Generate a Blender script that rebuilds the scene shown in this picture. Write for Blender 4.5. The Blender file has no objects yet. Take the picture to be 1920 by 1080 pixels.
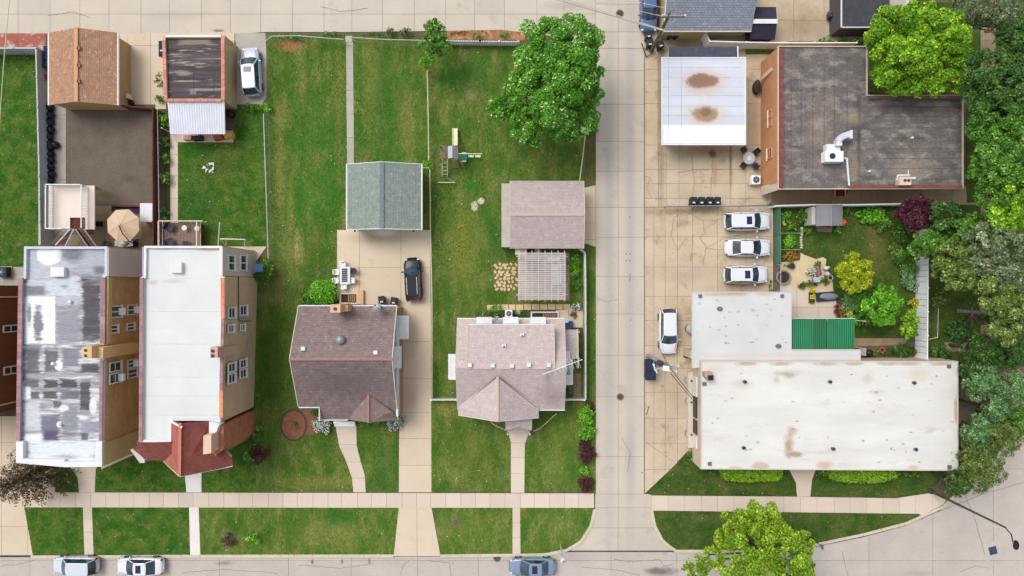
import bpy, math, random
import numpy as np
from math import pi, sin, cos, radians, atan2, hypot, sqrt

# ------------------------------------------------------------------ camera, sky, sun
SC = bpy.context.scene
COL = SC.collection
H = 66.0            # flying height of the camera, metres
S = 19.0            # photo pixels per metre of ground
cam = bpy.data.cameras.new('camera')
camo = bpy.data.objects.new('camera', cam)
COL.objects.link(camo)
camo.location = (0, 0, H)
cam.sensor_fit = 'HORIZONTAL'
cam.angle = 2 * math.atan(1920 / S / 2 / H)
cam.clip_end = 2000
SC.camera = camo

world = bpy.data.worlds.new("World")
SC.world = world
world.use_nodes = True
wn = world.node_tree
wn.nodes.clear()
SUN_EL, SUN_AZ = 57.0, -48.0      # azimuth clockwise from +Y: light comes from the upper left
sky = wn.nodes.new('ShaderNodeTexSky')
sky.sky_type = 'NISHITA'
sky.sun_disc = False
sky.sun_elevation = radians(SUN_EL)
sky.sun_rotation = radians(SUN_AZ)
sky.air_density = 1.0
sky.dust_density = 4.0
hsv = wn.nodes.new('ShaderNodeHueSaturation')
hsv.inputs['Saturation'].default_value = 0.28
bg = wn.nodes.new('ShaderNodeBackground')
bg.inputs['Strength'].default_value = 0.15
wo = wn.nodes.new('ShaderNodeOutputWorld')
wn.links.new(sky.outputs[0], hsv.inputs['Color'])
wn.links.new(hsv.outputs[0], bg.inputs['Color'])
wn.links.new(bg.outputs[0], wo.inputs['Surface'])

sl = bpy.data.lights.new('sun', 'SUN')
sl.energy = 1.0
sl.angle = radians(28)
sl.color = (1.0, 0.95, 0.88)
so = bpy.data.objects.new('sun', sl)
COL.objects.link(so)
so.location = (-40, 40, 80)
so.rotation_euler = (0, 0, 0)
_d = (sin(radians(SUN_AZ)) * cos(radians(SUN_EL)), cos(radians(SUN_AZ)) * cos(radians(SUN_EL)), sin(radians(SUN_EL)))
from mathutils import Vector
so.rotation_euler = Vector(_d).to_track_quat('Z', 'Y').to_euler()

SC.view_settings.view_transform = 'Standard'
SC.view_settings.look = 'None'
SC.view_settings.gamma = 1
SC.view_settings.exposure = 0.46
SC.view_settings.use_curve_mapping = False
SC.render.engine = 'CYCLES'

R = random.Random(7)
NR = np.random.default_rng(11)

# ------------------------------------------------------------------ coordinates
def W(px, py, h=0.0):
    """world x,y of the point of height h that stands at photo position px,py"""
    k = (H - h) / (H * S)
    return ((px - 960) * k, (540 - py) * k)
def V(px, py, h=0.0):
    x, y = W(px, py, h)
    return (x, y, h)
def WP(pts, h=0.0):
    return [W(a, b, h) for a, b in pts]

# ------------------------------------------------------------------ materials
def lin(c, k=0.80):
    r = []
    for v in c:
        v = v / 255
        v = v / 12.92 if v <= 0.04045 else ((v + 0.055) / 1.055) ** 2.4
        r.append(min(v * k, 0.82))
    return (*r, 1)
MATS = {}
def M(name, c1, c2=None, scale=0.6, contrast=0.5, rough=0.85, fine=0.12, fscale=14, c3=None, s3=1.2, t3=0.6, w3=0.08,
      bump=0.15, bscale=25, metal=0, spec=0.3, rnd=0.0, brick=None, patches=None, stretch=(1, 1, 1), coat=0, k=0.80, wave=None, streak=False):
    if name in MATS:
        return MATS[name]
    m = bpy.data.materials.new(name)
    m.use_nodes = True
    nt = m.node_tree
    N, L = nt.nodes, nt.links
    b = N['Principled BSDF']
    b.inputs['Roughness'].default_value = rough
    b.inputs['Metallic'].default_value = metal
    b.inputs['Specular IOR Level'].default_value = spec
    if coat:
        b.inputs['Coat Weight'].default_value = coat
        b.inputs['Coat Roughness'].default_value = 0.06
    geo = N.new('ShaderNodeNewGeometry')
    pos = geo.outputs['Position']
    if stretch != (1, 1, 1):
        vm = N.new('ShaderNodeVectorMath'); vm.operation = 'MULTIPLY'
        vm.inputs[1].default_value = stretch
        L.new(pos, vm.inputs[0]); spos = vm.outputs[0]
    else:
        spos = pos
    def noise(sc, det=5, rg=0.6, vec=None):
        n = N.new('ShaderNodeTexNoise')
        n.inputs['Scale'].default_value = sc
        n.inputs['Detail'].default_value = det
        n.inputs['Roughness'].default_value = rg
        L.new(vec or spos, n.inputs['Vector'])
        return n.outputs[0]
    def mrange(v, a, bb, c=0.0, d=1.0):
        r = N.new('ShaderNodeMapRange')
        r.inputs[1].default_value = a; r.inputs[2].default_value = bb
        r.inputs[3].default_value = c; r.inputs[4].default_value = d
        L.new(v, r.inputs[0]); return r.outputs[0]
    def mix(f, a, bb, mode='MIX'):
        x = N.new('ShaderNodeMix'); x.data_type = 'RGBA'; x.blend_type = mode
        if isinstance(f, float): x.inputs[0].default_value = f
        else: L.new(f, x.inputs[0])
        for v, i in ((a, 6), (bb, 7)):
            if isinstance(v, tuple): x.inputs[i].default_value = v
            else: L.new(v, x.inputs[i])
        return x.outputs[2]
    def math_(op, a, bb=None):
        x = N.new('ShaderNodeMath'); x.operation = op
        for v, i in ((a, 0), (bb, 1)):
            if v is None: continue
            if isinstance(v, (int, float)): x.inputs[i].default_value = v
            else: L.new(v, x.inputs[i])
        return x.outputs[0]
    A = lin(c1, k)
    col = A
    if c2:
        f = mrange(noise(scale), 0.5 - contrast * 0.45, 0.5 + contrast * 0.45)
        col = mix(f, A, lin(c2, k))
    if c3:
        f = mrange(noise(s3, 6, 0.65), t3, t3 + w3)
        col = mix(f, col, lin(c3, k))
    if wave:      # (axis, period m, dark factor)
        ax, per, dk = wave
        sx = N.new('ShaderNodeSeparateXYZ'); L.new(pos, sx.inputs[0])
        v = math_('FRACT', math_('DIVIDE', sx.outputs['XYZ'.index(ax)], per))
        f = mrange(v, 0.0, 0.14, 1.0, 0.0)
        g = math_('MULTIPLY', f, dk)
        col = mix(g, col, (0.02, 0.02, 0.02, 1))
    if brick:     # (orient, w, h, mortar rgb, squash)
        ori, bw, bh, mc, amt = brick
        sx = N.new('ShaderNodeSeparateXYZ'); L.new(pos, sx.inputs[0])
        cb = N.new('ShaderNodeCombineXYZ')
        L.new(sx.outputs['XYZ'.index(ori[0])], cb.inputs[0]); L.new(sx.outputs['XYZ'.index(ori[1])], cb.inputs[1])
        bt = N.new('ShaderNodeTexBrick')
        bt.inputs['Color1'].default_value = (1, 1, 1, 1); bt.inputs['Color2'].default_value = (0.72, 0.7, 0.68, 1)
        bt.inputs['Mortar'].default_value = lin(mc, 1.0)
        bt.inputs['Scale'].default_value = 1.0
        bt.inputs['Brick Width'].default_value = bw; bt.inputs['Row Height'].default_value = bh
        bt.inputs['Mortar Size'].default_value = bh * 0.1
        L.new(cb.outputs[0], bt.inputs['Vector'])
        col = mix(amt, col, bt.outputs[0], 'MULTIPLY')
    if patches:   # (kind, x, y, hx, hy, rgb, softness, roughness of edge)  world metres
        sx = N.new('ShaderNodeSeparateXYZ'); L.new(pos, sx.inputs[0])
        nz = noise(1.6, 5, 0.65, spos if streak else pos)
        for kind, cx, cy, hx, hy, pc, soft, edge, op in patches:
            dx = math_('DIVIDE', math_('ABSOLUTE', math_('SUBTRACT', sx.outputs[0], cx)), hx)
            dy = math_('DIVIDE', math_('ABSOLUTE', math_('SUBTRACT', sx.outputs[1], cy)), hy)
            if kind == 'r': d = math_('MAXIMUM', dx, dy)
            else: d = math_('SQRT', math_('ADD', math_('MULTIPLY', dx, dx), math_('MULTIPLY', dy, dy)))
            d = math_('ADD', d, math_('MULTIPLY', math_('SUBTRACT', nz, 0.5), edge))
            f = mrange(d, 1.0 - soft, 1.0 + soft * 0.5, op, 0.0)
            col = mix(f, col, lin(pc, k))
    if rnd:
        oi = N.new('ShaderNodeObjectInfo')
        f = mrange(oi.outputs['Random'], 0, 1, 1 - rnd, 1 + rnd)
        cc = N.new('ShaderNodeCombineXYZ')
        for i in range(3): L.new(f, cc.inputs[i])
        col = mix(1.0, col, cc.outputs[0], 'MULTIPLY')
    if fine:
        f = mrange(noise(fscale, 6, 0.7), 0.3, 0.7, 1 - fine, 1 + fine)
        cc = N.new('ShaderNodeCombineXYZ')
        for i in range(3): L.new(f, cc.inputs[i])
        col = mix(1.0, col, cc.outputs[0], 'MULTIPLY')
    if isinstance(col, tuple): b.inputs['Base Color'].default_value = col
    else: L.new(col, b.inputs['Base Color'])
    if bump:
        bp = N.new('ShaderNodeBump')
        bp.inputs['Strength'].default_value = bump; bp.inputs['Distance'].default_value = 0.03
        L.new(noise(bscale, 4, 0.6), bp.inputs['Height'])
        L.new(bp.outputs[0], b.inputs['Normal'])
    MATS[name] = m
    return m

def leafmat(name, c1, c2, c3=None, k=1.22):
    m = bpy.data.materials.new(name); m.use_nodes = True
    nt = m.node_tree; N, L = nt.nodes, nt.links; N.clear()
    out = N.new('ShaderNodeOutputMaterial')
    at = N.new('ShaderNodeAttribute'); at.attribute_name = 'tint'
    cr = N.new('ShaderNodeValToRGB')
    L.new(at.outputs['Fac'], cr.inputs[0])
    e = cr.color_ramp.elements
    e[0].color = lin(c1, k); e[1].color = lin(c2, k)
    if c3:
        x = e.new(0.86); x.color = lin(c2, k); e[2].position = 1.0; e[2].color = lin(c3, k)
    d = N.new('ShaderNodeBsdfPrincipled'); d.inputs['Roughness'].default_value = 0.55; d.inputs['Specular IOR Level'].default_value = 0.35
    t = N.new('ShaderNodeBsdfTranslucent')
    mx = N.new('ShaderNodeMixShader'); mx.inputs[0].default_value = 0.28
    L.new(cr.outputs[0], d.inputs['Base Color']); L.new(cr.outputs[0], t.inputs[0])
    L.new(d.outputs[0], mx.inputs[1]); L.new(t.outputs[0], mx.inputs[2]); L.new(mx.outputs[0], out.inputs[0])
    return m

# ------------------------------------------------------------------ objects
def tag(o, label=None, cat=None, group=None, kind=None):
    if label: o['label'] = label
    if cat: o['category'] = cat
    if group: o['group'] = group
    if kind: o['kind'] = kind
    return o
def thing(name, label, cat, x=0, y=0, z=0, group=None):
    o = bpy.data.objects.new(name, None); COL.objects.link(o)
    o.location = (x, y, z); o.empty_display_size = 0.3
    return tag(o, label, cat, group)
def thingp(name, label, cat, px, py, group=None):
    x, y = W(px, py); return thing(name, label, cat, x, y, 0, group)
def rootloc(o):
    while o.parent: o = o.parent
    return o.location
class MB:
    def __init__(s): s.v = []; s.f = []
    def add(s, vs, fs):
        n = len(s.v); s.v += [tuple(p) for p in vs]; s.f += [tuple(i + n for i in f) for f in fs]; return s
    def box(s, x0, x1, y0, y1, z0, z1):
        if x0 > x1: x0, x1 = x1, x0
        if y0 > y1: y0, y1 = y1, y0
        return s.add([(x0, y0, z0), (x1, y0, z0), (x1, y1, z0), (x0, y1, z0), (x0, y0, z1), (x1, y0, z1), (x1, y1, z1), (x0, y1, z1)],
                     [(3, 2, 1, 0), (4, 5, 6, 7), (0, 1, 5, 4), (1, 2, 6, 5), (2, 3, 7, 6), (3, 0, 4, 7)])
    def rbox(s, cx, cy, z0, lx, ly, lz, a=0, t=1.0):     # rotated (radians), top scaled by t
        vs = []
        for z, q in ((z0, 1), (z0 + lz, t)):
            for sx, sy in ((-1, -1), (1, -1), (1, 1), (-1, 1)):
                x, y = sx * lx / 2 * q, sy * ly / 2 * q
                vs.append((cx + x * cos(a) - y * sin(a), cy + x * sin(a) + y * cos(a), z))
        return s.add(vs, [(3, 2, 1, 0), (4, 5, 6, 7), (0, 1, 5, 4), (1, 2, 6, 5), (2, 3, 7, 6), (3, 0, 4, 7)])
    def prism(s, poly, z0, z1):
        poly = ccw(poly); n = len(poly)
        zt = z1 if callable(z1) else (lambda x, y: z1)
        vs = [(x, y, z0) for x, y in poly] + [(x, y, zt(x, y)) for x, y in poly]
        fs = [tuple(range(n - 1, -1, -1)), tuple(range(n, 2 * n))]
        fs += [(i, (i + 1) % n, n + (i + 1) % n, n + i) for i in range(n)]
        return s.add(vs, fs)
    def sheet3(s, pts, th):       # a sloping plate: 3D outline (any winding), thickness downwards
        a = 0
        for i in range(len(pts)):
            p, q = pts[i], pts[(i + 1) % len(pts)]; a += p[0] * q[1] - q[0] * p[1]
        if a < 0: pts = pts[::-1]
        n = len(pts)
        vs = [(x, y, z - th) for x, y, z in pts] + list(pts)
        fs = [tuple(range(n - 1, -1, -1)), tuple(range(n, 2 * n))] + [(i, (i + 1) % n, n + (i + 1) % n, n + i) for i in range(n)]
        return s.add(vs, fs)
    def ring(s, poly, w, z0, z1):
        poly = ccw(poly); q = inset(poly, w); n = len(poly)
        vs = [(x, y, z) for z in (z0, z1) for x, y in poly] + [(x, y, z) for z in (z0, z1) for x, y in q]
        fs = []
        for i in range(n):
            j = (i + 1) % n
            fs += [(i, j, n + j, n + i), (n + i, n + j, 3 * n + j, 3 * n + i), (3 * n + i, 3 * n + j, 2 * n + j, 2 * n + i)]
        return s.add(vs, fs)
    def tube(s, p, q, r, n=8, r2=None, caps=True):
        p, q = Vector(p), Vector(q); d = q - p
        if d.length < 1e-6: return s
        d.normalize(); u = d.orthogonal().normalized(); w = d.cross(u)
        r2 = r if r2 is None else r2
        vs = [p + (u * cos(2 * pi * i / n) + w * sin(2 * pi * i / n)) * r for i in range(n)] + \
             [q + (u * cos(2 * pi * i / n) + w * sin(2 * pi * i / n)) * r2 for i in range(n)]
        fs = [(i, (i + 1) % n, n + (i + 1) % n, n + i) for i in range(n)]
        if caps: fs += [tuple(range(n - 1, -1, -1)), tuple(range(n, 2 * n))]
        return s.add(vs, fs)
    def path(s, pts, r, n=6):
        for a, b in zip(pts, pts[1:]): s.tube(a, b, r, n)
        return s
    def bar(s, p, q, w, t):       # straight beam, width w across (horizontal), t deep (vertical), centred on the line
        p, q = Vector(p), Vector(q); d = (q - p).normalized()
        side = Vector((-d.y, d.x, 0))
        if side.length < 1e-4: side = Vector((1, 0, 0))
        side.normalize(); up = d.cross(side); 
        vs = []
        for c in (p, q):
            for a, b in ((-1, -1), (1, -1), (1, 1), (-1, 1)): vs.append(c + side * (w / 2 * a) + up * (t / 2 * b))
        return s.add(vs, [(0, 1, 2, 3), (7, 6, 5, 4), (0, 4, 5, 1), (1, 5, 6, 2), (2, 6, 7, 3), (3, 7, 4, 0)])
    def lathe(s, cx, cy, prof, n=20, sx=1, sy=1):
        vs = []; m = len(prof)
        for r, z in prof:
            for i in range(n): vs.append((cx + r * sx * cos(2 * pi * i / n), cy + r * sy * sin(2 * pi * i / n), z))
        fs = [(k * n + i, k * n + (i + 1) % n, (k + 1) * n + (i + 1) % n, (k + 1) * n + i) for k in range(m - 1) for i in range(n)]
        fs += [tuple(range(n - 1, -1, -1)), tuple((m - 1) * n + i for i in range(n))]
        return s.add(vs, fs)
    def blob(s, cx, cy, cz, rx, ry, rz, seed=0, amp=0.25, nu=10, nv=6):
        rr = random.Random(seed); vs = [(cx, cy, cz + rz)]
        for j in range(1, nv):
            t = pi * j / nv
            for i in range(nu):
                k = 1 + rr.uniform(-amp, amp); a = 2 * pi * i / nu
                vs.append((cx + rx * k * sin(t) * cos(a), cy + ry * k * sin(t) * sin(a), max(0.02, cz + rz * k * cos(t))))
        vs.append((cx, cy, max(0.02, cz - rz)))
        fs = [(0, 1 + i, 1 + (i + 1) % nu) for i in range(nu)]
        for j in range(nv - 2):
            a = 1 + j * nu
            fs += [(a + i, a + nu + i, a + nu + (i + 1) % nu, a + (i + 1) % nu) for i in range(nu)]
        a = 1 + (nv - 2) * nu
        fs += [(a + i, len(vs) - 1, a + (i + 1) % nu) for i in range(nu)]
        return s.add(vs, fs)
    def build(s, name, m, parent=None, bevel=0, smooth=False, **kw):
        me = bpy.data.meshes.new(name)
        if parent is not None:
            o0 = Vector(rootloc(parent))
        else:
            a = np.array(s.v); o0 = Vector(((a[:, 0].min() + a[:, 0].max()) / 2, (a[:, 1].min() + a[:, 1].max()) / 2, a[:, 2].min()))
        me.from_pydata([(x - o0.x, y - o0.y, z - o0.z) for x, y, z in s.v], [], s.f)
        me.materials.append(m); me.update()
        if smooth: me.shade_smooth()
        o = bpy.data.objects.new(name, me); COL.objects.link(o)
        if parent is None: o.location = o0
        else: o.parent = parent
        if bevel:
            bv = o.modifiers.new('bevel', 'BEVEL'); bv.width = bevel; bv.segments = 2; bv.limit_method = 'ANGLE'
        return tag(o, **kw)
def ccw(p):
    a = sum(p[i][0] * p[(i + 1) % len(p)][1] - p[(i + 1) % len(p)][0] * p[i][1] for i in range(len(p)))
    return list(p) if a > 0 else list(p)[::-1]
def inset(poly, w):
    n = len(poly); out = []
    for i in range(n):
        p0, p1, p2 = poly[i - 1], poly[i], poly[(i + 1) % n]
        def nl(a, b):
            dx, dy = b[0] - a[0], b[1] - a[1]; l = hypot(dx, dy) or 1
            return -dy / l, dx / l
        n1, n2 = nl(p0, p1), nl(p1, p2)
        k = 1 + n1[0] * n2[0] + n1[1] * n2[1]
        k = max(k, 0.3)
        out.append((p1[0] + w * (n1[0] + n2[0]) / k, p1[1] + w * (n1[1] + n2[1]) / k))
    return out
def copy_tree(o, parent=None):
    c = o.copy(); COL.objects.link(c); c.parent = parent
    for ch in o.children: copy_tree(ch, c)
    return c

# raster of what covers the ground, in photo pixels (margin 200)
MG = 200
GM = np.zeros((1080 + 2 * MG, 1920 + 2 * MG), np.uint8)
def paint(poly, val):
    xs = [p[0] for p in poly]; ys = [p[1] for p in poly]
    x0, x1 = int(max(min(xs), -MG)), int(min(max(xs), 1920 + MG - 1)) + 1
    y0, y1 = int(max(min(ys), -MG)), int(min(max(ys), 1080 + MG - 1)) + 1
    if x1 <= x0 or y1 <= y0: return
    gx, gy = np.meshgrid(np.arange(x0, x1) + 0.5, np.arange(y0, y1) + 0.5)
    ins = np.zeros(gx.shape, bool); n = len(poly)
    for i in range(n):
        (ax, ay), (bx, by) = poly[i], poly[(i + 1) % n]
        if ay == by: continue
        c = ((ay > gy) != (by > gy)) & (gx < (bx - ax) * (gy - ay) / (by - ay) + ax)
        ins ^= c
    GM[y0 + MG:y1 + MG, x0 + MG:x1 + MG][ins] = val
def clip(poly, x0, x1, y0, y1):
    for ax, lim, sg in ((0, x0, 1), (0, x1, -1), (1, y0, 1), (1, y1, -1)):
        out = []
        for i in range(len(poly)):
            a, b = poly[i - 1], poly[i]
            da, db = (a[ax] - lim) * sg, (b[ax] - lim) * sg
            if (da >= 0) != (db >= 0):
                t = da / (da - db); out.append((a[0] + (b[0] - a[0]) * t, a[1] + (b[1] - a[1]) * t))
            if db >= 0: out.append(b)
        poly = out
        if not poly: return []
    q = []
    for p in poly:
        if not q or hypot(p[0] - q[-1][0], p[1] - q[-1][1]) > 0.6: q.append(p)
    if len(q) > 2 and hypot(q[0][0] - q[-1][0], q[0][1] - q[-1][1]) < 0.6: q.pop()
    return q if len(q) > 2 else []
def area(p):
    return abs(sum(p[i][0] * p[(i + 1) % len(p)][1] - p[(i + 1) % len(p)][0] * p[i][1] for i in range(len(p)))) / 2
def steps(a, b, d, jit=0.12):
    n = max(1, round((b - a) / d)); r = [a]
    for i in range(1, n): r.append(a + (b - a) * i / n + R.uniform(-jit, jit) * d * 0.5)
    return r + [b]
def paving(name, poly, xs, ys, mat, bed, z=0.05, gap=0.28, zf=None, piece='slab', depth=0.11):
    """a pavement: a bed of dirt in the joints and one slab per cell (photo pixels)"""
    paint(poly, 0)
    zf = zf or (lambda px, py: z)
    def zw(x, y): return zf(960 + x * S, 540 - y * S)
    root = MB().prism(WP(poly), -0.3, lambda x, y: zw(x, y) - 0.035).build(name, bed, kind='structure')
    x0, y0 = min(p[0] for p in poly), min(p[1] for p in poly)
    for i in range(len(xs) - 1):
        for j in range(len(ys) - 1):
            c = clip(poly, xs[i] + gap, xs[i + 1] - gap, ys[j] + gap, ys[j + 1] - gap)
            if not c or area(c) < 12: continue
            dz = R.uniform(-0.006, 0.006)
            MB().prism(WP(c), zw(*WP(c)[0]) - depth, lambda x, y: zw(x, y) + dz).build(piece, mat, root)
    return root
def strip(name, pts, wpx, mat, z, **kw):     # thin ribbon laid on the ground
    m = MB()
    for a, b in zip(pts, pts[1:]):
        d = hypot(b[0] - a[0], b[1] - a[1]) or 1; nx, ny = -(b[1] - a[1]) / d * wpx / 2, (b[0] - a[0]) / d * wpx / 2
        m.prism(WP([(a[0] + nx, a[1] + ny), (b[0] + nx, b[1] + ny), (b[0] - nx, b[1] - ny), (a[0] - nx, a[1] - ny)]), z - 0.02, z)
    return m.build(name, mat, **kw)

# ------------------------------------------------------------------ shared materials
white = M('white_paint', (232, 234, 236), (215, 217, 220), fine=0.04, bump=0.02)
vinyl = M('white_vinyl', (240, 243, 248), (230, 233, 238), k=.92, fine=0.03, bump=0.02, rough=0.5)
cream = M('cream_paint', (222, 208, 190), (205, 190, 170), fine=0.05)
soil = M('soil', (112, 98, 80), (88, 76, 58), scale=0.8, fine=0.3, fscale=9, c3=(70, 85, 40), s3=0.5, t3=0.55)
dirtjoint = M('joint_dirt', (138, 122, 102), (110, 98, 82), fine=0.3)
glass = M('window_glass', (58, 66, 84), (40, 48, 62), scale=3, rough=0.08, fine=0.0, bump=0, spec=0.8)
black = M('black_plastic', (38, 41, 52), (30, 32, 42), rough=0.45, fine=0.08, bump=0.05)
darkmetal = M('dark_metal', (60, 60, 62), (48, 48, 50), rough=0.5)
greymetal = M('grey_metal', (165, 170, 176), (140, 146, 152), rough=0.4, metal=0.3)
galv = M('galvanised_steel', (196, 200, 200), (172, 178, 178), rough=0.45, metal=0.2, bump=0.02)
wood = M('weathered_wood', (150, 130, 118), (112, 92, 80), scale=3, stretch=(1, 6, 1), fine=0.2)
redwood = M('red_brown_wood', (112, 62, 50), (84, 42, 34), scale=2, stretch=(5, 1, 1), fine=0.2)
utilwood = M('pole_wood', (128, 118, 92), (98, 88, 64), scale=3, fine=0.2)
terracotta = M('terracotta_tile', (214, 150, 132), (190, 122, 106), scale=1.2, fine=0.15, rnd=0.12)
orangetile = M('orange_tile', (226, 146, 112), (214, 130, 98), scale=1, fine=0.06, rnd=0.08)
pinktile = M('pink_tile', (176, 140, 146), (148, 112, 120), scale=1.4, fine=0.14, rnd=0.14)
bark = M('bark', (96, 84, 70), (66, 56, 46), scale=4, fine=0.3)
rust = M('rust', (120, 70, 45), (90, 50, 30), scale=6, fine=0.2)

# ================================================================== GROUND
grassK = dict(fine=0.36, fscale=5, bump=0.5, bscale=14, rough=1.0, spec=0.05)
def spots(lst, h=0.0):
    out = []
    for kind, px, py, rx, ry, rgb, soft, edge, op in lst:
        x, y = W(px, py, h); k = (H - h) / (H * S)
        out.append((kind, x, y, rx * k, ry * k, rgb, soft, edge, op))
    return out
lawnA = M('lawn_grass', (64, 108, 34), (98, 120, 50), scale=0.45, contrast=0.35, c3=(142, 142, 82), s3=0.6, t3=0.46, w3=0.3, stretch=(1.4, .6, 1), patches=spots([
    ('e', 590, 250, 90, 60, (54, 112, 40), 0.9, 1.3, 0.6), ('e', 580, 370, 60, 50, (50, 118, 40), 0.9, 1.3, 0.6),
    ('e', 725, 200, 40, 120, (50, 104, 40), 0.8, 1.3, 0.5), ('e', 870, 140, 55, 28, (46, 104, 44), 0.8, 1.2, 0.6),
    ('e', 560, 465, 10, 34, (176, 160, 108), 0.6, 1.0, 0.9), ('e', 545, 86, 28, 11, (176, 128, 88), 0.5, 1.2, 0.95),
    ('e', 884, 180, 12, 12, (150, 140, 96), 0.7, 1.2, 0.8), ('e', 890, 387, 7, 10, (222, 206, 186), 0.3, 1.4, 1.0), ('e', 902, 377, 7, 6, (226, 210, 192), 0.25, 1.0, 1.0),
    ('e', 925, 430, 26, 60, (50, 108, 40), 0.8, 1.2, 0.6), ('e', 868, 445, 34, 55, (132, 136, 62), 0.9, 1.4, 0.7),
    ('e', 880, 350, 20, 12, (42, 122, 40), 0.8, 0.6, 0.8), ('e', 520, 520, 16, 34, (120, 118, 72), 0.8, 1.2, 0.8),
    ('e', 500, 560, 26, 14, (138, 130, 92), 0.8, 1.4, 0.8), ('e', 720, 890, 26, 60, (46, 102, 36), 0.8, 1.2, 0.55),
    ('e', 635, 970, 28, 18, (44, 106, 34), 0.5, 0.6, 0.8), ('e', 672, 1012, 16, 10, (40, 118, 40), 0.6, 0.5, 0.9),
    ('e', 630, 1003, 60, 22, (140, 142, 76), 0.9, 1.6, 0.7), ('e', 596, 905, 60, 14, (140, 138, 70), 0.9, 1.6, 0.7),
    ('e', 840, 770, 26, 16, (150, 142, 74), 0.8, 1.6, 0.7), ('e', 890, 850, 50, 50, (106, 118, 50), 0.9, 1.2, 0.6),
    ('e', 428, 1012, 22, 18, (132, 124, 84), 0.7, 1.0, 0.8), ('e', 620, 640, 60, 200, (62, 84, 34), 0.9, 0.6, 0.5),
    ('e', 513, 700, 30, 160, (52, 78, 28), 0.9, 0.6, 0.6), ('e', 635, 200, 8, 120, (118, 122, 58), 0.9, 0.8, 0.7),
    ('e', 525, 330, 10, 90, (140, 140, 74), 0.9, 1.2, 0.8), ('e', 545, 420, 6, 100, (136, 138, 72), 0.9, 1.2, 0.7), ('e', 563, 390, 5, 120, (60, 118, 38), 0.9, .9, 0.7), ('e', 625, 350, 9, 110, (54, 116, 36), 0.9, .9, 0.7), ('e', 530, 215, 16, 26, (146, 138, 84), 0.9, 1.5, 0.7), ('e', 690, 170, 12, 90, (122, 130, 60), .9, 1.2, .6), ('e', 760, 230, 16, 40, (136, 134, 76), .9, 1.4, .6), ('e', 870, 500, 30, 40, (128, 136, 60), .9, 1.3, .7), ('e', 880, 640, 26, 60, (104, 124, 50), .9, 1.2, .6), ('e', 1040, 860, 24, 50, (118, 134, 60), .9, 1.3, .6), ('e', 890, 995, 50, 30, (112, 130, 56), .9, 1.4, .6), ('e', 507, 360, 3, 130, (104, 92, 60), .9, 1.2, .7)]), **grassK)
lawnB = M('garden_lawn_grass', (52, 84, 30), (86, 100, 46), scale=0.6, contrast=0.3, c3=(104, 102, 62), s3=1.3, t3=0.54, w3=0.16, patches=spots([
    ('e', 1640, 470, 16, 50, (126, 112, 66), 0.9, 1.2, 0.7), ('e', 1640, 625, 30, 20, (50, 70, 30), 0.9, 0.6, 0.6)]), **grassK)
lawnC = M('deep_green_lawn_grass', (50, 100, 28), (90, 118, 46), scale=0.7, contrast=0.22, c3=(116, 118, 66), s3=1.3, t3=0.53, w3=0.14, patches=spots([
    ('e', 415, 310, 50, 30, (90, 100, 42), 0.9, 1.0, 0.6), ('e', 370, 400, 40, 60, (48, 96, 40), 0.9, 0.8, 0.7)]), **grassK)
LAWNS = []
def lawn(poly, mat, z=0.02):
    paint(poly, 1); LAWNS.append(poly); z += .0035 * len(LAWNS) - .012
    return MB().prism(WP(poly), -0.3, z).build('lawn', mat, kind='structure')

MB().box(-420, 420, -420, 420, -0.6, -0.3).build('ground', M('far_ground', (96, 100, 72), (70, 84, 50), scale=0.05, fine=0.3, c3=(140, 132, 118), s3=0.02, t3=0.5), kind='structure')
# soil of the block, edge curved along the street in the lower right
blk = [(-190, -190), (2110, -190), (2110, 560), (1905, 800), (1775, 945), (1600, 1000), (1512, 1024), (1262, 1028), (1236, 1006), (1224, 955), (1113, 955), (1106, 985), (1088, 1014), (1062, 1030), (1020, 1038), (-190, 1040)]
MB().prism(WP(blk), -0.45, -0.015).build('soil', soil, kind='structure')

conc = M('alley_concrete', (206, 195, 179), (192, 183, 171), scale=0.25, contrast=0.6, fine=0.07, fscale=10, rnd=0.035, c3=(168, 160, 152), s3=0.35, t3=0.58, w3=0.2,
         patches=spots([('e', 1143, 500, 11, 520, (164, 160, 160), 0.9, 0.5, 0.6), ('e', 1182, 420, 10, 560, (166, 162, 162), 0.9, 0.5, 0.55), ('e', 1182, 860, 10, 60, (160, 156, 156), 0.9, 0.3, 0.5)] + [('e', a_, b_, 1.6, 1.3, (96, 88, 84), .4, .4, .8) for a_, b_ in ((1174, 476), (1181, 476), (1174, 489), (1181, 489), (1181, 515), (1181, 521), (1181, 525), (1181, 407), (1204, 886), (1182, 600))] + [('e', 1060, 12, 40, 9, (168, 160, 154), .8, 1.2, .6), ('e', 330, 30, 60, 8, (178, 170, 160), .9, 1.2, .6), ('e', 410, 58, 12, 3, (110, 92, 76), .5, 1.4, .7)]))
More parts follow.
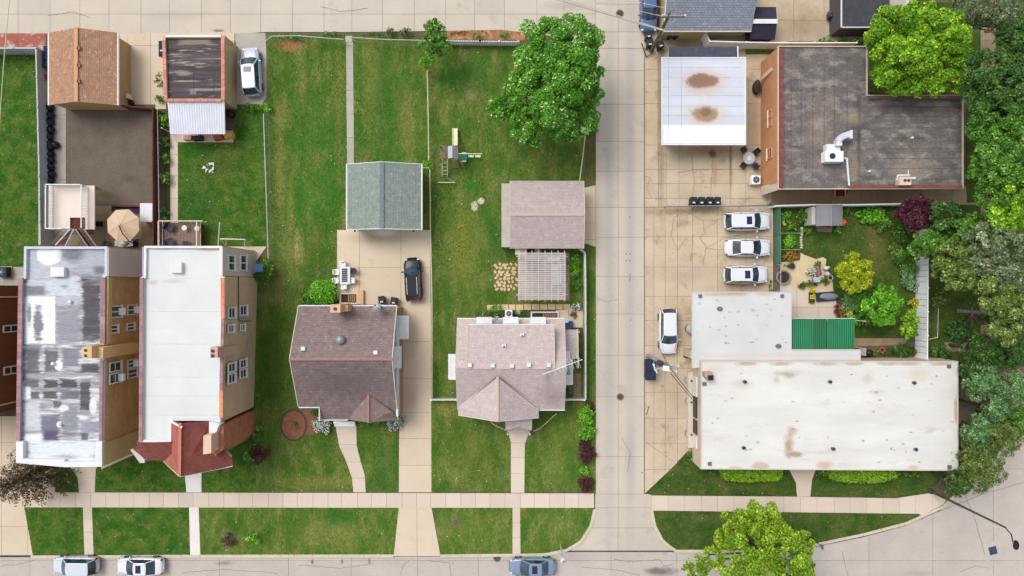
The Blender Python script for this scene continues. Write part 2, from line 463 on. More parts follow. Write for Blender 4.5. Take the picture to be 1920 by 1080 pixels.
park = M('parking_concrete', (206, 189, 166), (188, 169, 145), scale=0.35, contrast=0.5, fine=0.12, fscale=9, rnd=0.05, c3=(156, 136, 112), s3=0.5, t3=0.57, w3=0.16,
         patches=spots([('e', 1330, 283, 60, 12, (150, 124, 92), 0.8, 1.2, 0.8), ('e', 1336, 288, 8, 8, (104, 84, 60), 0.5, 1.0, 0.9), ('e', 1340, 325, 5, 22, (168, 134, 84), 0.9, 0.8, 0.6),
                        ('e', 1300, 396, 90, 8, (136, 112, 84), 0.8, 1.4, 0.8), ('e', 1415, 230, 14, 100, (150, 130, 100), 0.9, 1.0, 0.7), ('e', 1285, 515, 44, 16, (176, 158, 144), 0.8, 0.8, 0.7),
                        ('e', 1240, 200, 7, 200, (126, 110, 86), 0.8, 1.0, 0.7), ('e', 1370, 300, 3, 60, (112, 92, 64), 0.9, 1.0, 0.7), ('e', 1280, 80, 40, 20, (132, 116, 84), 0.8, 1.0, 0.7), ('e', 1500, 50, 60, 40, (150, 132, 106), 0.9, 1.2, 0.7)]))
walkm = M('sidewalk_concrete', (216, 198, 180), (208, 194, 182), scale=0.5, fine=0.06, fscale=12, rnd=0.055)
drive = M('driveway_concrete', (216, 200, 178), (208, 190, 166), scale=0.4, fine=0.05, fscale=12, rnd=0.03, c3=(194, 176, 150), s3=0.5, t3=0.6, w3=0.15,
          patches=spots([('e', 700, 446, 50, 12, (176, 160, 138), 0.9, 0.9, 0.8), ('e', 720, 436, 22, 7, (238, 228, 214), 0.5, 0.8, 0.8), ('e', 770, 750, 14, 40, (184, 160, 128), 0.9, 0.8, 0.5)]))
street = M('street_concrete', (194, 186, 178), (182, 173, 166), scale=0.4, fine=0.09, fscale=8, rnd=0.03, c3=(150, 142, 138), s3=0.9, t3=0.64, w3=0.1,
           patches=spots([('e', 585, 1054, 2.5, 5, (96, 90, 90), 0.5, 0.5, 0.8), ('e', 641, 1054, 2.5, 5, (110, 104, 102), 0.5, 0.5, 0.8), ('e', 692, 1053, 3, 7, (130, 124, 120), 0.5, 0.5, 0.8),
                          ('e', 420, 1057, 16, 4, (120, 112, 110), 0.8, 1.5, 0.7), ('e', 1240, 1072, 30, 8, (100, 92, 92), 0.6, 1.8, 0.8), ('e', 1720, 1076, 26, 5, (176, 148, 132), 0.8, 1.0, 0.6)]))
greyc = M('grey_concrete', (184, 178, 170), (168, 162, 154), scale=0.6, fine=0.08, rnd=0.04)
oldc = M('brown_stained_concrete', (164, 144, 116), (140, 122, 98), scale=0.6, fine=0.14, rnd=0.05)
whitec = M('new_white_concrete', (232, 228, 226), (224, 220, 216), scale=0.6, fine=0.03, rnd=0.02)
kerbm = M('kerb_concrete', (212, 202, 182), (196, 186, 166), scale=1.0, fine=0.08, rnd=0.04)

# lawns ------------------------------------------------------------
lawn([(-190, 96), (72, 96), (74, 500), (45, 505), (-190, 500)], lawnC)
lawn([(330, 262), (440, 262), (440, 195), (500, 195), (506, 470), (480, 470), (478, 768), (500, 1041), (380, 1041), (380, 920), (262, 922), (262, 800), (330, 700)], lawnC)
lawn([(499, 66), (650, 64), (806, 72), (960, 80), (1117, 80), (1117, 922), (480, 922), (477, 480), (505, 480), (502, 200)], lawnA)
lawn([(104, 868), (350, 855), (350, 922), (104, 922)], lawnC)
lawn([(46, 951), (160, 951), (160, 1040), (62, 1041)], lawnC)
lawn([(172, 951), (356, 951), (357, 1041), (175, 1041)], lawnC)
lawn([(374, 951), (748, 951), (738, 1040), (376, 1041)], lawnA, 0.021)
lawn([(812, 951), (1113, 951), (1106, 985), (1088, 1012), (1060, 1028), (1020, 1037), (826, 1040)], lawnA)
lawn([(1210, 925), (1236, 900), (1290, 845), (1310, 870), (1320, 840), (1800, 840), (1745, 925), (1680, 932), (1222, 928)], lawnB)
lawn([(1222, 957), (1722, 962), (1724, 972), (1650, 994), (1530, 1020), (1440, 1032), (1270, 1032), (1244, 1014), (1228, 985)], lawnB)
lawn([(1464, 386), (1700, 386), (1724, 440), (1730, 632), (1602, 634), (1602, 600), (1562, 545), (1548, 500), (1500, 470), (1464, 490)], lawnB)
lawn([(1742, 380), (2100, 380), (2100, 560), (1905, 690), (1800, 690), (1742, 672)], lawnB)
lawn([(1630, 5), (2100, 5), (2100, 380), (1812, 380), (1812, 175), (1630, 175)], lawnB, 0.018)
lawn([(1398, 88), (1462, 88), (1462, 102), (1398, 102)], lawnC, 0.03)

# alleys, street ---------------------------------------------------
xsa = steps(-190, 1117, 56)
paving('alley', [(-190, -190), (1117, -190), (1117, 78), (940, 56), (840, 58), (660, 60), (500, 60), (440, 64), (-190, 62)], xsa, [-190, -100, -40, 26.5, 80], conc, dirtjoint, z=0.035)
def zdown(y0, y1, a=0.04, b=-0.14):
    return lambda px, py: a + (b - a) * min(1, max(0, (py - y0) / (y1 - y0)))
ysa = [-190, -120, -60, 8, 60, 91, 133, 196, 265, 321, 389, 445, 518, 589, 666, 744, 856, 926]
paving('alley', [(1117, -190), (1232, -190), (1232, 95), (1208, 105), (1208, 926), (1117, 926)], [1117, 1159, 1208, 1233], ysa, conc, dirtjoint, z=0.04)
paving('alley', [(1116, 926), (1222, 926), (1222, 958), (1228, 985), (1244, 1014), (1270, 1033), (1060, 1033), (1090, 1014), (1108, 985), (1116, 955)],
       [1050, 1159, 1280], [926, 952, 990, 1034], conc, dirtjoint, zf=zdown(955, 1033, 0.04, -0.12))
stp = [(-190, 1046), (1020, 1044), (1055, 1036), (1270, 1036), (1440, 1038), (1530, 1026), (1620, 1008), (1700, 986), (1765, 958), (1850, 880), (1895, 820), (1960, 760), (2110, 600), (2110, 1270), (-190, 1270)]
paving('street', stp, steps(-190, 2110, 120), [600, 760, 880, 1052, 1130, 1270], street, dirtjoint, z=-0.10, gap=0.28)
# kerbs
def kerb(pts, wpx=5.5, z=0.05):
    base = strip('kerb', pts, wpx * 0.8, kerbm, -0.02, kind='structure')
    # resample
    seg = []; tot = [0]
    for a, b in zip(pts, pts[1:]): tot.append(tot[-1] + hypot(b[0] - a[0], b[1] - a[1]))
    def at(t):
        for i in range(len(pts) - 1):
            if t <= tot[i + 1] or i == len(pts) - 2:
                u = (t - tot[i]) / (tot[i + 1] - tot[i]); a, b = pts[i], pts[i + 1]
                return (a[0] + (b[0] - a[0]) * u, a[1] + (b[1] - a[1]) * u)
    d = 0
    while d < tot[-1] - 2:
        e = min(tot[-1], d + R.uniform(26, 44)); n = max(2, int((e - d) / 8)); m = MB()
        q = [at(d + (e - d) * i / n) for i in range(n + 1)]
        L_, R_ = [], []
        for i, p in enumerate(q):
            a, b = q[max(0, i - 1)], q[min(n, i + 1)]; l = hypot(b[0] - a[0], b[1] - a[1]) or 1
            nx, ny = -(b[1] - a[1]) / l, (b[0] - a[0]) / l
            L_.append((p[0] + nx * wpx / 2, p[1] + ny * wpx / 2)); R_.append((p[0] - nx * wpx / 2, p[1] - ny * wpx / 2))
        m.prism(WP(L_ + R_[::-1]), -0.2, z); m.build('kerb_stone', kerbm, base)
        d = e + 0.4
kerb([(58, 1044), (380, 1042.5), (738, 1042)])
kerb([(826, 1042), (1020, 1040), (1062, 1032), (1090, 1015), (1108, 986), (1115, 955)])
kerb([(1222, 957), (1227, 985), (1242, 1014), (1266, 1033), (1440, 1034), (1530, 1021), (1620, 1002), (1700, 981), (1768, 950), (1790, 930)])

# sidewalks
paving('sidewalk', [(86, 923), (1114, 925), (1114, 952), (86, 951)], steps(86, 1114, 28, 0.1), [900, 970], walkm, dirtjoint, z=0.05, gap=0.22)
paving('sidewalk', [(1222, 929), (1490, 931), (1680, 934), (1745, 924), (1775, 935), (1768, 945), (1728, 966), (1722, 963), (1222, 957)], steps(1222, 1780, 31, 0.1), [900, 970], walkm, dirtjoint, z=0.05, gap=0.22)
paving('pavement', [(-190, 780), (60, 780), (70, 880), (104, 905), (104, 951), (46, 951), (62, 1041), (-190, 1041)], steps(-190, 104, 50), steps(780, 1041, 48), drive, dirtjoint, z=0.04)
# front walks
def walk(poly, ys, mat=walkm, xs=None, z=0.05, zf=None):
    return paving('footpath', poly, xs or [0, 1920], ys, mat, dirtjoint, z=z, gap=0.2, zf=zf)
walk([(118, 862), (190, 862), (180, 880), (178, 923), (149, 923), (146, 895), (136, 880)], [862, 896, 923])
walk([(156, 951), (173, 951), (176, 1040), (159, 1040)], [951, 973, 997, 1040])
walk([(346, 880), (378, 880), (378, 923), (350, 923)], [870, 923], whitec)
walk([(355, 951), (373, 951), (376, 1040), (357, 1040)], [951, 1040], whitec)
walk([(629, 795), (668, 795), (669, 835), (675, 860), (684, 890), (686, 923), (663, 923), (660, 895), (648, 862), (636, 835)], [795, 833, 866, 896, 923])
walk([(951, 800), (996, 800), (984, 832), (983, 924), (958, 924), (958, 830)], [800, 830, 858, 888, 924])
walk([(961, 952), (975, 952), (976, 1038), (961, 1038)], [952, 980, 1008, 1038])
walk([(1478, 878), (1530, 878), (1522, 900), (1519, 931), (1494, 931), (1492, 905)], [878, 931])
walk([(649, 72), (662, 72), (664, 312), (651, 312)], [72, 86, 128, 170, 214, 258, 312], greyc)
walk([(320, 250), (334, 250), (334, 430), (320, 430)], [250, 290, 330, 372, 430])
walk([(1600, 634), (1700, 634), (1702, 646), (1600, 650)], [620, 660], oldc, xs=[1600, 1630, 1656, 1700])
walk([(1742, 642), (1830, 642), (1830, 660), (1742, 658)], [600, 700], oldc, xs=steps(1742, 1830, 28))
walk([(1838, -190), (1866, -190), (1866, 640), (1838, 640)], steps(-190, 640, 30), oldc)
walk([(1780, 118), (1838, 118), (1838, 128), (1780, 128)], [110, 130], oldc)
walk([(1812, 366), (1838, 366), (1838, 384), (1742, 384), (1742, 368)], [350, 390], oldc)

# driveways
paving('driveway', [(632, 431), (806, 431), (808, 565), (755, 580), (655, 580), (632, 560)], [632, 674, 752, 808], [431, 502, 571, 590], drive, dirtjoint, z=0.045)
paving('driveway', [(750, 566), (808, 566), (809, 923), (748, 923)], [700, 850], [566, 640, 710, 773, 822, 872, 923], drive, dirtjoint, z=0.044)
paving('driveway', [(748, 951), (809, 951), (826, 1043), (738, 1043)], [700, 782, 850], [951, 1043], drive, dirtjoint, zf=zdown(960, 1043, 0.045, 0.0))
paving('driveway', [(224, 62), (312, 62), (312, 205), (224, 205)], [224, 240, 283, 312], [62, 86, 205], drive, dirtjoint, z=0.045)
paving('driveway', [(306, 60), (441, 60), (441, 195), (306, 195)], [306, 440], [60, 195], drive, dirtjoint, z=0.04)
paving('driveway', [(441, 62), (498, 62), (502, 150), (500, 184), (490, 196), (441, 196)], [441, 500], [62, 130, 200], greyc, dirtjoint, z=0.047)
paving('driveway', [(1096, 352), (1117, 347), (1117, 463), (1096, 456)], [1090, 1117], [340, 389, 418, 449, 470], drive, dirtjoint, z=0.045)
# left yards
paving('footpath', [(72, 92), (130, 92), (130, 200), (134, 460), (72, 460)], [72, 101, 134], steps(92, 460, 60), greyc, dirtjoint, z=0.035)
paving('patio', [(176, 382), (292, 382), (292, 470), (100, 470), (100, 440), (176, 440)], steps(100, 292, 24), steps(382, 470, 22), oldc, dirtjoint, z=0.045)
paving('gangway', [(180, 462), (500, 462), (266, 800), (266, 846), (190, 880)], [180, 500], steps(462, 880, 50), drive, dirtjoint, z=0.03)
paving('footpath', [(-190, 500), (46, 500), (46, 540), (-190, 540)], steps(-190, 46, 40), [500, 540], greyc, dirtjoint, z=0.035)
MB().prism(WP([(124, 196), (292, 196), (292, 386), (124, 386)]), -0.3, 0.055).build('gravel_yard', M('gravel_soil', (116, 104, 92), (100, 88, 76), scale=0.7, fine=0.3, fscale=12, bump=0.6, c3=(84, 88, 52), s3=0.8, t3=0.68, w3=0.06,
    patches=spots([('e', 195, 366, 24, 6, (78, 86, 40), 0.7, 1.4, 0.8), ('e', 245, 336, 14, 5, (84, 88, 50), 0.7, 1.4, 0.8), ('e', 210, 203, 80, 4, (70, 82, 40), 0.7, 1.4, 0.8)])), kind='structure')
MB().prism(WP([(-190, 60), (86, 60), (86, 92), (-190, 92)]), -0.3, 0.015).build('flower_bed', M('red_mulch', (176, 104, 88), (150, 84, 70), scale=1.5, fine=0.3, fscale=10, bump=0.8, c3=(190, 184, 172), s3=0.6, t3=0.52, w3=0.1), kind='structure')
MB().prism(WP([(838, 57), (945, 55), (985, 62), (985, 76), (838, 74)]), -0.3, 0.03).build('flower_bed', M('orange_mulch', (196, 144, 104), (130, 84, 52), scale=1.6, contrast=0.4, fine=0.3, bump=0.8, c3=(70, 58, 40), s3=0.9, t3=0.56), kind='structure')
MB().prism(WP([(1098, 245), (1116, 245), (1116, 338), (1096, 352)]), -0.3, 0.028).build('soil', M('weedy_soil', (112, 100, 62), (84, 92, 40), scale=1.4, fine=0.3, bump=0.6), kind='structure')
MB().prism(WP([(296, 200), (320, 200), (320, 416), (296, 416)]), -0.3, 0.03).build('flower_bed', M('dark_bed', (84, 76, 54), (60, 72, 36), scale=1.4, fine=0.3, bump=0.6), kind='structure')
for p in ([(-190, 60), (86, 60), (86, 92), (-190, 92)], [(838, 57), (985, 57), (985, 76), (838, 76)]): paint(p, 0)
# round mulch bed
bed = [(551 + 25 * cos(a), 797 + 30 * sin(a)) for a in [2 * pi * i / 28 for i in range(28)]] 
paint(bed, 0)
mulch = M('brown_mulch', (150, 98, 72), (116, 78, 54), scale=2.2, fine=0.35, fscale=8, bump=0.9)
MB().prism(WP(bed), -0.2, 0.05).build('mulch_bed', mulch, kind='structure')
mbp = [(568, 765), (600, 765), (600, 812), (585, 815), (572, 815), (560, 810)]
paint(mbp, 0)
MB().prism(WP(mbp), -0.2, 0.045).build('mulch_bed', mulch, kind='structure')
MB().ring(WP(bed), 0.14, -0.1, 0.075).build('bed_edging', darkmetal, kind='structure')

# parking court on the right ----------------------------------------
paving('parking_court', [(1209, 105), (1232, 95), (1240, 60), (1500, 60), (1470, 84), (1470, 362), (1440, 384), (1240, 388), (1209, 388)],
       [1209, 1234.5, 1249, 1273, 1369, 1398, 1438, 1480], [60, 96, 130, 152, 194, 272, 317.6, 344, 372, 389], park, dirtjoint, z=0.038)
paving('parking_court', [(1209, 389), (1449, 387), (1449, 547), (1300, 547), (1300, 845), (1288, 850), (1209, 925)],
       [1209, 1226, 1247, 1270, 1298, 1345, 1398, 1450], [386, 444, 500.5, 556, 601, 648, 691, 736, 784, 831, 880, 930], park, dirtjoint, z=0.041)
paving('footpath', [(1446, 350), (1812, 350), (1812, 384), (1700, 384), (1446, 386)], steps(1446, 1812, 28), [340, 357, 390], oldc, dirtjoint, z=0.043)
paving('yard', [(1412, -190), (1640, -190), (1640, 78), (1412, 78)], [1412, 1440, 1488, 1545, 1575, 1640], [-190, -100, -30, 38, 78], park, dirtjoint, z=0.04)
paving('patio', [(1462, 530), (1484, 538), (1568, 538), (1568, 600), (1462, 600)], [1462, 1494, 1535, 1568], [530, 576, 600], walkm, dirtjoint, z=0.045)
sand = M('sandy_stone', (222, 200, 164), (208, 184, 150), scale=1.2, fine=0.12, fscale=10, bump=0.3)
gp = [(1464, 492), (1500, 488), (1501, 474), (1508, 478), (1530, 486), (1542, 482), (1549, 486), (1547, 500), (1560, 520), (1562, 545), (1480, 540), (1464, 536)]
paint(gp, 0)
MB().prism(WP(gp), -0.2, 0.05).build('gravel_patio', sand, kind='structure')
def crack(pts, z=.052, w=.8, col=None):
    q = []
    for a, b in zip(pts, pts[1:]):
        n = max(2, int(hypot(b[0] - a[0], b[1] - a[1]) / 5))
        for i in range(n): q.append((a[0] + (b[0] - a[0]) * i / n + R.uniform(-1, 1), a[1] + (b[1] - a[1]) * i / n + R.uniform(-1, 1)))
    q.append(pts[-1])
    strip('pavement_crack', q, w, col or M('crack_dirt', (146, 124, 96), fine=0.3), z, kind='structure')
for c in ([(1284, 395), (1318, 413), (1320, 436), (1312, 445), (1324, 465), (1317, 498)], [(1318, 413), (1344, 413), (1356, 408)], [(1320, 430), (1347, 414)],
          [(1324, 466), (1354, 448), (1412, 436)], [(1324, 466), (1360, 468)], [(1284, 395), (1264, 408), (1258, 440), (1270, 470)], [(1270, 470), (1288, 446)],
          [(1297, 290), (1301, 345), (1298, 372)], [(1337, 290), (1333, 345), (1331, 372)], [(1268, 324), (1300, 319), (1370, 318)]):
    crack(c)

tar = M('tar_crack', (142, 133, 126), fine=.3)
for c in ([(0, 1062), (40, 1058), (66, 1050)], [(340, 1075), (420, 1068), (520, 1076)], [(750, 1079), (756, 1060), (768, 1050)], [(800, 1052), (842, 1056), (846, 1080)], [(1150, 1050), (1190, 1054), (1236, 1050)], [(1236, 1050), (1246, 1062), (1262, 1058)],
          [(1090, 1064), (1160, 1070), (1200, 1080)], [(560, 1060), (640, 1066), (700, 1058)], [(1580, 1036), (1590, 1080)], [(1800, 1074), (1830, 1062), (1856, 1066)], [(1530, 1020), (1640, 1000), (1760, 960), (1850, 925), (1920, 905)], [(1825, 960), (1848, 1040)], [(1800, 905), (1822, 956)]):
    crack(c, -.088, .8, tar)
for c in ([(1208, 330), (1220, 334), (1212, 352), (1222, 372)], [(1120, 560), (1140, 566), (1158, 561)], [(1165, 820), (1182, 850), (1176, 884)], [(600, 12), (640, 22), (690, 16)], [(90, 30), (140, 22), (170, 34)], [(1213, 830), (1240, 850), (1262, 864)], [(1300, 440), (1295, 490)], [(1235, 60), (1236, 240)]):
    crack(c, .05, .7)

# stepping stones and flagstones (things of the garden path) ----------
stone = M('tan_stone', (222, 200, 158), (198, 176, 136), scale=2.2, fine=0.12, rnd=0.06)
fp = [(926, 492), (971, 492), (971, 543), (930, 545), (926, 530)]
paint(fp, 0)
fl = MB().prism(WP(fp), -0.2, 0.02).build('flagstone_patio', M('mossy_soil', (98, 104, 50), (120, 108, 66), scale=2, fine=0.3), kind='structure')
def rock(cx, cy, rx, ry, rot=0, n=7, sc=1.0):
    q = []
    for i in range(n):
        a = 2 * pi * i / n + R.uniform(-0.3, 0.3); k = R.uniform(0.8, 1.12)
        x, y = rx * k * cos(a), ry * k * sin(a)
        q.append((cx + x * cos(rot) - y * sin(rot), cy + x * sin(rot) + y * cos(rot)))
    return q
gxs = [(930 + i * 7.4 + (j % 2) * 3 + R.uniform(-1.8, 1.8), 496 + j * 6.6 + R.uniform(-1.5, 1.5)) for j in range(8) for i in range(6)]
for x, y in gxs:
    if x < 970: MB().prism(WP(rock(x, y, R.uniform(2.8, 5), R.uniform(2.2, 3.6), R.uniform(0, 3), R.choice((5, 6, 7)))), 0, R.uniform(0.045, 0.07)).build('flagstone', stone, fl)
mpp = [(912, 571), (1070, 569), (1096, 575), (1096, 634), (1060, 634), (1060, 598), (912, 597)]
paint(mpp, 0)
st = MB().prism(WP(mpp), -0.2, 0.02).build('stepping_stone_path', M('dark_mossy_soil', (66, 84, 40), (90, 86, 56), scale=2, fine=0.3), kind='structure')
x = 913
while x < 1062:
    w = R.uniform(12, 15.5); y0 = 571.5 + (x - 913) * -0.012
    MB().prism(WP([(x, y0 + R.uniform(-.6, .6)), (x + w - 1.2, y0 + R.uniform(-.6, .6)), (x + w - 1, y0 + 10.5), (x + .3, y0 + 10)]), 0, 0.06).build('flagstone', stone, st); x += w
paving('patio', [(1042, 582), (1093, 578), (1093, 614), (1060, 614), (1042, 600)], [1042, 1066, 1093], [570, 615], drive, dirtjoint, z=0.048)
paving('footpath', [(1075, 700), (1089, 700), (1089, 746), (1075, 746)], [1070, 1090], [700, 722, 746], oldc, dirtjoint, z=0.048)
# curved stone edgings in front of the pink house
for nm, a in (('stone_edging', [(916, 785), (925, 795), (936, 801), (948, 806)]), ('stone_edging', [(1000, 808), (1012, 803), (1024, 793), (1034, 783), (1044, 775)])):
    r = strip(nm, a, 2.5, dirtjoint, 0.03, kind='structure')
    for p, q in zip(a, a[1:]):
        n = max(2, int(hypot(q[0] - p[0], q[1] - p[1]) / 4))
        for i in range(n):
            t = (i + .5) / n
            MB().prism(WP(rock(p[0] + (q[0] - p[0]) * t, p[1] + (q[1] - p[1]) * t, 2.2, 1.5, atan2(q[1] - p[1], q[0] - p[0]), 6)), 0, 0.11).build('edging_stone', stone, r)

# ================================================================== BUILDINGS
brick_tan = M('tan_brick', (226, 190, 140), (190, 152, 106), scale=0.6, stretch=(1, 1, 1.5), contrast=0.6, fine=0.12, c3=(226, 178, 116), s3=0.5, t3=0.6, w3=0.12, brick=('YZ', .22, .075, (120, 105, 90), .55))
brick_tan2 = M('pale_tan_brick', (228, 202, 170), (212, 184, 150), scale=0.5, contrast=0.6, fine=0.10, c3=(168, 124, 76), s3=0.8, t3=0.66, w3=0.1, brick=('YZ', .22, .075, (130, 115, 100), .45))
brick_tanX = M('pale_tan_front_brick', (200, 172, 130), (184, 154, 116), scale=0.5, fine=0.10, brick=('XZ', .22, .075, (130, 115, 100), .45))
brick_gold = M('yellow_face_brick', (216, 190, 138), (204, 176, 124), scale=0.5, fine=0.08, brick=('YZ', .22, .075, (130, 115, 90), .45))
brick_dark = M('brown_brick', (136, 92, 68), (112, 74, 54), scale=0.5, stretch=(1, 3, 1), fine=0.16, brick=('YZ', .22, .075, (60, 46, 40), .6))
brick_orange = M('orange_brick', (220, 162, 118), (206, 146, 102), scale=0.6, fine=0.08, brick=('YZ', .22, .075, (130, 100, 80), .45))
brick_rust = M('red_brown_brick', (214, 144, 108), (178, 112, 84), scale=0.8, stretch=(1, 1, 2), fine=0.22, fscale=6, c3=(214, 150, 106), s3=1.2, t3=0.6, brick=('YZ', .22, .075, (70, 50, 40), .6))
siding = M('cream_siding', (216, 206, 196), (204, 194, 184), fine=0.04, wave=('Z', .2, .25))
siding_w = M('white_siding', (226, 230, 234), (214, 218, 222), fine=0.03, wave=('Z', .2, .22))

def wall_rect(xw, r):       # photo rectangle on the plane x=xw -> y0,y1,z0,z1
    px0, px1, py0, py1 = r
    za, zb = H - xw * H * S / (px0 - 960), H - xw * H * S / (px1 - 960)
    pm = (px0 + px1) / 2
    ya, yb = (540 - py0) * xw / (pm - 960), (540 - py1) * xw / (pm - 960)
    return min(ya, yb), max(ya, yb), min(za, zb), max(za, zb)
def window(parent, ax, pos, sgn, u0, u1, z0, z1, split='h', ac=False, sill=True, fm=None):
    """window on a wall; ax 'x' = wall plane at x=pos facing sgn, u runs along y"""
    def bx(m, a0, a1, b0, b1, c0, c1):
        if ax == 'x': m.box(pos + sgn * a0, pos + sgn * a1, b0, b1, c0, c1)
        else: m.box(b0, b1, pos + sgn * a0, pos + sgn * a1, c0, c1)
    f = 0.11; m = MB()
    bx(m, -.02, .09, u0, u0 + f, z0, z1); bx(m, -.02, .09, u1 - f, u1, z0, z1)
    bx(m, -.02, .088, u0 + f, u1 - f, z1 - f, z1); bx(m, -.02, .088, u0 + f, u1 - f, z0, z0 + f)
    if split == 'h': zm = (z0 + z1) / 2; bx(m, -.02, .075, u0 + f, u1 - f, zm - .035, zm + .035)
    else: um = (u0 + u1) / 2; bx(m, -.02, .075, um - .05, um + .05, z0 + f, z1 - f)
    w = m.build('window', fm or white, parent)
    g = MB(); bx(g, -.02, .03, u0 + f, u1 - f, z0 + f, z1 - f); g.build('pane', glass, w)
    if sill: g = MB(); bx(g, -.02, .16, u0 - .06, u1 + .06, z0 - .09, z0); g.build('sill', white, w)
    if ac:
        g = MB(); uc = u0 + (u1 - u0) * .5; bx(g, .05, .5, uc - .32, uc + .32, z0 + .08, z0 + .5); g.build('air_conditioner', vinyl, w, bevel=.02)
    return w
def coping(parent, a, b, h, wpx, n, mat, name='coping_tile', th=0.09, out=0.0):
    """row of coping tiles from a to b (photo px at height h)"""
    (ax, ay), (bx, by) = W(*a, h), W(*b, h); L = hypot(bx - ax, by - ay); ux, uy = (bx - ax) / L, (by - ay) / L
    w = wpx / S * (H - h) / H
    nx, ny = -uy, ux
    for i in range(n):
        t0, t1 = L * i / n + .012, L * (i + 1) / n - .012
        dz = R.uniform(-.008, .008); m = MB()
        m.prism([(ax + ux * t0 + nx * w / 2, ay + uy * t0 + ny * w / 2), (ax + ux * t1 + nx * w / 2, ay + uy * t1 + ny * w / 2),
                 (ax + ux * t1 - nx * w / 2, ay + uy * t1 - ny * w / 2), (ax + ux * t0 - nx * w / 2, ay + uy * t0 - ny * w / 2)], h - .02, h - .02 + th + dz)
        m.build(name, mat, parent)
def flat_building(name, label, polypx, h, wallm, roofm, par=0.3, parw=0.25, parm=None, group=None, wallpx=None, over=0):
    pw = WP(polypx, h); a = np.array(pw); t = thing(name, label, 'building', a[:, 0].mean(), a[:, 1].mean(), 0, group)
    wp = WP(wallpx, h) if wallpx else (inset(ccw(pw), over) if over else pw)
    MB().prism(wp, -0.05, h - par - (.03 if over or wallpx else 0)).build('wall', wallm, t)
    if over or wallpx: MB().prism(pw, h - par - .03, h - par).build('roof_edge', parm or wallm, t)
    MB().prism(inset(ccw(pw), parw - .004), h - par - .02, h - par + .02).build('roof', roofm, t)
    if par > 0.03: MB().ring(pw, parw, h - par, h).build('parapet', parm or wallm, t)
    return t

# ---- B0 brown brick building at the left edge
t = flat_building('apartment_building', 'dark brown brick apartment building cut off by the left edge of the photo', [(-190, 534), (-42, 535), (-42, 784), (-190, 790)], 7.6, brick_dark, greyc)
xw = W(-42, 0, 7.6)[0]
for r in ((5, 34, 609, 623), (6, 33, 686, 702)):
    u0, u1, z0, z1 = wall_rect(xw, r); window(t, 'x', xw, 1, u0, u1, z0, z1, split='h')
y = W(0, 556)[1]; yy = (540 - 556.5) * xw / (20 - 960)
MB().box(xw + .03, xw + .13, yy - .06, yy + .06, 0, 7.4).build('downpipe', cream, t)
y2 = (540 - 755) * xw / (20 - 960)
MB().box(xw + .03, xw + .11, y2 - .06, y2 + .06, 0, 7.4).build('corner_trim', cream, t)

# ---- B1 patched silver roof
h1 = 7.6
def B(*l): return spots(l, h1 - .3)
sv, dk, dk2, wh = (200, 206, 216), (74, 70, 76), (98, 97, 104), (238, 242, 248)
prs = []
for r in [(45, 140, 462, 520, (188, 194, 206)), (140, 200, 462, 520, (172, 178, 190)), (50, 98, 520, 545, (196, 200, 212)), (50, 86, 536, 553, (124, 124, 136)),
          (86, 150, 520, 555, (206, 212, 220)), (154, 190, 518, 648, dk), (104, 152, 575, 648, (150, 152, 162)), (104, 150, 556, 575, (186, 190, 202)),
          (48, 80, 646, 668, (150, 152, 164)), (48, 74, 650, 700, dk2), (84, 110, 652, 700, dk2), (116, 150, 652, 690, (130, 130, 142)), (150, 188, 680, 700, dk),
          (48, 74, 712, 728, dk2), (82, 110, 712, 728, dk), (112, 146, 710, 728, dk), (150, 170, 712, 770, dk), (54, 74, 734, 748, dk2), (80, 108, 734, 748, dk),
          (112, 150, 732, 750, (108, 104, 118)), (100, 116, 752, 765, dk2), (76, 112, 776, 825, (116, 114, 128)), (118, 148, 760, 812, (140, 144, 152)), (150, 186, 790, 812, (150, 152, 164)),
          (152, 166, 812, 826, dk2), (82, 110, 808, 826, (88, 84, 104)), (42, 76, 752, 808, (204, 208, 216)), (42, 58, 726, 750, wh),
          (34, 190, 828, 868, (226, 232, 240)), (42, 80, 812, 830, wh)]:
    x0, x1, y0, y1, c = r; prs.append(('r', (x0 + x1) / 2, (y0 + y1) / 2, (x1 - x0) / 2, (y1 - y0) / 2, c, 0.25, 1.3, 0.9))
prs += [('r', 75, 600, 29, 45, wh, 0.05, 0.15, 1.0), ('e', 93, 478, 24, 20, wh, 0.1, 0.4, 1.0), ('e', 135, 478, 24, 14, (110, 112, 126), 0.5, 1.0, .8), ('e', 187, 507, 14, 9, (110, 112, 124), 0.5, 1.2, .9),
        ('e', 55, 590, 4, 22, (110, 110, 116), 0.5, 2.4, .8), ('e', 72, 608, 9, 32, (100, 100, 108), 0.35, 2.8, .85), ('e', 110, 685, 8, 10, wh, 0.2, .6, 1), ('e', 112, 796, 6, 6, wh, .2, .6, 1),
        ('e', 120, 765, 10, 6, wh, .3, .8, .8), ('e', 175, 762, 7, 16, wh, .3, 1, .8), ('e', 122, 856, 26, 4, (164, 172, 180), .6, 1.4, .8), ('e', 122, 537, 8, 4, (132, 158, 156), .6, 1, .8)]
roof1 = M('silver_coated_roof', (200, 202, 206), (128, 128, 134), scale=1.3, contrast=.3, fine=0.24, stretch=(.3, 2.4, 1), fscale=7, c3=(222, 226, 234), s3=.9, t3=.54, w3=.08, streak=True, patches=spots(prs, h1 - .3), k=.76)
poly = [(45, 462), (201, 462), (201, 518), (197, 519), (191, 866), (191, 875), (122, 874), (30, 867), (36, 519), (44, 518)]
t = flat_building('apartment_building', 'tan brick apartment building with the patched silver and grey flat roof', poly, h1, brick_tan, roof1, par=.3, parw=.22, parm=M('silver_parapet', (206, 212, 222), (190, 196, 206), fine=.06))
bt1 = t
coping(t, (39.5, 520), (34.5, 826), h1 + .02, 8, 24, pinktile)
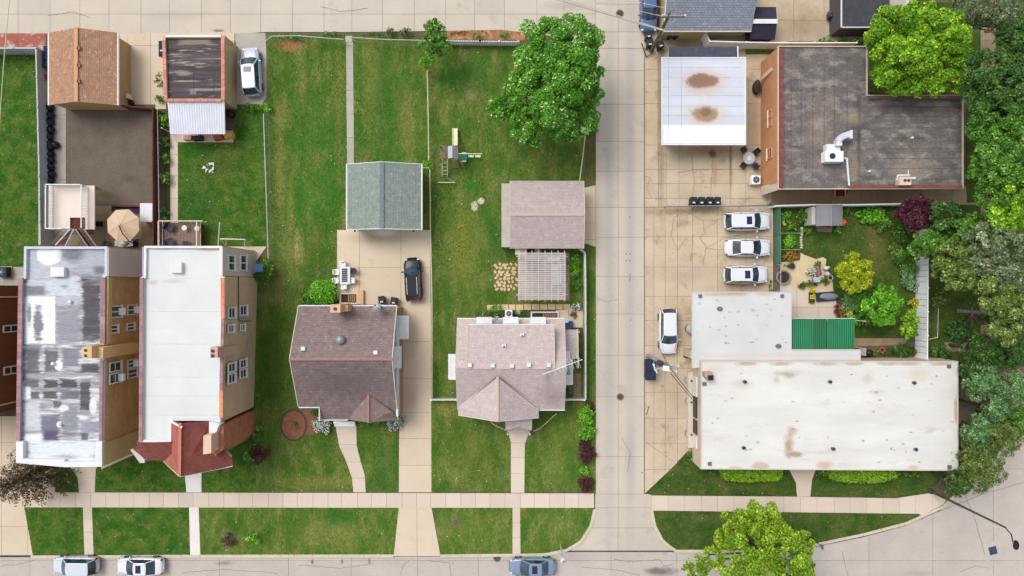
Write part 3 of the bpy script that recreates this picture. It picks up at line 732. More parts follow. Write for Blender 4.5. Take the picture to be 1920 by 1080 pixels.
coping(t, (193.5, 520), (193, 644), h1 + .02, 9, 10, pinktile)
coping(t, (191, 676), (189, 826), h1 + .02, 6, 12, pinktile)
# brick ledge outside coping
m = MB(); m.prism([W(197, 519, h1), W(202, 519, h1), W(200, 646, h1), W(197, 646, h1)], h1 - .7, h1 - .12).build('ledge', brick_gold, t)
x1w = W(196, 0, h1)[0]
# white front parapet
m = MB().prism(WP([(30, 828), (43, 828), (43, 860), (120, 862), (122, 866), (178, 866), (180, 828), (191, 828), (191, 875), (122, 876), (30, 868)], h1 + .15), h1 - .35, h1 + .15).build('front_parapet', white, t)
# pale brick front bay of the side wall + annex siding
m = MB().prism([W(190, 832, h1), W(194.5, 832, h1), W(194.5, 873, h1), W(190, 873, h1)], 0, h1 - .05); m.build('front_wall', brick_gold, t)
MB().prism([W(198, 464, h1), W(203, 464, h1), W(203, 518, h1), W(198, 518, h1)], 0, h1 - .04).build('porch_wall', siding, t)
for r, ac, sp in (((204, 227, 573, 596), True, 'v'), ((238, 255, 571, 591), True, 'v'), ((206, 220, 609, 625), False, 'v'), ((237, 251, 605, 620), False, 'v'),
                  ((204, 226, 678, 697), False, 'h'), ((204, 226, 699, 719), True, 'h'), ((238, 254, 673, 690), True, 'v'), ((238, 256, 691, 709), False, 'v')):
    u0, u1, z0, z1 = wall_rect(x1w, r); window(t, 'x', x1w, 1, u0, u1, z0, z1, split=sp, ac=ac)
# chimney
ch = MB().prism([W(154, 650, 9.4), W(172, 649, 9.4), W(172, 672, 9.4), W(154, 672, 9.4)], h1 - .4, 9.4)
ch.prism([W(176, 650, 8.6), W(203, 650, 8.0), W(202, 671, 8.0), W(176, 671, 8.6)], 3, 8.7)
c_ = ch.build('chimney', M('peach_brick', (222, 186, 140), (208, 170, 124), fine=.08), t)
for yy in (657, 667):
    MB().prism(WP([(158, yy - 2.5), (163, yy - 2.5), (163, yy + 2.5), (158, yy + 2.5)], 9.42), 9.38, 9.44).build('flue', darkmetal, c_)
MB().prism(WP([(95, 501), (121, 501), (121, 519), (95, 519)], 7.7), 7.2, 7.75).build('roof_hatch', white, t, bevel=.04)
for px, py in ((112, 796), (99, 881 - 200 + 1), (131, 566)):
    MB().lathe(*W(px, py, 7.5), [(.16, 7.3), (.16, 7.55), (.1, 7.6)], 10).build('roof_vent', white, t)

# ---- B2 white roof
roof2 = M('white_membrane_roof', (220, 223, 222), (210, 213, 213), scale=.4, fine=.05, k=.8, c3=(206, 206, 204), s3=.5, t3=.62, w3=.15,
          patches=spots([('e', 288, 530, 9, 5, (196, 180, 166), .6, 1, .8), ('e', 325, 527, 22, 4, (196, 194, 190), .6, 1.4, .8), ('e', 395, 468, 26, 3, (190, 164, 156), .5, .8, .9), ('e', 310, 467, 20, 2, (180, 180, 180), .6, 1, .8)] +
                        [('r', 345, yy, 62, .45, (176, 178, 180), .4, 3.5, .75) for yy in (584, 645, 707, 742, 778)] + [('r', 345, yy, 62, .4, (190, 192, 196), .4, 3.5, .6) for yy in (522, 615, 675, 820)], 7.3))
poly = [(270, 461), (416, 461), (416, 518), (421, 519), (417, 650), (413, 792), (393, 789), (321, 789), (321, 829), (262, 829), (264, 519), (269, 518)]
t = flat_building('apartment_building', 'tan brick apartment building with the clean white flat roof and red tiled front gable', poly, h1, brick_tan2, roof2, par=.25, parw=.2, parm=white)
x2w = W(421, 0, h1)[0]
coping(t, (266, 520), (264, 828), h1 + .02, 6.5, 24, pinktile)
coping(t, (418, 520), (418, 596), h1 + .02, 7, 6, orangetile)
coping(t, (418, 597), (417, 648), h1 + .02, 6, 4, pinktile)
coping(t, (416, 670), (415, 731), h1 + .02, 6, 5, pinktile)
coping(t, (415, 732), (415, 783), h1 + .02, 7, 4, orangetile)
MB().prism([W(414, 463, h1), W(417.5, 463, h1), W(417.5, 517, h1), W(414, 517, h1)], 0, h1 - .02).build('porch_wall', siding, t)
MB().prism([W(266, 463, h1), W(270.5, 463, h1), W(270.5, 517, h1), W(266, 517, h1)], 0, h1 - .02).build('porch_wall', M('lilac_board', (168, 150, 178), fine=.05), t)
xa = W(417.5, 0, h1)[0]
for r in ((427, 439, 478, 508), (450, 461, 478, 508)):
    u0, u1, z0, z1 = wall_rect(xa, r); window(t, 'x', xa, 1, u0, u1, z0, z1, split='v')
for r, sp in (((427, 440, 576, 597), 'h'), ((449, 462, 572, 592), 'h'), ((427, 437, 608, 624), 'h'), ((450, 458, 607, 621), 'h'),
          ((427, 440, 680, 698), 'h'), ((427, 440, 699, 719), 'h'), ((449, 461, 673, 690), 'h'), ((449, 461, 691, 709), 'h')):
    u0, u1, z0, z1 = wall_rect(x2w, r); window(t, 'x', x2w, 1, u0, u1, z0, z1, split=sp)
def wallpt(xw, px, py):
    z = H - xw * H * S / (px - 960); return (xw, (540 - py) * xw / (px - 960), z)
# downpipes / conduit on the wall
m = MB(); m.path([wallpt(x2w + .05, 447, 518), wallpt(x2w + .05, 448, 602), wallpt(x2w + .05, 471, 602)], .04)
m.build('conduit', darkmetal, t)
m = MB(); m.path([wallpt(x2w + .05, 466, 604), wallpt(x2w + .05, 466, 672)], .03); m.build('conduit', greymetal, t)
ch = MB().prism(WP([(394, 651), (408, 651), (408, 671), (394, 671)], 8.9), 7.2, 8.9); ch.prism(WP([(406, 652), (421, 652), (421, 669), (406, 669)], 7.7), 5, 7.72)
c_ = ch.build('chimney', M('pink_tan_brick', (212, 178, 160), (196, 158, 140), fine=.08), t)
for yy in (658, 667): MB().lathe(*W(399, yy, 8.9), [(.14, 8.85), (.14, 9.0)], 10).build('flue', darkmetal, c_)
MB().prism(WP([(319, 492), (341, 492), (341, 512), (319, 512)], 7.7), 7.2, 7.75).build('roof_hatch', white, t, bevel=.04)
# front: tiled roofs
tile_r = M('red_tile_shingles', (156, 92, 80), (134, 72, 64), scale=1.6, fine=.16, fscale=10, bump=.6, brick=('XY', .3, .16, (80, 45, 40), .5), c3=(178, 116, 98), s3=2, t3=.62)
tile_lit = M('sunlit_red_tile_shingles', (184, 116, 98), (162, 94, 80), scale=1.6, fine=.12, fscale=10, bump=.6, brick=('YX', .3, .16, (90, 55, 45), .4))  # same tiles, paler: sunlight on the gable's left slope is painted into the colour
MB().prism(WP([(270, 800), (417.5, 797), (417.5, 843), (404, 858), (337, 880), (310, 860), (276, 857)], 7.4), 0, 6.2).build('front_wall', brick_rust, t)
MB().prism([W(414, 797, h1), W(417.5, 797, h1), W(417.5, 843, h1), W(402, 856, h1), W(396, 850, h1), W(398, 800, h1)], 6.2, h1 - .15).build('front_bay_wall', brick_rust, t)
m = MB(); m.sheet3([V(338, 794, 8.7), V(393, 790, 7.7), V(400, 830, 7.2), V(436, 862, 6.4), V(436, 874, 6.3), V(337, 893, 8.7)], .12)
m.build('roof_slope', tile_r, t)
m = MB(); m.sheet3([V(321, 790, 7.75), V(338, 794, 8.7), V(337, 893, 8.7), V(307, 866, 6.6), V(322, 850, 7.2)], .12); m.build('roof_slope', tile_lit, t)
m = MB(); m.sheet3([V(264, 829, 7.5), V(321, 829, 7.7), V(328, 848, 7.3), V(322, 864, 6.6), V(306, 864, 6.4), V(275, 863, 6.4), V(249, 842, 6.6)], .12); m.build('roof_slope', tile_r, t)
m = MB(); m.bar(V(338, 793, 8.74), V(337, 893, 8.74), .22, .1); m.build('ridge_tile', M('ridge_clay', (190, 124, 104), fine=.1), t)
m = MB(); m.sheet3([V(321, 789, 7.9), V(342, 800, 8.9), V(340, 803, 8.9), V(320, 792, 7.9)], .1); m.build('flashing', white, t)
for a_ in (V(307, 865, 6.4), V(436, 874, 6.3)): MB().tube(a_, V(337, 893.5, 8.4), .06, 6).build('bargeboard', cream, t)
MB().prism(WP([(381, 817), (396, 815), (396, 850), (381, 852)], 8.9), 6.5, 8.9).build('chimney', M('cream_coping', (226, 196, 176), (214, 182, 160), fine=.06), t)
MB().prism(WP([(392, 790), (413, 795), (409, 800), (404, 815), (392, 816)], 7.95), 7.0, 7.95).build('gable_parapet', white, t)
for q in ([(244, 843), (250, 841), (271, 861), (271, 868), (262, 868)], [(399, 848), (404, 845), (421, 861), (420, 868), (412, 868)]):
    MB().prism(WP(q, 6.2), 4.6, 6.2).build('buttress', M('pale_brick_cheek', (214, 206, 196), (196, 186, 176), fine=.08), t)
MB().prism(WP([(256, 826), (268, 820), (268, 845), (258, 846)], 7), 3, 7).build('corner_wall', brick_dark, t)
# blue awning beside
t2 = thingp('door_awning', 'small blue awning on the side wall beside the green bush', 'awning', 487, 502)
m = MB(); m.sheet3([V(476, 494, 2.7), V(492, 495, 2.1), V(493, 509, 2.1), V(476, 510, 2.7)], .05).build('canopy', M('blue_fabric', (96, 128, 178), (82, 112, 164), fine=.06), t2)
m = MB(); m.tube(V(477, 496, 2.1), V(491, 496, 2.1), .03, 6); m.tube(V(477, 508, 2.1), V(491, 508, 2.1), .03, 6); m.build('bracket', darkmetal, t2)

# ---- gable roof helper
def shingle(name, c1, c2, c3, **kw):
    return M(name, c1, c2, scale=1.8, contrast=.5, fine=.16, fscale=9, c3=c3, s3=3.5, t3=.58, w3=.08, bump=.5, bscale=16, **kw)
# ---- G1 orange garage
sh_or = shingle('orange_shingles', (196, 154, 124), (166, 126, 102), (218, 182, 152), brick=('YX', .3, .14, (120, 104, 96), .5))
t = thingp('garage', 'garage with orange brown shingle roof and white eaves by the alley', 'garage', 160, 128)
MB().prism([W(97, 66, 2.6), W(216, 66, 2.6), W(216, 193, 2.6), W(97, 193, 2.6)], 0, 2.5).build('wall', M('tan_garage_wall', (178, 150, 112), (196, 164, 116), scale=.8, fine=.1), t)
for a in ([(97, 66.5), (216, 66.5), (143.5, 60)], [(97, 192.5), (216, 192.5), (143.5, 190)]):
    p = [V(a[0][0], a[0][1], 2.5), V(a[1][0], a[1][1], 2.5), V(a[2][0], a[2][1], 3.6)]
    yy = p[0][1]; s_ = 1 if yy > 23 else -1
    v = [(q[0], yy, q[2]) for q in p] + [(q[0], yy - s_ * .1, q[2]) for q in p]
    MB().add(v, [(0, 1, 2), (5, 4, 3), (0, 3, 4, 1), (1, 4, 5, 2), (2, 5, 3, 0)]).build('gable', cream, t)
yn, ys = W(0, 61, 2.6)[1], W(0, 197, 2.6)[1]
xl, xr, xm = W(91, 0, 2.55)[0], W(221, 0, 2.55)[0], W(143, 0, 3.8)[0]
m = MB(); m.sheet3([(xl, yn, 2.55), (xm, yn, 3.8), (xm, ys, 3.8), (xl, ys, 2.55)], .1); m.sheet3([(xm, yn, 3.8), (xr, yn, 2.55), (xr, ys, 2.55), (xm, ys, 3.8)], .1)
rf = m.build('roof', sh_or, t)
MB().bar((xm, yn + .02, 3.83), (xm, ys - .02, 3.83), .34, .06).build('ridge_cap', M('ridge_orange', (204, 156, 118), fine=.12), t)
for py in (91, 123, 153): MB().prism(WP([(145.5, py - 3.5), (152, py - 3.5), (152, py + 3.5), (145.5, py + 3.5)], 3.7), 3.2, 3.86).build('roof_vent', M('vent_brown', (150, 108, 88), fine=.1), rf, bevel=.03)
for xx in (xl, xr): MB().box(xx - .07, xx + .07, ys, yn, 2.4, 2.57).build('gutter', white, t)

# ---- G2 dark flat garage and the white corrugated lean-to
roofg2 = M('dark_wrinkled_roof', (66, 58, 62), (92, 84, 86), scale=.9, stretch=(.25, 2.6, 1), contrast=.3, fine=.26, fscale=8, bump=1, bscale=9, c3=(166, 156, 146), s3=1.3, t3=.57, w3=.05, streak=True,
           patches=spots([('r', 366, 79, 30, 5, (150, 138, 124), .3, .6, .8), ('e', 345, 137, 16, 5, (150, 142, 132), .4, 1.2, .8), ('r', 352, 152, 22, 1.6, (164, 156, 146), .5, 1.6, .8), ('r', 400, 110, 34, 1.4, (150, 142, 134), .5, 1.8, .8),
                          ('r', 385, 168, 28, 2, (160, 150, 142), .4, 2, .7), ('r', 362, 172, 6, 5, (150, 142, 134), .4, 1, .7), ('r', 363.5, 150, .5, 36, (20, 18, 20), .6, .6, .8), ('r', 401, 160, .5, 26, (20, 18, 20), .6, .6, .8)], 2.7))
t = flat_building('garage', 'garage with wrinkled black flat roof edged in salmon clay tiles', [(305, 66), (421, 66), (421, 190), (309, 190)], 2.9, M('sandy_wall', (186, 160, 118), (206, 182, 142), scale=.9, fine=.12), roofg2, par=.22, parw=.25)
coping(t, (307.5, 76), (311, 188), 2.92, 6, 10, terracotta)
coping(t, (418, 70), (418.5, 188), 2.92, 6.5, 9, terracotta)
coping(t, (313, 188.5), (415, 188.5), 2.92, 4.5, 8, terracotta)
MB().box(*[W(311, 0, 2.9)[0], W(415, 0, 2.9)[0]], *[W(0, 70, 2.9)[1], W(0, 66, 2.9)[1]], 2.8, 2.98).build('fascia', white, t)
MB().prism([W(424, 80), W(441, 78), W(441, 195), W(424, 195)], 0, .25).build('plinth', M('sand_plinth', (196, 170, 124), fine=.12), t)
t = thingp('lean_to_shelter', 'white corrugated metal lean-to roof behind the black roofed garage', 'shelter', 372, 222)
hx, hy = 2.75, 2.3
m = MB(); n = 46
xs_ = np.linspace(0, 1, n + 1); vs = []; fs = []
for i, u in enumerate(xs_):
    zz = .035 if i % 2 else 0
    xa_, ya_, _ = V(314 + 107 * u, 190.5, hx); xb_, yb_, _ = V(319 + 103.5 * u, 251.5, hy)
    vs += [(xa_, ya_, hx + zz), (xb_, yb_, hy + zz), (xa_, ya_, hx + zz - .02), (xb_, yb_, hy + zz - .02)]
for i in range(n):
    a = i * 4; b = a + 4; fs += [(a, a + 1, b + 1, b), (a + 2, b + 2, b + 3, a + 3), (a + 1, a + 3, b + 3, b + 1), (a, b, b + 2, a + 2)]
m.add(vs, fs).build('corrugated_roof', M('white_metal_sheet', (222, 224, 236), (206, 208, 222), fine=.04, rough=.4, wave=('X', .21, .12)), t)
for px, py in ((325, 250), (420, 249), (372, 250)): MB().tube(V(px, py, 0), V(px, py, hy - .02) if False else (*W(px, py)[:2], hy - .05), .06, 8).build('post', cream, t)
m = MB(); m.bar(V(322, 249, hy - .1), V(421, 249, hy - .1), .1, .14).build('beam', M('red_beam', (150, 96, 84), fine=.1), t)
paving('patio', [(324, 245), (438, 245), (438, 267), (333, 267), (324, 262)], [324, 380, 440], [240, 270], drive, dirtjoint, z=.05)

# ---- G3 green garage
sh_g = shingle('green_shingles', (154, 166, 158), (132, 146, 138), (174, 186, 176), brick=('YX', .3, .14, (90, 100, 100), .5), )
t = thingp('garage', 'green shingle roofed garage at the head of the driveway', 'garage', 720, 370)
yn, ys = W(0, 308, 2.8)[1], W(0, 430, 2.8)[1]; xl, xr, xm = W(650, 0, 2.7)[0], W(791, 0, 2.7)[0], W(716, 0, 3.9)[0]
MB().box(xl + .3, xr - .3, ys + .25, yn - .25, 0, 2.65).build('wall', vinyl, t)
m = MB()
m.sheet3([(xl, yn, 2.7), (xm, yn, 3.9), (xm, ys, 3.9), (xl, ys, 2.7)], .1); m.sheet3([(xm, yn, 3.9), (xr, yn, 2.7), (xr, ys, 2.7), (xm, ys, 3.9)], .1)
rf = m.build('roof', sh_g, t)
for yy in (yn - .3, ys + .3):
    MB().add([(xl + .3, yy, 2.65), (xr - .3, yy, 2.65), (xm, yy, 3.8), (xl + .3, yy - .08, 2.65), (xr - .3, yy - .08, 2.65), (xm, yy - .08, 3.8)], [(0, 1, 2), (5, 4, 3), (0, 3, 4, 1), (1, 4, 5, 2), (2, 5, 3, 0)]).build('gable', vinyl, t)
MB().bar((xm, yn, 3.93), (xm, ys, 3.93), .38, .05).build('ridge_cap', M('ridge_green', (128, 144, 142), (100, 116, 118), scale=4, fine=.2), rf)
for xx in (xl, xr): MB().box(xx - .06, xx + .06, ys - .02, yn + .02, 2.55, 2.72).build('gutter', white, t)
for yy, s_ in ((yn, 1), (ys, -1)):
    m = MB(); m.bar((xl, yy + s_ * .03, 2.66), (xm, yy + s_ * .03, 3.86), .06, .16); m.bar((xm, yy + s_ * .03, 3.86), (xr, yy + s_ * .03, 2.66), .06, .16); m.build('bargeboard', white, t)
MB().box(xl + 1.3, xr - 1.3, ys + .12, ys + .24, 0, 2.2).build('garage_door', white, t)
for px in (676, 782): MB().box(W(px, 0)[0] - .07, W(px, 0)[0] + .07, ys - .2, ys + .2, 2.3, 2.5).build('wall_lamp', darkmetal, t)

# ---- G4 pink garage
sh_p = shingle('pink_grey_shingles', (194, 180, 178), (178, 164, 162), (206, 192, 188), brick=('XY', .3, .14, (150, 140, 138), .35))
t = thingp('garage', 'garage with dusty pink shingle roof next to the white pergola', 'garage', 1025, 402)
xl, xr = W(957, 0, 2.7)[0], W(1094, 0, 2.7)[0]; yn, ys, ym = W(0, 339, 2.7)[1], W(0, 466, 2.7)[1], W(0, 402, 3.6)[1]
MB().box(xl + .2, xr - .3, ys + .3, yn - .3, 0, 2.6).build('wall', cream, t)
m = MB(); m.sheet3([(xl, yn, 2.7), (xr, yn, 2.7), (xr, ym, 3.6), (xl, ym, 3.6)], .1); m.sheet3([(xl, ym, 3.6), (xr, ym, 3.6), (xr, ys, 2.7), (xl, ys, 2.7)], .1)
rf = m.build('roof', sh_p, t)
MB().bar((xl, ym, 3.62), (xr, ym, 3.62), .28, .05).build('ridge_cap', M('ridge_pink', (190, 172, 166), fine=.1), rf)
for xx, s_ in ((xl, -1), (xr, 1)):
    m = MB(); m.bar((xx + s_ * .03, yn, 2.66), (xx + s_ * .03, ym, 3.56), .06, .14); m.bar((xx + s_ * .03, ym, 3.56), (xx + s_ * .03, ys, 2.66), .06, .14); m.build('bargeboard', cream, t)
    MB().add([(xx - s_ * .3, yn - .3, 2.6), (xx - s_ * .3, ys + .3, 2.6), (xx - s_ * .3, ym, 3.5), (xx - s_ * .4, yn - .3, 2.6), (xx - s_ * .4, ys + .3, 2.6), (xx - s_ * .4, ym, 3.5)], [(0, 1, 2), (5, 4, 3), (0, 3, 4, 1), (1, 4, 5, 2), (2, 5, 3, 0)]).build('gable', cream, t)
MB().box(xl - .85, xl - .03, W(0, 463, 2.2)[1], W(0, 344, 2.2)[1], 0, 2.2).build('lean_to', M('lean_to_pale', (196, 188, 178), (180, 170, 160), scale=1, fine=.1), t)
MB().box(W(966, 0, 2.2)[0], W(988, 0, 2.2)[0], ys - .55, ys + .2, 0, 2.1).build('side_porch', cream, t)

# ---- H1 brown shingle house
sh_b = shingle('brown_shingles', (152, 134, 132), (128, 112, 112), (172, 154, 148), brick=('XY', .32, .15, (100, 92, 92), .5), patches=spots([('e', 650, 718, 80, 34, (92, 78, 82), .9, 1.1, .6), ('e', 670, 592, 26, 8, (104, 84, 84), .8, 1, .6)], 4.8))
t = thingp('house', 'brown shingled house with white awnings beside the long driveway', 'house', 655, 680)
he, hr = 3.6, 6.1
yN, yR, yS = W(0, 574, he)[1], W(0, 673, hr)[1], W(0, 763, he)[1]
xL, xR = W(560, 0, he)[0], W(743.5, 0, he)[0]; xm1 = W(599, 0, he)[0]
sl_ = (hr - he) / (yR - yS); h2 = he - (yS - W(0, 787, 3)[1]) * sl_; yF = W(0, 787, 3)[1]
brk = M('tan_house_brick', (196, 160, 112), (180, 142, 96), fine=.1, brick=('YZ', .22, .075, (120, 100, 80), .4))
m = MB(); m.prism([(xL + .3, yS + .25), (xm1 + .25, yS + .25), (xm1 + .25, yF + .25), (xR - .02 + .05, yF + .25), (xR + .03, yN - .2), (xL + .3, yN - .2)], 0, 2.7); m.build('wall', brk, t)
MB().prism([(xL + .3, yS + .25), (xm1 + .25, yS + .25), (xm1 + .25, yF + .3), (xR - .1, yF + .3), (xR - .1, yN - .25), (xL + .32, yN - .25)], 2.7, h2 - .1).build('upper_wall', siding_w, t)
for xx in (xL + .35, xR - .12):
    MB().add([(xx, yN - .3, h2 - .1), (xx, yS + .1, h2 - .1), (xx, yS + .1, he - .15), (xx, yR, hr - .15), (xx, yN - .3, he - .15)] + [(xx - .12, yN - .3, h2 - .1), (xx - .12, yS + .1, h2 - .1), (xx - .12, yS + .1, he - .15), (xx - .12, yR, hr - .15), (xx - .12, yN - .3, he - .15)],
             [(0, 1, 2, 3, 4), (9, 8, 7, 6, 5)] + [(i, (i + 1) % 5, 5 + (i + 1) % 5, 5 + i) for i in range(5)]).build('gable', siding_w, t)
# white band leaning out along the right edge, seen under the roof edge
MB().prism([(xR - .05, yF + .4), (xR + .12, yF + .4), (xR + .12, yN - .9), (xR - .05, yN - .9)], 2.72, 3.5).build('siding_band', siding_w, t)
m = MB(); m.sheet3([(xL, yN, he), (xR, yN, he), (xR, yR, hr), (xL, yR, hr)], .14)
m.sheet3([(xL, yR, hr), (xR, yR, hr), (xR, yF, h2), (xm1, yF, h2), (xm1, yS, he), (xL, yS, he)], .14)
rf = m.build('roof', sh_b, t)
MB().bar((xL, yR, hr + .03), (xR, yR, hr + .03), .26, .06).build('ridge_cap', M('ridge_brown', (166, 130, 120), (144, 110, 102), scale=3, fine=.12), rf)
# front gable
gx, gy0 = W(690, 0, 4.4)[0], W(0, 740, 4.5)[1]; gyF = W(0, 793, 4.4)[1]; hg = he + (gy0 - yS) * sl_
gl, gr = W(652, 0, h2)[0], xR
m = MB(); m.sheet3([(gl, yF + .01, h2 + .02), (gx, gyF, hg), (gx, gy0, hg + .02)], .12); m.sheet3([(gx, gy0, hg + .02), (gx, gyF, hg), (gr, yF, h2 + .02), (gr, yF + .85, h2 + .95) if False else (gr - .4, yF + .9, h2 + .75)], .12)
m.build('gable_roof', shingle('brown_gable_shingles', (158, 136, 132), (136, 114, 112), (174, 152, 146), brick=('YX', .32, .15, (100, 90, 88), .5)), t)
MB().bar((gx, gy0, hg + .05), (gx, gyF, hg + .04), .2, .05).build('gable_ridge_cap', M('ridge_brown', (188, 144, 128)), t)
for x_, y_, z_ in ((xL - .03, yN, he), (xL - .03, yS, he), (xR + .03, yN, he), (xR + .03, yF, h2)): MB().bar((x_, yR, hr - .06), (x_, y_, z_ - .06), .07, .18).build('bargeboard', cream, t)
for g_ in ((xL, xR, yN - .02, yN + .1, he - .16, he - .01), (xL, xm1, yS - .1, yS + .02, he - .16, he - .01), (xm1, gl, yF - .1, yF + .02, h2 - .16, h2 - .01)): MB().box(*g_).build('gutter', white, t)
m = MB().box(xm1 - .07, xm1 + .01, yF, yS, h2 - .1, he - .02).build('trim', white, t)
m = MB().prism(WP([(619, 571), (638, 571), (638, 586), (619, 586)], 6.4), 2.5, 6.4); m.prism(WP([(637, 574), (652, 572), (652, 584), (637, 584)], 5.2), .5, 5.2)
c_ = m.build('chimney', M('peach_chimney_brick', (226, 188, 160), (204, 166, 120), scale=1, fine=.1), t)
MB().lathe(*W(628.5, 579, 6.4), [(.15, 6.3), (.15, 6.5)], 10).build('flue', darkmetal, c_)
MB().lathe(*W(637.5, 638, 5.6), [(.42, 4.85), (.42, 5.55), (.36, 5.7), (.1, 5.85)], 18).build('turbine_vent', greymetal, rf, smooth=True)
for px, py in ((568, 654), (704, 661)): MB().prism(WP([(px - 4, py - 3.5), (px + 4, py - 3.5), (px + 4, py + 3.5), (px - 4, py + 3.5)], 5.9), 5.3, 5.95).build('roof_vent', white, rf, bevel=.04)
def awning(name, label, a, ha, hb, parent=None, mat=None):
    (x0, y0), (x1, y1), (x2, y2), (x3, y3) = a        # first two: on the wall (high), last two outer (low)
    cx, cy = sum(p[0] for p in a) / 4, sum(p[1] for p in a) / 4
    n = 6; tt = parent
    p = [V(x0, y0, ha), V(x1, y1, ha), V(x2, y2, hb), V(x3, y3, hb)]
    m = MB().sheet3(p, .04)
    fr = m.build('awning', mat or white, tt)
    for i in range(n + 1):
        u = i / n; A = [p[0][k] + (p[1][k] - p[0][k]) * u for k in range(3)]; B_ = [p[3][k] + (p[2][k] - p[3][k]) * u for k in range(3)]
        MB().bar((A[0], A[1], A[2] + .02), (B_[0], B_[1], B_[2] + .02), .04, .03).build('rib', white, fr)
    MB().bar(p[2][:2] + (hb - .06,), p[3][:2] + (hb - .06,), .05, .16).build('valance', white, fr)
awning('a', '', [(742, 592), (742, 636), (766, 635), (766, 592)], 2.9, 2.2, t)
awning('a', '', [(733, 650), (733, 690), (752, 690), (752, 649)], 4.2, 3.4, t)
def dish(px, py, h, r, parent=None, mat=None, az=200, label='', name='satellite_dish'):
    x, y = W(px, py, h); tt = thing(name, label, 'satellite dish', x, y, h - .7)
    n = 18; d = Vector((sin(radians(az)) * .72, cos(radians(az)) * .72, .7)).normalized(); u = d.orthogonal().normalized(); w = d.cross(u)
    m = MB(); vs = []; fs = []
    for j, (rr, dd) in enumerate(((0.02, 0), (r * .5, .05), (r * .85, .13), (r, .18), (r * 1.0, .15), (r * .5, .02), (.02, -.03))):
        for i in range(n):
            a = 2 * pi * i / n; p = Vector((x, y, h)) + (u * cos(a) + w * sin(a) * .9) * rr + d * dd; vs.append(p)
    for j in range(6): fs += [(j * n + i, j * n + (i + 1) % n, (j + 1) * n + (i + 1) % n, (j + 1) * n + i) for i in range(n)]
    m.add(vs, fs).build('reflector', greymetal if mat is None else mat, tt, smooth=True)
    m = MB(); m.tube((x, y, h - .02), (x, y, h - .72), .035, 8); m.build('mast', greymetal, tt)
    e = Vector((x, y, h)) + d * .5 + w * -.1; m = MB(); m.tube(Vector((x, y, h)) - w * r * .8 + d * .1, e, .018, 6); m.tube(e, e + d * .12, .05, 8); m.build('feed_arm', darkmetal, tt)
dish(708, 579, 5.0, .5, label='larger satellite dish at the rear corner of the brown roof', az=330)
dish(720, 581, 4.8, .27, label='smaller satellite dish right of the large dish on the brown roof', az=330)
# back step well
def stair_well(px0, px1, py0, py1, n, label, dirx=1, edge=cream):
    tt = thingp('basement_stairs', label, 'stairs', (px0 + px1) / 2, (py0 + py1) / 2)
    a, b = W(px0, py0), W(px1, py1)
    MB().ring([W(px0, py0), W(px1, py0), W(px1, py1), W(px0, py1)], .14, 0, .25).build('curb_wall', edge, tt)
    MB().box(a[0] + .15, b[0] - .15, a[1] - .15, b[1] + .15, .03, .062).build('landing', M('stair_dark', (72, 56, 46), (50, 40, 34), fine=.2), tt)
    for i in range(n):
        w = (b[0] - a[0] - .5) * .62 / n
        x = (b[0] - .18 - w * (i + 1)) if dirx > 0 else (a[0] + .18 + w * i)
        MB().box(x, x + w * .6, a[1] - .2, b[1] + .2, .07, .2 - i * .012).build('step', M('stair_tread', (176, 142, 110), (150, 116, 88), fine=.15), tt)
stair_well(638, 672, 549, 570, 4, 'concrete edged basement stair well behind the brown house')
MB().prism(WP([(672, 544), (683, 544), (683, 571), (672, 571)]), 0, .42).build('retaining_wall', M('yellow_cap', (204, 176, 130), fine=.08), None, label='low yellow concrete wall beside the basement stairs', cat='wall')
tt = thingp('front_steps', 'white front stoop steps under the eave of the brown house', 'steps', 647, 793)
for i in range(3): MB().prism(WP([(628, 788), (667, 788), (667, 792 + 3.2 * i), (628, 792 + 3.2 * i)]), 0, .55 - .16 * i).build('step', vinyl, tt)
for px in (627.5, 666): MB().tube(V(px, 789, .3), V(px, 800, .9), .035, 6).build('handrail', white, tt)

# ---- H2 pink shingle house
sh_q = shingle('rose_shingles', (206, 191, 188), (190, 175, 172), (218, 205, 199), brick=('XY', .32, .15, (160, 150, 148), .3),
    patches=spots([('e', 1040, 745, 30, 20, (128, 110, 112), .9, 1.2, .5), ('e', 1028, 705, 8, 26, (140, 124, 122), .9, .9, .5)], 4))
t = thingp('house', 'dusty pink shingled house with white window awnings on the alley corner', 'house', 958, 690)
he, hr = 3.1, 5.2
yN, yR, yS = W(0, 598, he)[1], W(0, 690, hr)[1], W(0, 768, he)[1]; xL, xR = W(857, 0, he)[0], W(1059, 0, he)[0]
MB().prism([(xL + .35, yS + .35), (xR - .35, yS + .35), (xR - .35, yN - .35), (xL + .35, yN - .35)], 0, he - .1).build('wall', M('pink_brick', (190, 160, 140), (170, 140, 120), fine=.1, brick=('YZ', .22, .075, (120, 100, 90), .4)), t)
m = MB(); m.sheet3([(xL, yN, he), (xR, yN, he), (xR, yR, hr), (xL, yR, hr)], .14); m.sheet3([(xL, yR, hr), (xR, yR, hr), (xR, yS, he), (xL, yS, he)], .14)
rf = m.build('roof', sh_q, t)
for xx in (xL + .4, xR - .35):
    MB().add([(xx, yN - .4, he - .1), (xx, yS + .4, he - .1), (xx, yR, hr - .2)] + [(xx - .1, yN - .4, he - .1), (xx - .1, yS + .4, he - .1), (xx - .1, yR, hr - .2)], [(0, 1, 2), (5, 4, 3), (0, 3, 4, 1), (1, 4, 5, 2), (2, 5, 3, 0)]).build('gable', cream, t)
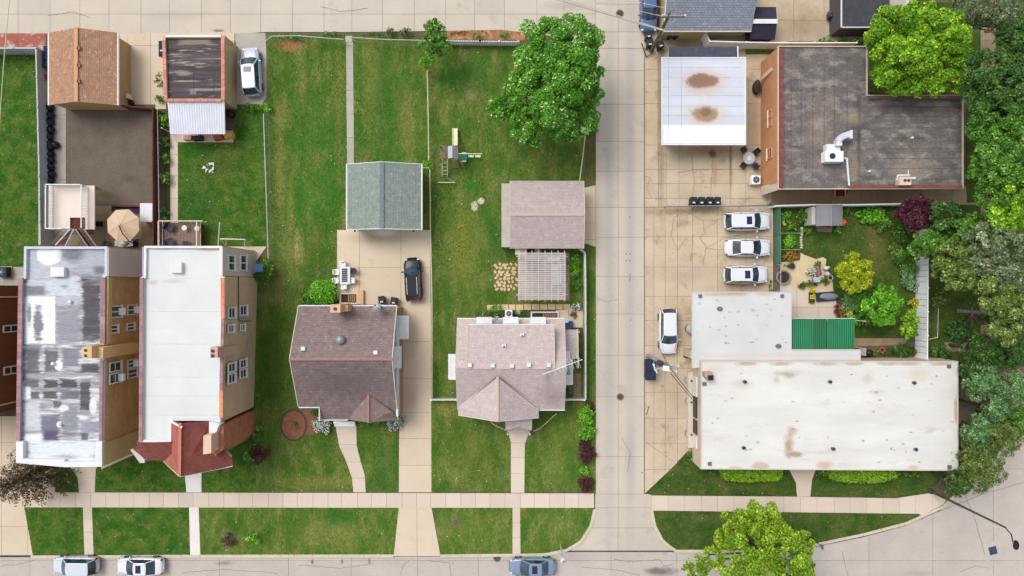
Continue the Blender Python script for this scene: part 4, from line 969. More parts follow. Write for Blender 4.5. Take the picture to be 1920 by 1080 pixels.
# rear dormer
hd0, hd1 = 4.9, 5.24
d = [V(878, 609, hd0), V(1038, 609, hd0), V(1040, 692, hd1), V(876, 692, hd1)]
m = MB().sheet3(d, .12).build('dormer_roof', sh_q, t)
MB().prism([W(881, 612, hd0), W(1035, 612, hd0), W(1035, 686, hd0), W(881, 686, hd0)], 3.3, hd0 - .1).build('dormer_wall', vinyl, t)
m = MB(); m.bar(V(878, 608.6, hd0 - .05), V(1038, 608.6, hd0 - .05), .08, .16); m.build('dormer_gutter', white, t)
for a_, b_ in ((877.5, 875.5), (1038.5, 1040.5)): MB().bar(V(a_, 609, hd0 - .04), V(b_, 690, hd1 - .04), .06, .14).build('dormer_trim', cream, t)
# front cross gable
gap, gF = V(933, 706, 5.15), V(933, 790, 5.15)
gl, gr = V(859, 778, 3.15), V(1010, 783, 3.15)
ax, ay, az = gap
for side, e in (('l', gl), ('r', gr)):
    vx = ax + (e[0] - ax) * .97; vy = yS + .05
    MB().sheet3([(ax, ay, 5.17), (ax, gF[1], 5.17), (e[0], e[1], 3.15), (e[0], vy + .3, 3.3)], .12).build('front_gable_roof', sh_q, t)
MB().bar((ax, ay, 5.2), (ax, gF[1], 5.2), .2, .05).build('ridge_cap', M('ridge_rose', (200, 182, 172), fine=.1), rf)
MB().add([(gl[0] + .4, gl[1] + .35, 0), (gr[0] - .4, gl[1] + .35, 0), (gr[0] - .4, gl[1] + .35, 3.0), (ax, gl[1] + .35, 5.0), (gl[0] + .4, gl[1] + .35, 3.0)] +
         [(gl[0] + .4, yS + .5, 0), (gr[0] - .4, yS + .5, 0), (gr[0] - .4, yS + .5, 3.0), (ax, yS + .5, 5.0), (gl[0] + .4, yS + .5, 3.0)], [(0, 1, 2, 3, 4), (9, 8, 7, 6, 5)] + [(i, (i + 1) % 5, 5 + (i + 1) % 5, 5 + i) for i in range(5)]).build('front_wall', cream, t)
for g_ in (gl, gr): MB().tube((g_[0], g_[1] - .02, 3.1), (ax, gF[1] - .02, 5.1), .05, 6).build('bargeboard', white, t)
# valley flashing lines
for g_ in (gl[0] + .1, gr[0] - .1): MB().tube((ax, ay + .02, 5.2), (g_, yS + .15, 3.28), .035, 5).build('valley_flashing', M('valley', (116, 92, 84), fine=.1), t)
for g_ in ((gr[0] + .05, xR, yS - .1, yS + .02, he - .16, he - .02), (xL, xR, yN - .02, yN + .09, he - .16, he - .02)): MB().box(*g_).build('gutter', white, t)
# porch hood
m = MB(); q = [V(947, 787, 2.9), V(998, 785, 2.9), V(997, 807, 2.6), V(948, 807, 2.6), V(972, 784, 3.3), V(972, 800, 3.2)]
m.sheet3([q[0], q[4], q[5], q[3]], .1); m.sheet3([q[4], q[1], q[2], q[5]], .1); m.sheet3([q[3], q[5], q[2]], .1); m.build('porch_roof', sh_q, t)
for px in (952, 992): MB().tube((*W(px, 804), 0), (*W(px, 804), 2.55), .07, 8).build('porch_post', white, t)
for i, (px, py) in enumerate(((881, 685), (924, 686), (960, 686.5), (992, 685), (1029.5, 685))):
    MB().prism(WP([(px - 3.8, py - 3.6), (px + 3.8, py - 3.6), (px + 3.8, py + 3.6), (px - 3.8, py + 3.6)], 5.5), 5.0, 5.5).build('roof_vent', white, rf, bevel=.05)
for px, py in ((979, 628), (945, 648)): 
    v = MB().prism(WP([(px - 4, py - 2.5), (px + 4, py - 2.5), (px + 4, py + 2.5), (px - 4, py + 2.5)], 5.3), 4.95, 5.25).build('vent_flashing', white, rf)
    MB().lathe(*W(px, py + 1, 5.4), [(.05, 5.2), (.05, 5.45)], 8).build('vent_pipe', darkmetal, v)
for x0, x1 in ((893, 922), (943, 972), (994, 1023)): awning('a', '', [(x0, 607), (x1, 607), (x1 - .5, 595), (x0 + .5, 595)], 4.45, 3.85, t)
awning('a', '', [(856, 664), (856, 712), (841, 711), (841, 664)], 3.0, 2.2, t)
awning('a', '', [(1058, 660), (1058, 722), (1074, 721), (1074, 657)], 2.8, 2.3, t)
m = MB(); m.sheet3([V(1058, 618, 2.6), V(1082, 618, 2.3), V(1083, 672, 2.3), V(1058, 675, 2.6)], .1).build('side_porch_roof', sh_q, t)
m = MB(); m.bar(V(1083, 617, 2.26), V(1084, 690, 2.26), .12, .1); m.build('porch_gutter', cream, t)
for py in (620, 668): MB().tube((*W(1082, py), 0), (*W(1082, py), 2.2), .06, 8).build('porch_post', cream, t)
stair_well(995, 1048, 584, 598, 8, 'dark wooden basement stairs behind the pink shingled house', edge=white)
dish(932, 599, 4.2, .28, label='small satellite dish on the rear eave of the pink house', az=320)

# ---- small roofs top right: B3 grey garage
sh_gr = shingle('grey_shingles', (150, 158, 172), (134, 142, 156), (170, 178, 190), brick=('XY', .34, .2, (90, 96, 110), .5))
t = thingp('garage', 'garage with blue grey shingle roof cut off by the top edge behind the utility pole', 'garage', 1330, 10)
xl, xr = W(1245, 0, 2.7)[0], W(1409, 0, 2.7)[0]; ys, yr, yn = W(0, 57.5, 2.7)[1], W(0, -8, 3.9)[1], W(0, -75, 2.7)[1]
MB().box(xl + .15, xr - .3, ys + .2, yn - .3, 0, 2.6).build('wall', M('tan_board', (196, 180, 140), (176, 160, 122), fine=.1), t)
m = MB(); m.sheet3([(xl, yn, 2.7), (xr + .2, yn, 2.7), (xr + .2, yr, 3.9), (xl, yr, 3.9)], .1); m.sheet3([(xl, yr, 3.9), (xr + .15, yr, 3.9), (xr, ys, 2.7), (xl, ys, 2.7)], .1); m.build('roof', sh_gr, t)
MB().box(xl, xr, ys - .1, ys, 2.55, 2.69).build('gutter', cream, t)
for y_ in (yn, ys): MB().bar((xl - .04, yr, 3.84), (xl - .04, y_, 2.64), .07, .14).build('bargeboard', white, t)
# dark playhouse/shed with white band
t = thingp('shed', 'dark navy roofed shed with a white band across its ridge', 'shed', 1432, 44)
m = MB(); m.sheet3([V(1411, 13, 2.1), V(1455, 13, 2.1), V(1457, 38, 2.8), V(1410, 38, 2.8)], .08); m.sheet3([V(1410, 42, 2.8), V(1457, 42, 2.8), V(1453, 74, 2.1), V(1407, 73, 2.1)], .08)
m.build('roof', M('navy_roof', (52, 50, 70), (44, 42, 60), fine=.08, wave=('X', .6, .4)), t)
MB().bar(V(1409.5, 40, 2.84), V(1457.5, 40, 2.84), .42, .06).build('ridge_band', white, t)
MB().prism([W(1412, 16, 2.1), W(1452, 16, 2.1), W(1451, 71, 2.1), W(1411, 71, 2.1)], 0, 2.05).build('wall', M('dark_board', (88, 80, 84), fine=.1), t)
# dark roof top right
t = thingp('garage', 'charcoal flat roofed garage touching the top edge left of the lime green tree', 'garage', 1622, 20)
MB().prism([W(1580, -70, 2.7), W(1665, -70, 2.7), W(1665, 49, 2.7), W(1580, 49, 2.7)], 0, 2.6).build('wall', M('dark_board', (88, 80, 84)), t)
m = MB().sheet3([V(1578, -72, 2.7), V(1667, -72, 2.7), V(1667, 51, 2.7), V(1578, 51, 2.7)], .12).build('roof', shingle('charcoal_shingles', (72, 72, 80), (60, 60, 68), (88, 88, 96)), t)
m = MB(); m.bar(V(1577.5, -72, 2.7), V(1577.5, 51, 2.7), .08, .16); m.bar(V(1578, 51.5, 2.7), V(1667, 51.5, 2.7), .08, .16); m.build('trim', white, t)
t = thingp('shed', 'small grey and white roofed shed at the top edge above the lime green tree', 'shed', 1700, 0)
m = MB(); m.sheet3([V(1668, -60, 2.2), V(1699, -60, 2.6), V(1699, 12, 2.6), V(1668, 16, 2.2)], .08); m.build('roof', greyc, t)
MB().sheet3([V(1699, -60, 2.7), V(1718, -60, 2.3), V(1718, 17, 2.3), V(1699, 14, 2.7)], .08).build('roof_panel', white, t)
MB().prism([W(1672, -58, 2.2), W(1714, -58, 2.2), W(1714, 10, 2.2), W(1672, 10, 2.2)], 0, 2.15).build('wall', M('dark_board', (88, 80, 84)), t)

# ---- B4 white metal roof with two rust patches
roof4 = M('white_worn_roof', (214, 218, 228), (196, 202, 214), scale=.4, stretch=(.25, 2, 1), contrast=.5, fine=.05, k=.8,
   patches=spots([('r', 1319, 252, 78, 17, (240, 243, 248), .06, .2, 1)] + [('r', 1319, yy, 79, .5, (150, 150, 156), .5, 3, .75) for yy in (128, 146, 164, 180, 200, 218)] + [('r', 1253, 190, .4, 80, (130, 130, 136), .4, .5, .8), ('r', 1276.5, 190, .4, 80, (130, 130, 136), .4, .5, .8)] +
     [('e', 1317, 156, 42, 24, (208, 178, 158), .6, .9, .8), ('e', 1316, 153, 30, 14, (156, 112, 88), .22, .7, .95), ('e', 1314, 152, 24, 11, (140, 116, 98), .4, 1.2, .85),
      ('e', 1320, 216, 38, 20, (208, 184, 166), .6, .9, .8), ('e', 1321, 215, 25, 15, (164, 134, 108), .25, .8, .95), ('e', 1322, 212, 12, 8, (130, 106, 84), .4, 1.4, .85)], 2.7))
t = flat_building('garage', 'low garage with white flat roof marked by two brown rust patches', [(1240, 107), (1399, 107), (1399, 272), (1240, 272)], 2.9, M('cream_block', (214, 204, 188), fine=.08), roof4, par=.06, parw=.12, parm=white, over=.7)
m = MB().sheet3([V(1255, 88, 2.3), V(1382, 88, 2.3), V(1383, 107, 2.5), V(1254, 107, 2.5)], .08).build('rear_roof', shingle('slate_felt', (78, 80, 98), (66, 68, 84), (92, 94, 110)), t)
MB().prism([W(1258, 90, 2.3), W(1380, 90, 2.3), W(1380, 107, 2.3), W(1258, 107, 2.3)], 0, 2.2).build('rear_wall', cream, t)
MB().bar(V(1383, 87, 2.35), V(1383.5, 107, 2.5), .1, .1).build('rear_trim', white, t)

# ---- B5 brown-grey L shaped roof
rp = [('r', 1610, 265, 4, 88, (70, 62, 66), .5, .6, .8), ('e', 1540, 250, 28, 60, (146, 130, 116), .9, 1.8, .6), ('e', 1700, 320, 34, 20, (154, 140, 124), .7, 1.6, .7), ('e', 1600, 310, 16, 36, (140, 128, 114), .7, 1.6, .7),
      ('e', 1600, 225, 14, 20, (146, 132, 116), .6, 1.4, .8), ('e', 1545, 285, 30, 14, (60, 56, 64), .9, 1, .5), ('e', 1600, 240, 18, 12, (66, 62, 70), .8, 1, .6), ('r', 1755, 196, 40, 4, (148, 128, 118), .4, .8, .8)]
rp += [('r', 1718, yy, 86, .5, (58, 52, 56), .5, 2, .7) for yy in (200, 219, 240, 259, 279, 297, 316, 336)]
rp += [('r', xx, 230, .5, 118, (56, 50, 54), .5, 1.5, .75) for xx in (1483, 1502, 1524, 1545, 1564, 1588)]
roof5 = M('mottled_brown_roof', (122, 115, 112), (90, 85, 86), scale=.7, contrast=.4, fine=.28, fscale=5, bump=1, bscale=6, c3=(156, 147, 137), s3=.9, t3=.5, w3=.2, stretch=(.8, 1.5, 1), patches=spots(rp, 4.2))
t = flat_building('brick_building', 'orange brick building with the mottled brown L shaped flat roof', [(1459, 86), (1627, 86), (1627, 178), (1807, 178), (1807, 354), (1459, 355)], 4.4, M('orange_brick_building', (220, 162, 118), (206, 146, 102), scale=.6, fine=.08, brick=('YZ', .22, .075, (130, 100, 80), .4)), roof5, par=.2, parw=.07, parm=cream, wallpx=[(1459, 88), (1625, 88), (1625, 180), (1795, 180), (1795, 340), (1459, 340)])
redcop = M('oxide_coping', (140, 86, 78), (118, 68, 62), scale=1, fine=.12, rnd=.05)
coping(t, (1465, 90), (1465, 352), 4.43, 7, 14, redcop, 'coping_sheet')
coping(t, (1630, 183), (1804, 183), 4.43, 5, 8, M('brown_coping', (150, 110, 86), (120, 84, 64), fine=.1, rnd=.08), 'coping_sheet')
coping(t, (1590, 350), (1804, 350), 4.43, 6, 9, redcop, 'coping_sheet')
xw5 = W(1459, 0, 4.4)[0]
for r in ((1442, 1448, 206, 222), (1442, 1448, 224, 237), (1440, 1448, 278, 298)):
    u0, u1, z0, z1 = wall_rect(xw5, r); window(t, 'x', xw5, -1, u0, u1, z0, z1, split='h', fm=M('orange_brick_building', (220, 162, 118)))
MB().sheet3([V(1427, 350, .5), V(1459, 339, 4.1), V(1459, 356, 4.1), V(1429, 366, .5)], .1).build('buttress', cream, t)
m = MB(); m.sheet3([V(1424, 146, 1.0), V(1446, 126, 3.1), V(1451, 130, 3.4), V(1428, 150, 1.2)], .08).build('stair_canopy', cream, t)
# rooftop HVAC
def hvac(label, px, py):
    return thingp('rooftop_unit', label, 'air conditioner', px, py)
tt = hvac('large white rooftop air handler with curved duct on the brown roof', 1568, 278)
tt.location.z = 4.17
m = MB().prism(WP([(1548, 283), (1582, 283), (1582, 303), (1548, 303)], 5.1), 4.17, 5.1).build('cabinet', vinyl, tt, bevel=.04)
MB().lathe(*W(1561, 292.5, 5.12), [(.28, 5.09), (.28, 5.14)], 16).build('fan_grille', M('fan_dark', (66, 58, 110), (40, 36, 70), scale=6), tt)
MB().prism(WP([(1550, 270), (1576, 270), (1576, 283.5), (1550, 283.5)], 4.9), 4.17, 4.9).build('plenum', white, tt, bevel=.04)
m = MB(); pts = []
for i in range(9):
    a = pi / 2 * i / 8; pts.append((1593 - 22 * cos(a) - 0, 268 - 15 * sin(a)))
for p, q in zip(pts, pts[1:]):
    m.bar(V(p[0], p[1], 5.0), V(q[0], q[1], 5.0), .55, .5)
m.bar(V(1571, 268, 5.0), V(1571, 274, 5.0), .55, .5); m.bar(V(1592, 253, 5.0), V(1596, 253, 5.0), .78, .55)
m.build('duct', M('duct_white', (226, 228, 238), (206, 208, 220), fine=.05, rough=.4), tt)
m = MB(); m.path([V(1583, 297, 4.5), V(1588, 297, 4.5), V(1592, 348, 4.5)], .09, 8); m.build('pipe', white, tt)
tt = hvac('beige rooftop unit with rusty vents and white pipe near the roof edge', 1697, 338); tt.location.z = 4.17
MB().prism(WP([(1687, 331), (1709, 331), (1709, 347), (1687, 347)], 4.9), 4.17, 4.9).build('cabinet', cream, tt, bevel=.03)
for px in (1697, 1704): MB().lathe(*W(px, 338, 4.95), [(.13, 4.88), (.13, 5.0)], 10).build('rusty_vent', rust, tt)
m = MB(); m.path([V(1683, 338, 4.5), V(1683, 329, 4.5), V(1706, 329, 4.5)], .09, 8); m.path([V(1703, 329, 4.6), V(1703, 319, 4.6)], .05, 6); m.build('pipe', white, tt)
MB().rbox(*W(1713, 334, 4.4), 4.2, .4, .2, .2, 0).build('duct_end', white, tt)
for i, (px, py) in enumerate(((1630, 321), (1711, 258))):
    MB().lathe(*W(px, py, 4.4), [(.1, 4.15), (.1, 4.45)], 10).build('vent_pipe', white, t)
# back porch steps below
tt = thingp('back_steps', 'red brown steps with orange rails between the brown roof and the white fence', 'steps', 1580, 362)
for i in range(4): MB().prism(WP([(1566, 354 + i * 3.5), (1584, 354 + i * 3.5), (1584, 357.4 + i * 3.5), (1566, 357.4 + i * 3.5)]), 0, .75 - .17 * i).build('step', redwood, tt)
for px in (1566, 1585): MB().bar(V(px, 354, 1.5), V(px, 369, .9), .08, .08).build('handrail', orangetile, tt)

# ---- B6/B7 big white roofs
sp6 = [('e', 1478, 835, 9, 22, (176, 150, 126), .6, 1.6, .9), ('e', 1490, 851, 16, 6, (166, 140, 118), .6, 1.6, .9), ('e', 1484, 808, 10, 10, (190, 168, 146), .6, 1.6, .8), ('e', 1424, 874, 18, 9, (198, 178, 160), .3, .8, .9),
       ('e', 1378, 877, 14, 4, (206, 190, 172), .4, 1, .9), ('e', 1545, 872, 16, 8, (196, 172, 152), .5, 1.4, .8), ('e', 1710, 876, 14, 5, (198, 178, 160), .5, 1.4, .8), ('e', 1792, 770, 5, 26, (176, 140, 118), .4, 1.6, .8),
       ('e', 1795, 840, 3, 14, (196, 160, 130), .5, 1.6, .8), ('e', 1390, 720, 22, 9, (206, 194, 176), .6, 1.2, .7), ('e', 1480, 703, 14, 7, (172, 160, 144), .6, 2, .8), ('e', 1455, 712, 6, 6, (184, 174, 158), .6, 2, .7),
       ('e', 1720, 700, 20, 14, (212, 200, 184), .7, 1.6, .7), ('e', 1340, 690, 24, 10, (204, 194, 182), .7, 1.4, .6), ('e', 1465, 700, 14, 4, (180, 168, 150), .6, 1.4, .7), ('e', 1625, 708, 10, 12, (200, 190, 174), .7, 2, .7)]
sp6 += [('e', xx, 682, 22, 3.5, (188, 164, 148), .5, 1.2, .85) for xx in (1400, 1465, 1545, 1600, 1666, 1700, 1760)]
rr6 = random.Random(5)
sp6 += [('e', rr6.uniform(1330, 1790), rr6.uniform(700, 870), rr6.uniform(1.5, 4), rr6.uniform(1, 2.5), (150, 138, 124), .6, 1.5, rr6.uniform(.4, .9)) for _ in range(40)]
roof6 = M('stained_white_roof', (228, 227, 223), (210, 208, 203), scale=.3, contrast=.5, fine=.06, fscale=9, k=.8, c3=(196, 190, 182), s3=.5, t3=.58, w3=.18, stretch=(.5, 1.8, 1), patches=spots(sp6, 3.2))
t = flat_building('commercial_building', 'long single storey building with stained white flat roof facing the sidewalk', [(1314, 677), (1797, 677), (1797, 883), (1314, 880)], 3.4, M('cream_front', (214, 196, 172), (200, 180, 156), fine=.08), roof6, par=.07, parw=.1, parm=M('roof_edge', (206, 198, 194), fine=.06))
for px, py in ((1397, 716), (1557, 716), (1715, 718), (1395, 840), (1563, 842), (1718, 843)):
    f_ = MB().lathe(*W(px, py, 3.5), [(.2, 3.33), (.2, 3.5), (.15, 3.56)], 14, 1, .8).build('roof_drain', M('drain_blue', (120, 130, 146), (80, 86, 98), scale=8, fine=.1), t)
    MB().lathe(*W(px, py, 3.56), [(.12, 3.5), (.12, 3.6)], 10).build('drain_cap', darkmetal, f_)
for px, py in ((1780, 687), (1781, 876), (1331, 870), (1321, 720)):
    MB().rbox(*W(px, py, 3.45), 3.3, .34, .34, .16).build('roof_scupper', M('scupper', (110, 106, 116), fine=.2), t)
c_ = MB().prism(WP([(1321, 698), (1336, 698), (1338, 712), (1326, 712), (1321, 705)], 4.1), 3.3, 4.1).build('roof_duct', M('rusty_beige', (196, 168, 146), (160, 126, 100), fine=.15), t)
MB().prism(WP([(1328.5, 704), (1338, 704), (1338, 713), (1328.5, 713)], 4.3), 3.3, 4.3).build('duct_cap', black, c_)
# west face: sign board, dishes of the meters
xw6 = W(1314, 0, 3.4)[0]
MB().prism([(xw6 - .5, W(0, 700, 2)[1]), (xw6 - .02, W(0, 700, 2)[1]), (xw6 - .02, W(0, 845, 2)[1]), (xw6 - .5, W(0, 845, 2)[1])], 0, .9).build('wall_base', cream, t)
for y0, y1, c in ((703, 742, white), (742, 782, darkmetal), (785, 812, darkmetal), (814, 838, white)):
    yy0, yy1 = (540 - y0) * xw6 / (1304 - 960), (540 - y1) * xw6 / (1304 - 960)
    MB().box(xw6 - .12, xw6 - .01, yy1, yy0 - .1, 1.1, 2.3).build('wall_panel', c, t)
sp7 = [('e', 1345, 552, 30, 4, (196, 172, 152), .5, 1.6, .8), ('e', 1380, 551, 24, 4, (184, 160, 140), .5, 1.6, .8), ('e', 1430, 552, 20, 4, (196, 180, 160), .5, 1.6, .7), ('e', 1440, 666, 160, 5, (208, 200, 190), .6, 1.4, .7)]
sp7 += [('e', rr6.uniform(1310, 1480), rr6.uniform(560, 645), rr6.uniform(1.5, 4.5), rr6.uniform(1, 2.5), (160, 150, 136), .6, 1.5, rr6.uniform(.4, .9)) for _ in range(26)]
roof7 = M('grey_white_roof', (212, 215, 215), (198, 201, 202), scale=.3, contrast=.5, fine=.06, c3=(194, 192, 186), s3=.4, t3=.6, w3=.2, patches=spots(sp7, 2.7))
t = flat_building('commercial_building', 'lower pale grey flat roof wing touching the green patio roof', [(1297, 547), (1484.5, 547), (1484.5, 655), (1614, 655), (1614, 676), (1313, 676), (1313, 690), (1297, 690)], 2.9, M('cream_front', (214, 196, 172)), roof7, par=.06, parw=.1, parm=M('roof_edge', (206, 198, 194)), over=.9)
for px, py in ((1350, 579), (1460, 649)): MB().lathe(*W(px, py, 3), [(.26, 2.83), (.26, 3.0), (.2, 3.05)], 14, 1, .8).build('roof_drain', M('drain_blue', (96, 106, 124)), t)
for px, py in ((1313, 555), (1467, 555)): MB().rbox(*W(px, py, 2.95), 2.83, .32, .32, .15).build('roof_scupper', M('scupper', (110, 106, 116)), t)
t = thingp('patio_roof', 'bright green corrugated patio roof beside the white roof', 'canopy', 1544, 626)
gm = M('green_panel', (22, 120, 76), (18, 108, 68), scale=.8, fine=.05, rough=.5)
gm2 = M('dark_green_panel', (14, 104, 62), (12, 96, 56), scale=.8, fine=.05, rough=.5)
for x0, x1, mm in ((1486, 1524, gm), (1525, 1550, gm2), (1551, 1602, gm)):
    p = MB(); n = int((x1 - x0) / 2)
    vs = []; fs = []
    for i in range(n + 1):
        u = x0 + (x1 - x0) * i / n; zz = .03 if i % 2 else 0
        a = V(u, 597.5, 2.5); b = V(u, 654, 2.75)
        vs += [(a[0], a[1], a[2] + zz), (b[0], b[1], b[2] + zz), (a[0], a[1], a[2] + zz - .02), (b[0], b[1], b[2] + zz - .02)]
    for i in range(n): a = i * 4; b = a + 4; fs += [(a, b, b + 1, a + 1), (a + 2, a + 3, b + 3, b + 2), (a, a + 2, b + 2, b)]
    p.add(vs, fs).build('roof_panel', mm, t)
for px, py in ((1490, 600), (1545, 600), (1598, 600), (1598, 650)): MB().tube((*W(px, py), 0), (*W(px, py), 2.45), .05, 8).build('post', white, t)
m = MB(); m.bar(V(1486, 597, 2.42), V(1603, 597, 2.42), .06, .12).build('beam', white, t)
# shed in the garden
t = thingp('garden_shed', 'grey garden shed with pale left wall in the fenced flower garden', 'shed', 1550, 403)
MB().prism([W(1522, 388, 1.7), W(1576, 387, 1.7), W(1576, 421, 1.7), W(1522, 421, 1.7)], 0, 1.7).build('wall', M('shed_wall', (196, 194, 184), fine=.05), t)
m = MB(); m.sheet3([V(1530, 384, 2.0), V(1558, 384, 2.5), V(1558, 423, 2.5), V(1530, 424, 2.0)], .08); m.sheet3([V(1558, 384, 2.5), V(1580, 384, 2.0), V(1580, 423, 2.0), V(1558, 423, 2.5)], .08)
m.build('roof', M('shed_grey', (142, 142, 150), (128, 128, 136), fine=.06, wave=('X', .3, .12)), t)
MB().bar(V(1558, 384, 2.54), V(1558, 424, 2.54), .16, .05).build('ridge_cap', greymetal, t)
MB().prism(WP([(1530, 425), (1560, 427), (1558, 436), (1532, 434)]), 0, .12).build('ramp', oldc, t)

# ================================================================== FENCES
def along(a, b, step):
    (ax, ay), (bx, by) = a, b; L = hypot(bx - ax, by - ay); n = max(1, round(L / step))
    return [(ax + (bx - ax) * i / n, ay + (by - ay) * i / n) for i in range(n + 1)]
def panel_fence(name, label, pts, h, mat, step=2.4, th=.05, cap=.09, post=.13, cat='fence', caprail=True, board=0):
    """solid board fence; pts = photo positions of its TOP edge"""
    P = [W(x, y, h) for x, y in pts]; t = thing(name, label, cat, P[0][0], P[0][1])
    first = True
    for a, b in zip(P, P[1:]):
        q = along(a, b, step)
        for i, p in enumerate(q):
            if i == 0 and not first: continue
            MB().rbox(p[0], p[1], 0, post, post, h + .06, atan2(b[1] - a[1], b[0] - a[0]), 1).build('post', mat, t)
        for p, r in zip(q, q[1:]):
            L = hypot(r[0] - p[0], r[1] - p[1]); an = atan2(r[1] - p[1], r[0] - p[0])
            nb = max(1, int(L / board)) if board else 1
            for k in range(nb):
                u = (k + .5) / nb; cx, cy = p[0] + (r[0] - p[0]) * u, p[1] + (r[1] - p[1]) * u
                MB().rbox(cx, cy, .05, (L - .1) / nb - .015, th, h - .1, an).build('board' if board else 'panel', mat, t)
            if caprail: MB().rbox((p[0] + r[0]) / 2, (p[1] + r[1]) / 2, h - .05, L - post, cap, .05, an).build('top_rail', mat, t)
        first = False
    return t
def wire_fence(label, pts, h=1.2, step=2.8, mat=galv, rail=.03, posts=True, mesh=True, name='chain_link_fence'):
    P = [W(x, y, h) for x, y in pts]; t = thing(name, label, 'fence', P[0][0], P[0][1]); first = True
    m = MB()
    for a, b in zip(P, P[1:]):
        q = along(a, b, step)
        for i, p in enumerate(q):
            if i == 0 and not first: continue
            MB().tube((*p, 0), (*p, h + .05), .035, 7).build('post', mat, t)
        MB().tube((*a, h), (*b, h), rail, 6).build('top_rail', mat, t)
        L = hypot(b[0] - a[0], b[1] - a[1]); n = max(2, int(L / .16)); ux, uy = (b[0] - a[0]) / L, (b[1] - a[1]) / L
        for i in range(n):
            x0 = L * i / n
            for sg in (1, -1):
                s0, s1 = x0, min(L, max(0, x0 + sg * h * .8))
                w = .006; vs = []
                for ss, zz in ((s0, .05), (s1, h)):
                    vs += [(a[0] + ux * (ss - w), a[1] + uy * (ss - w), zz), (a[0] + ux * (ss + w), a[1] + uy * (ss + w), zz)]
                m.add(vs, [(0, 1, 3, 2)])
        first = False
    if mesh: m.build('wire_mesh', mat, t, kind='stuff')
    return t
def picket(label, pts, h=1.1, mat=white):
    P = [W(x, y, h) for x, y in pts]; t = thing('picket_fence', label, 'fence', P[0][0], P[0][1]); m = MB()
    for a, b in zip(P, P[1:]):
        L = hypot(b[0] - a[0], b[1] - a[1]); an = atan2(b[1] - a[1], b[0] - a[0])
        for z in (.3, h - .2): MB().rbox((a[0] + b[0]) / 2, (a[1] + b[1]) / 2, z, L, .05, .08, an).build('rail', mat, t)
        for p in along(a, b, .16): m.rbox(p[0], p[1], .05, .09, .12, h - .05, an)
        for p in along(a, b, 2.4): MB().rbox(p[0], p[1], 0, .15, .15, h + .1, an).build('post', mat, t)
    m.build('pickets', mat, t, kind='stuff')
    return t
greyv = M('grey_white_vinyl', (188, 194, 200), (172, 176, 182), scale=.3, fine=.04, rough=.5)
panel_fence('vinyl_fence', 'white solid fence round the grass yard at the upper left, topped by a bright rail', [(-60, 90), (67, 90), (70, 200), (73, 330), (75, 458)], 1.8, greyv, cap=.12)
panel_fence('wood_fence', 'red brown board fence between the gravel yard and the planted strip', [(228, 198), (286, 203), (286, 330), (287, 458)], 1.6, redwood, board=.0, step=2.0, cap=.1, th=.1)
wire_fence('chain link fence just right of the red brown board fence', [(295, 205), (297, 330), (299, 460)], 1.2)
wire_fence('chain link fence with pale rail between the two left lawns, ending at the green bush', [(494, 214), (498, 330), (503, 484)], 1.3, rail=.05)
wire_fence('chain link fence along the alley in front of the big left lawn', [(499, 76), (510, 68), (560, 67), (644, 74)], 1.2, rail=.045)
wire_fence('chain link fence along the alley between the footpath gate and the small tree', [(658, 70), (720, 74), (800, 76)], 1.2, rail=.045)
MB().prism(WP([(648, 68), (660, 68), (661, 79), (648, 80)]), 0, .1).build('gate_threshold', greyc, None, label='grey concrete threshold at the gate where the footpath meets the alley', cat='threshold')
wire_fence('thin pale fence running down the lawn from the small tree to the green garage', [(801, 128), (803, 220), (804, 300)], 1.0, rail=.05, mat=cream)
wire_fence('long pale fence between the driveway and the picnic lawn', [(806, 318), (807, 430), (810, 560), (810, 745)], 1.0, rail=.05, mat=cream)
wire_fence('short fence stub from the green garage to the boundary fence', [(790, 314), (804, 315)], 1.0, rail=.03, mat=cream)
picket('white picket fence along the alley left of the big tree', [(838, 76), (900, 77), (972, 78)], 1.1)
picket('white picket fence joining the driveway and the pink house', [(808, 750), (857, 750)], 1.0, vinyl)
picket('short white picket fence joining the pink house and the alley fence', [(1060, 750), (1096, 750)], 1.0, vinyl)
wire_fence('pale fence between big tree and pink roofed garage beside the alley', [(1098, 245), (1094, 285), (1087, 338)], 1.1, rail=.06, mat=cream)
panel_fence('vinyl_fence', 'tall grey white fence along the alley beside the pergola and pink house', [(1088, 466), (1097, 474), (1098, 560), (1098, 748)], 1.5, M('alley_fence_paint', (206, 212, 206), (190, 196, 190), fine=.05), th=.12, cap=.16)
panel_fence('vinyl_fence', 'white fence with bent end below the blue grey garage roof', [(1324, 62), (1331, 77), (1400, 79), (1470, 80), (1526, 80)], 1.8, vinyl, cap=.1)
panel_fence('vinyl_fence', 'white fence piece behind the bushes left of the lime green tree', [(1528, 80), (1606, 80)], 1.5, vinyl, cap=.1)
panel_fence('vinyl_fence', 'white fence between the brown roofed building and the flower garden', [(1455, 386), (1520, 384), (1600, 384), (1690, 382)], 1.6, vinyl, cap=.14)
wire_fence('grey pipe barrier between the four black bins and the parked white cars', [(1250, 387), (1330, 386), (1452, 386)], 1.0, rail=.05, mat=greymetal)
scr = M('green_mesh_screen', (92, 136, 112), (78, 122, 100), scale=.6, fine=.1, rough=.7)
panel_fence('privacy_fence', 'green mesh screened fence in front of the parked white cars', [(1463, 390), (1464, 440), (1464, 494)], 1.5, scr, th=.03, cap=.05, post=.06)
wire_fence('open wire fence below the green screen beside the fire pit', [(1464, 496), (1464, 545)], 1.5, rail=.03)
panel_fence('vinyl_fence', 'tall bright white fence on the right side of the flower garden', [(1741, 430), (1740, 540), (1739, 674)], 2.0, vinyl, cap=.1, step=2.3, board=.55)
wire_fence('low white pipe fence in the shade right of the tall white fence', [(1760, 560), (1758, 633), (1742, 636)], .6, rail=.03, mat=cream)
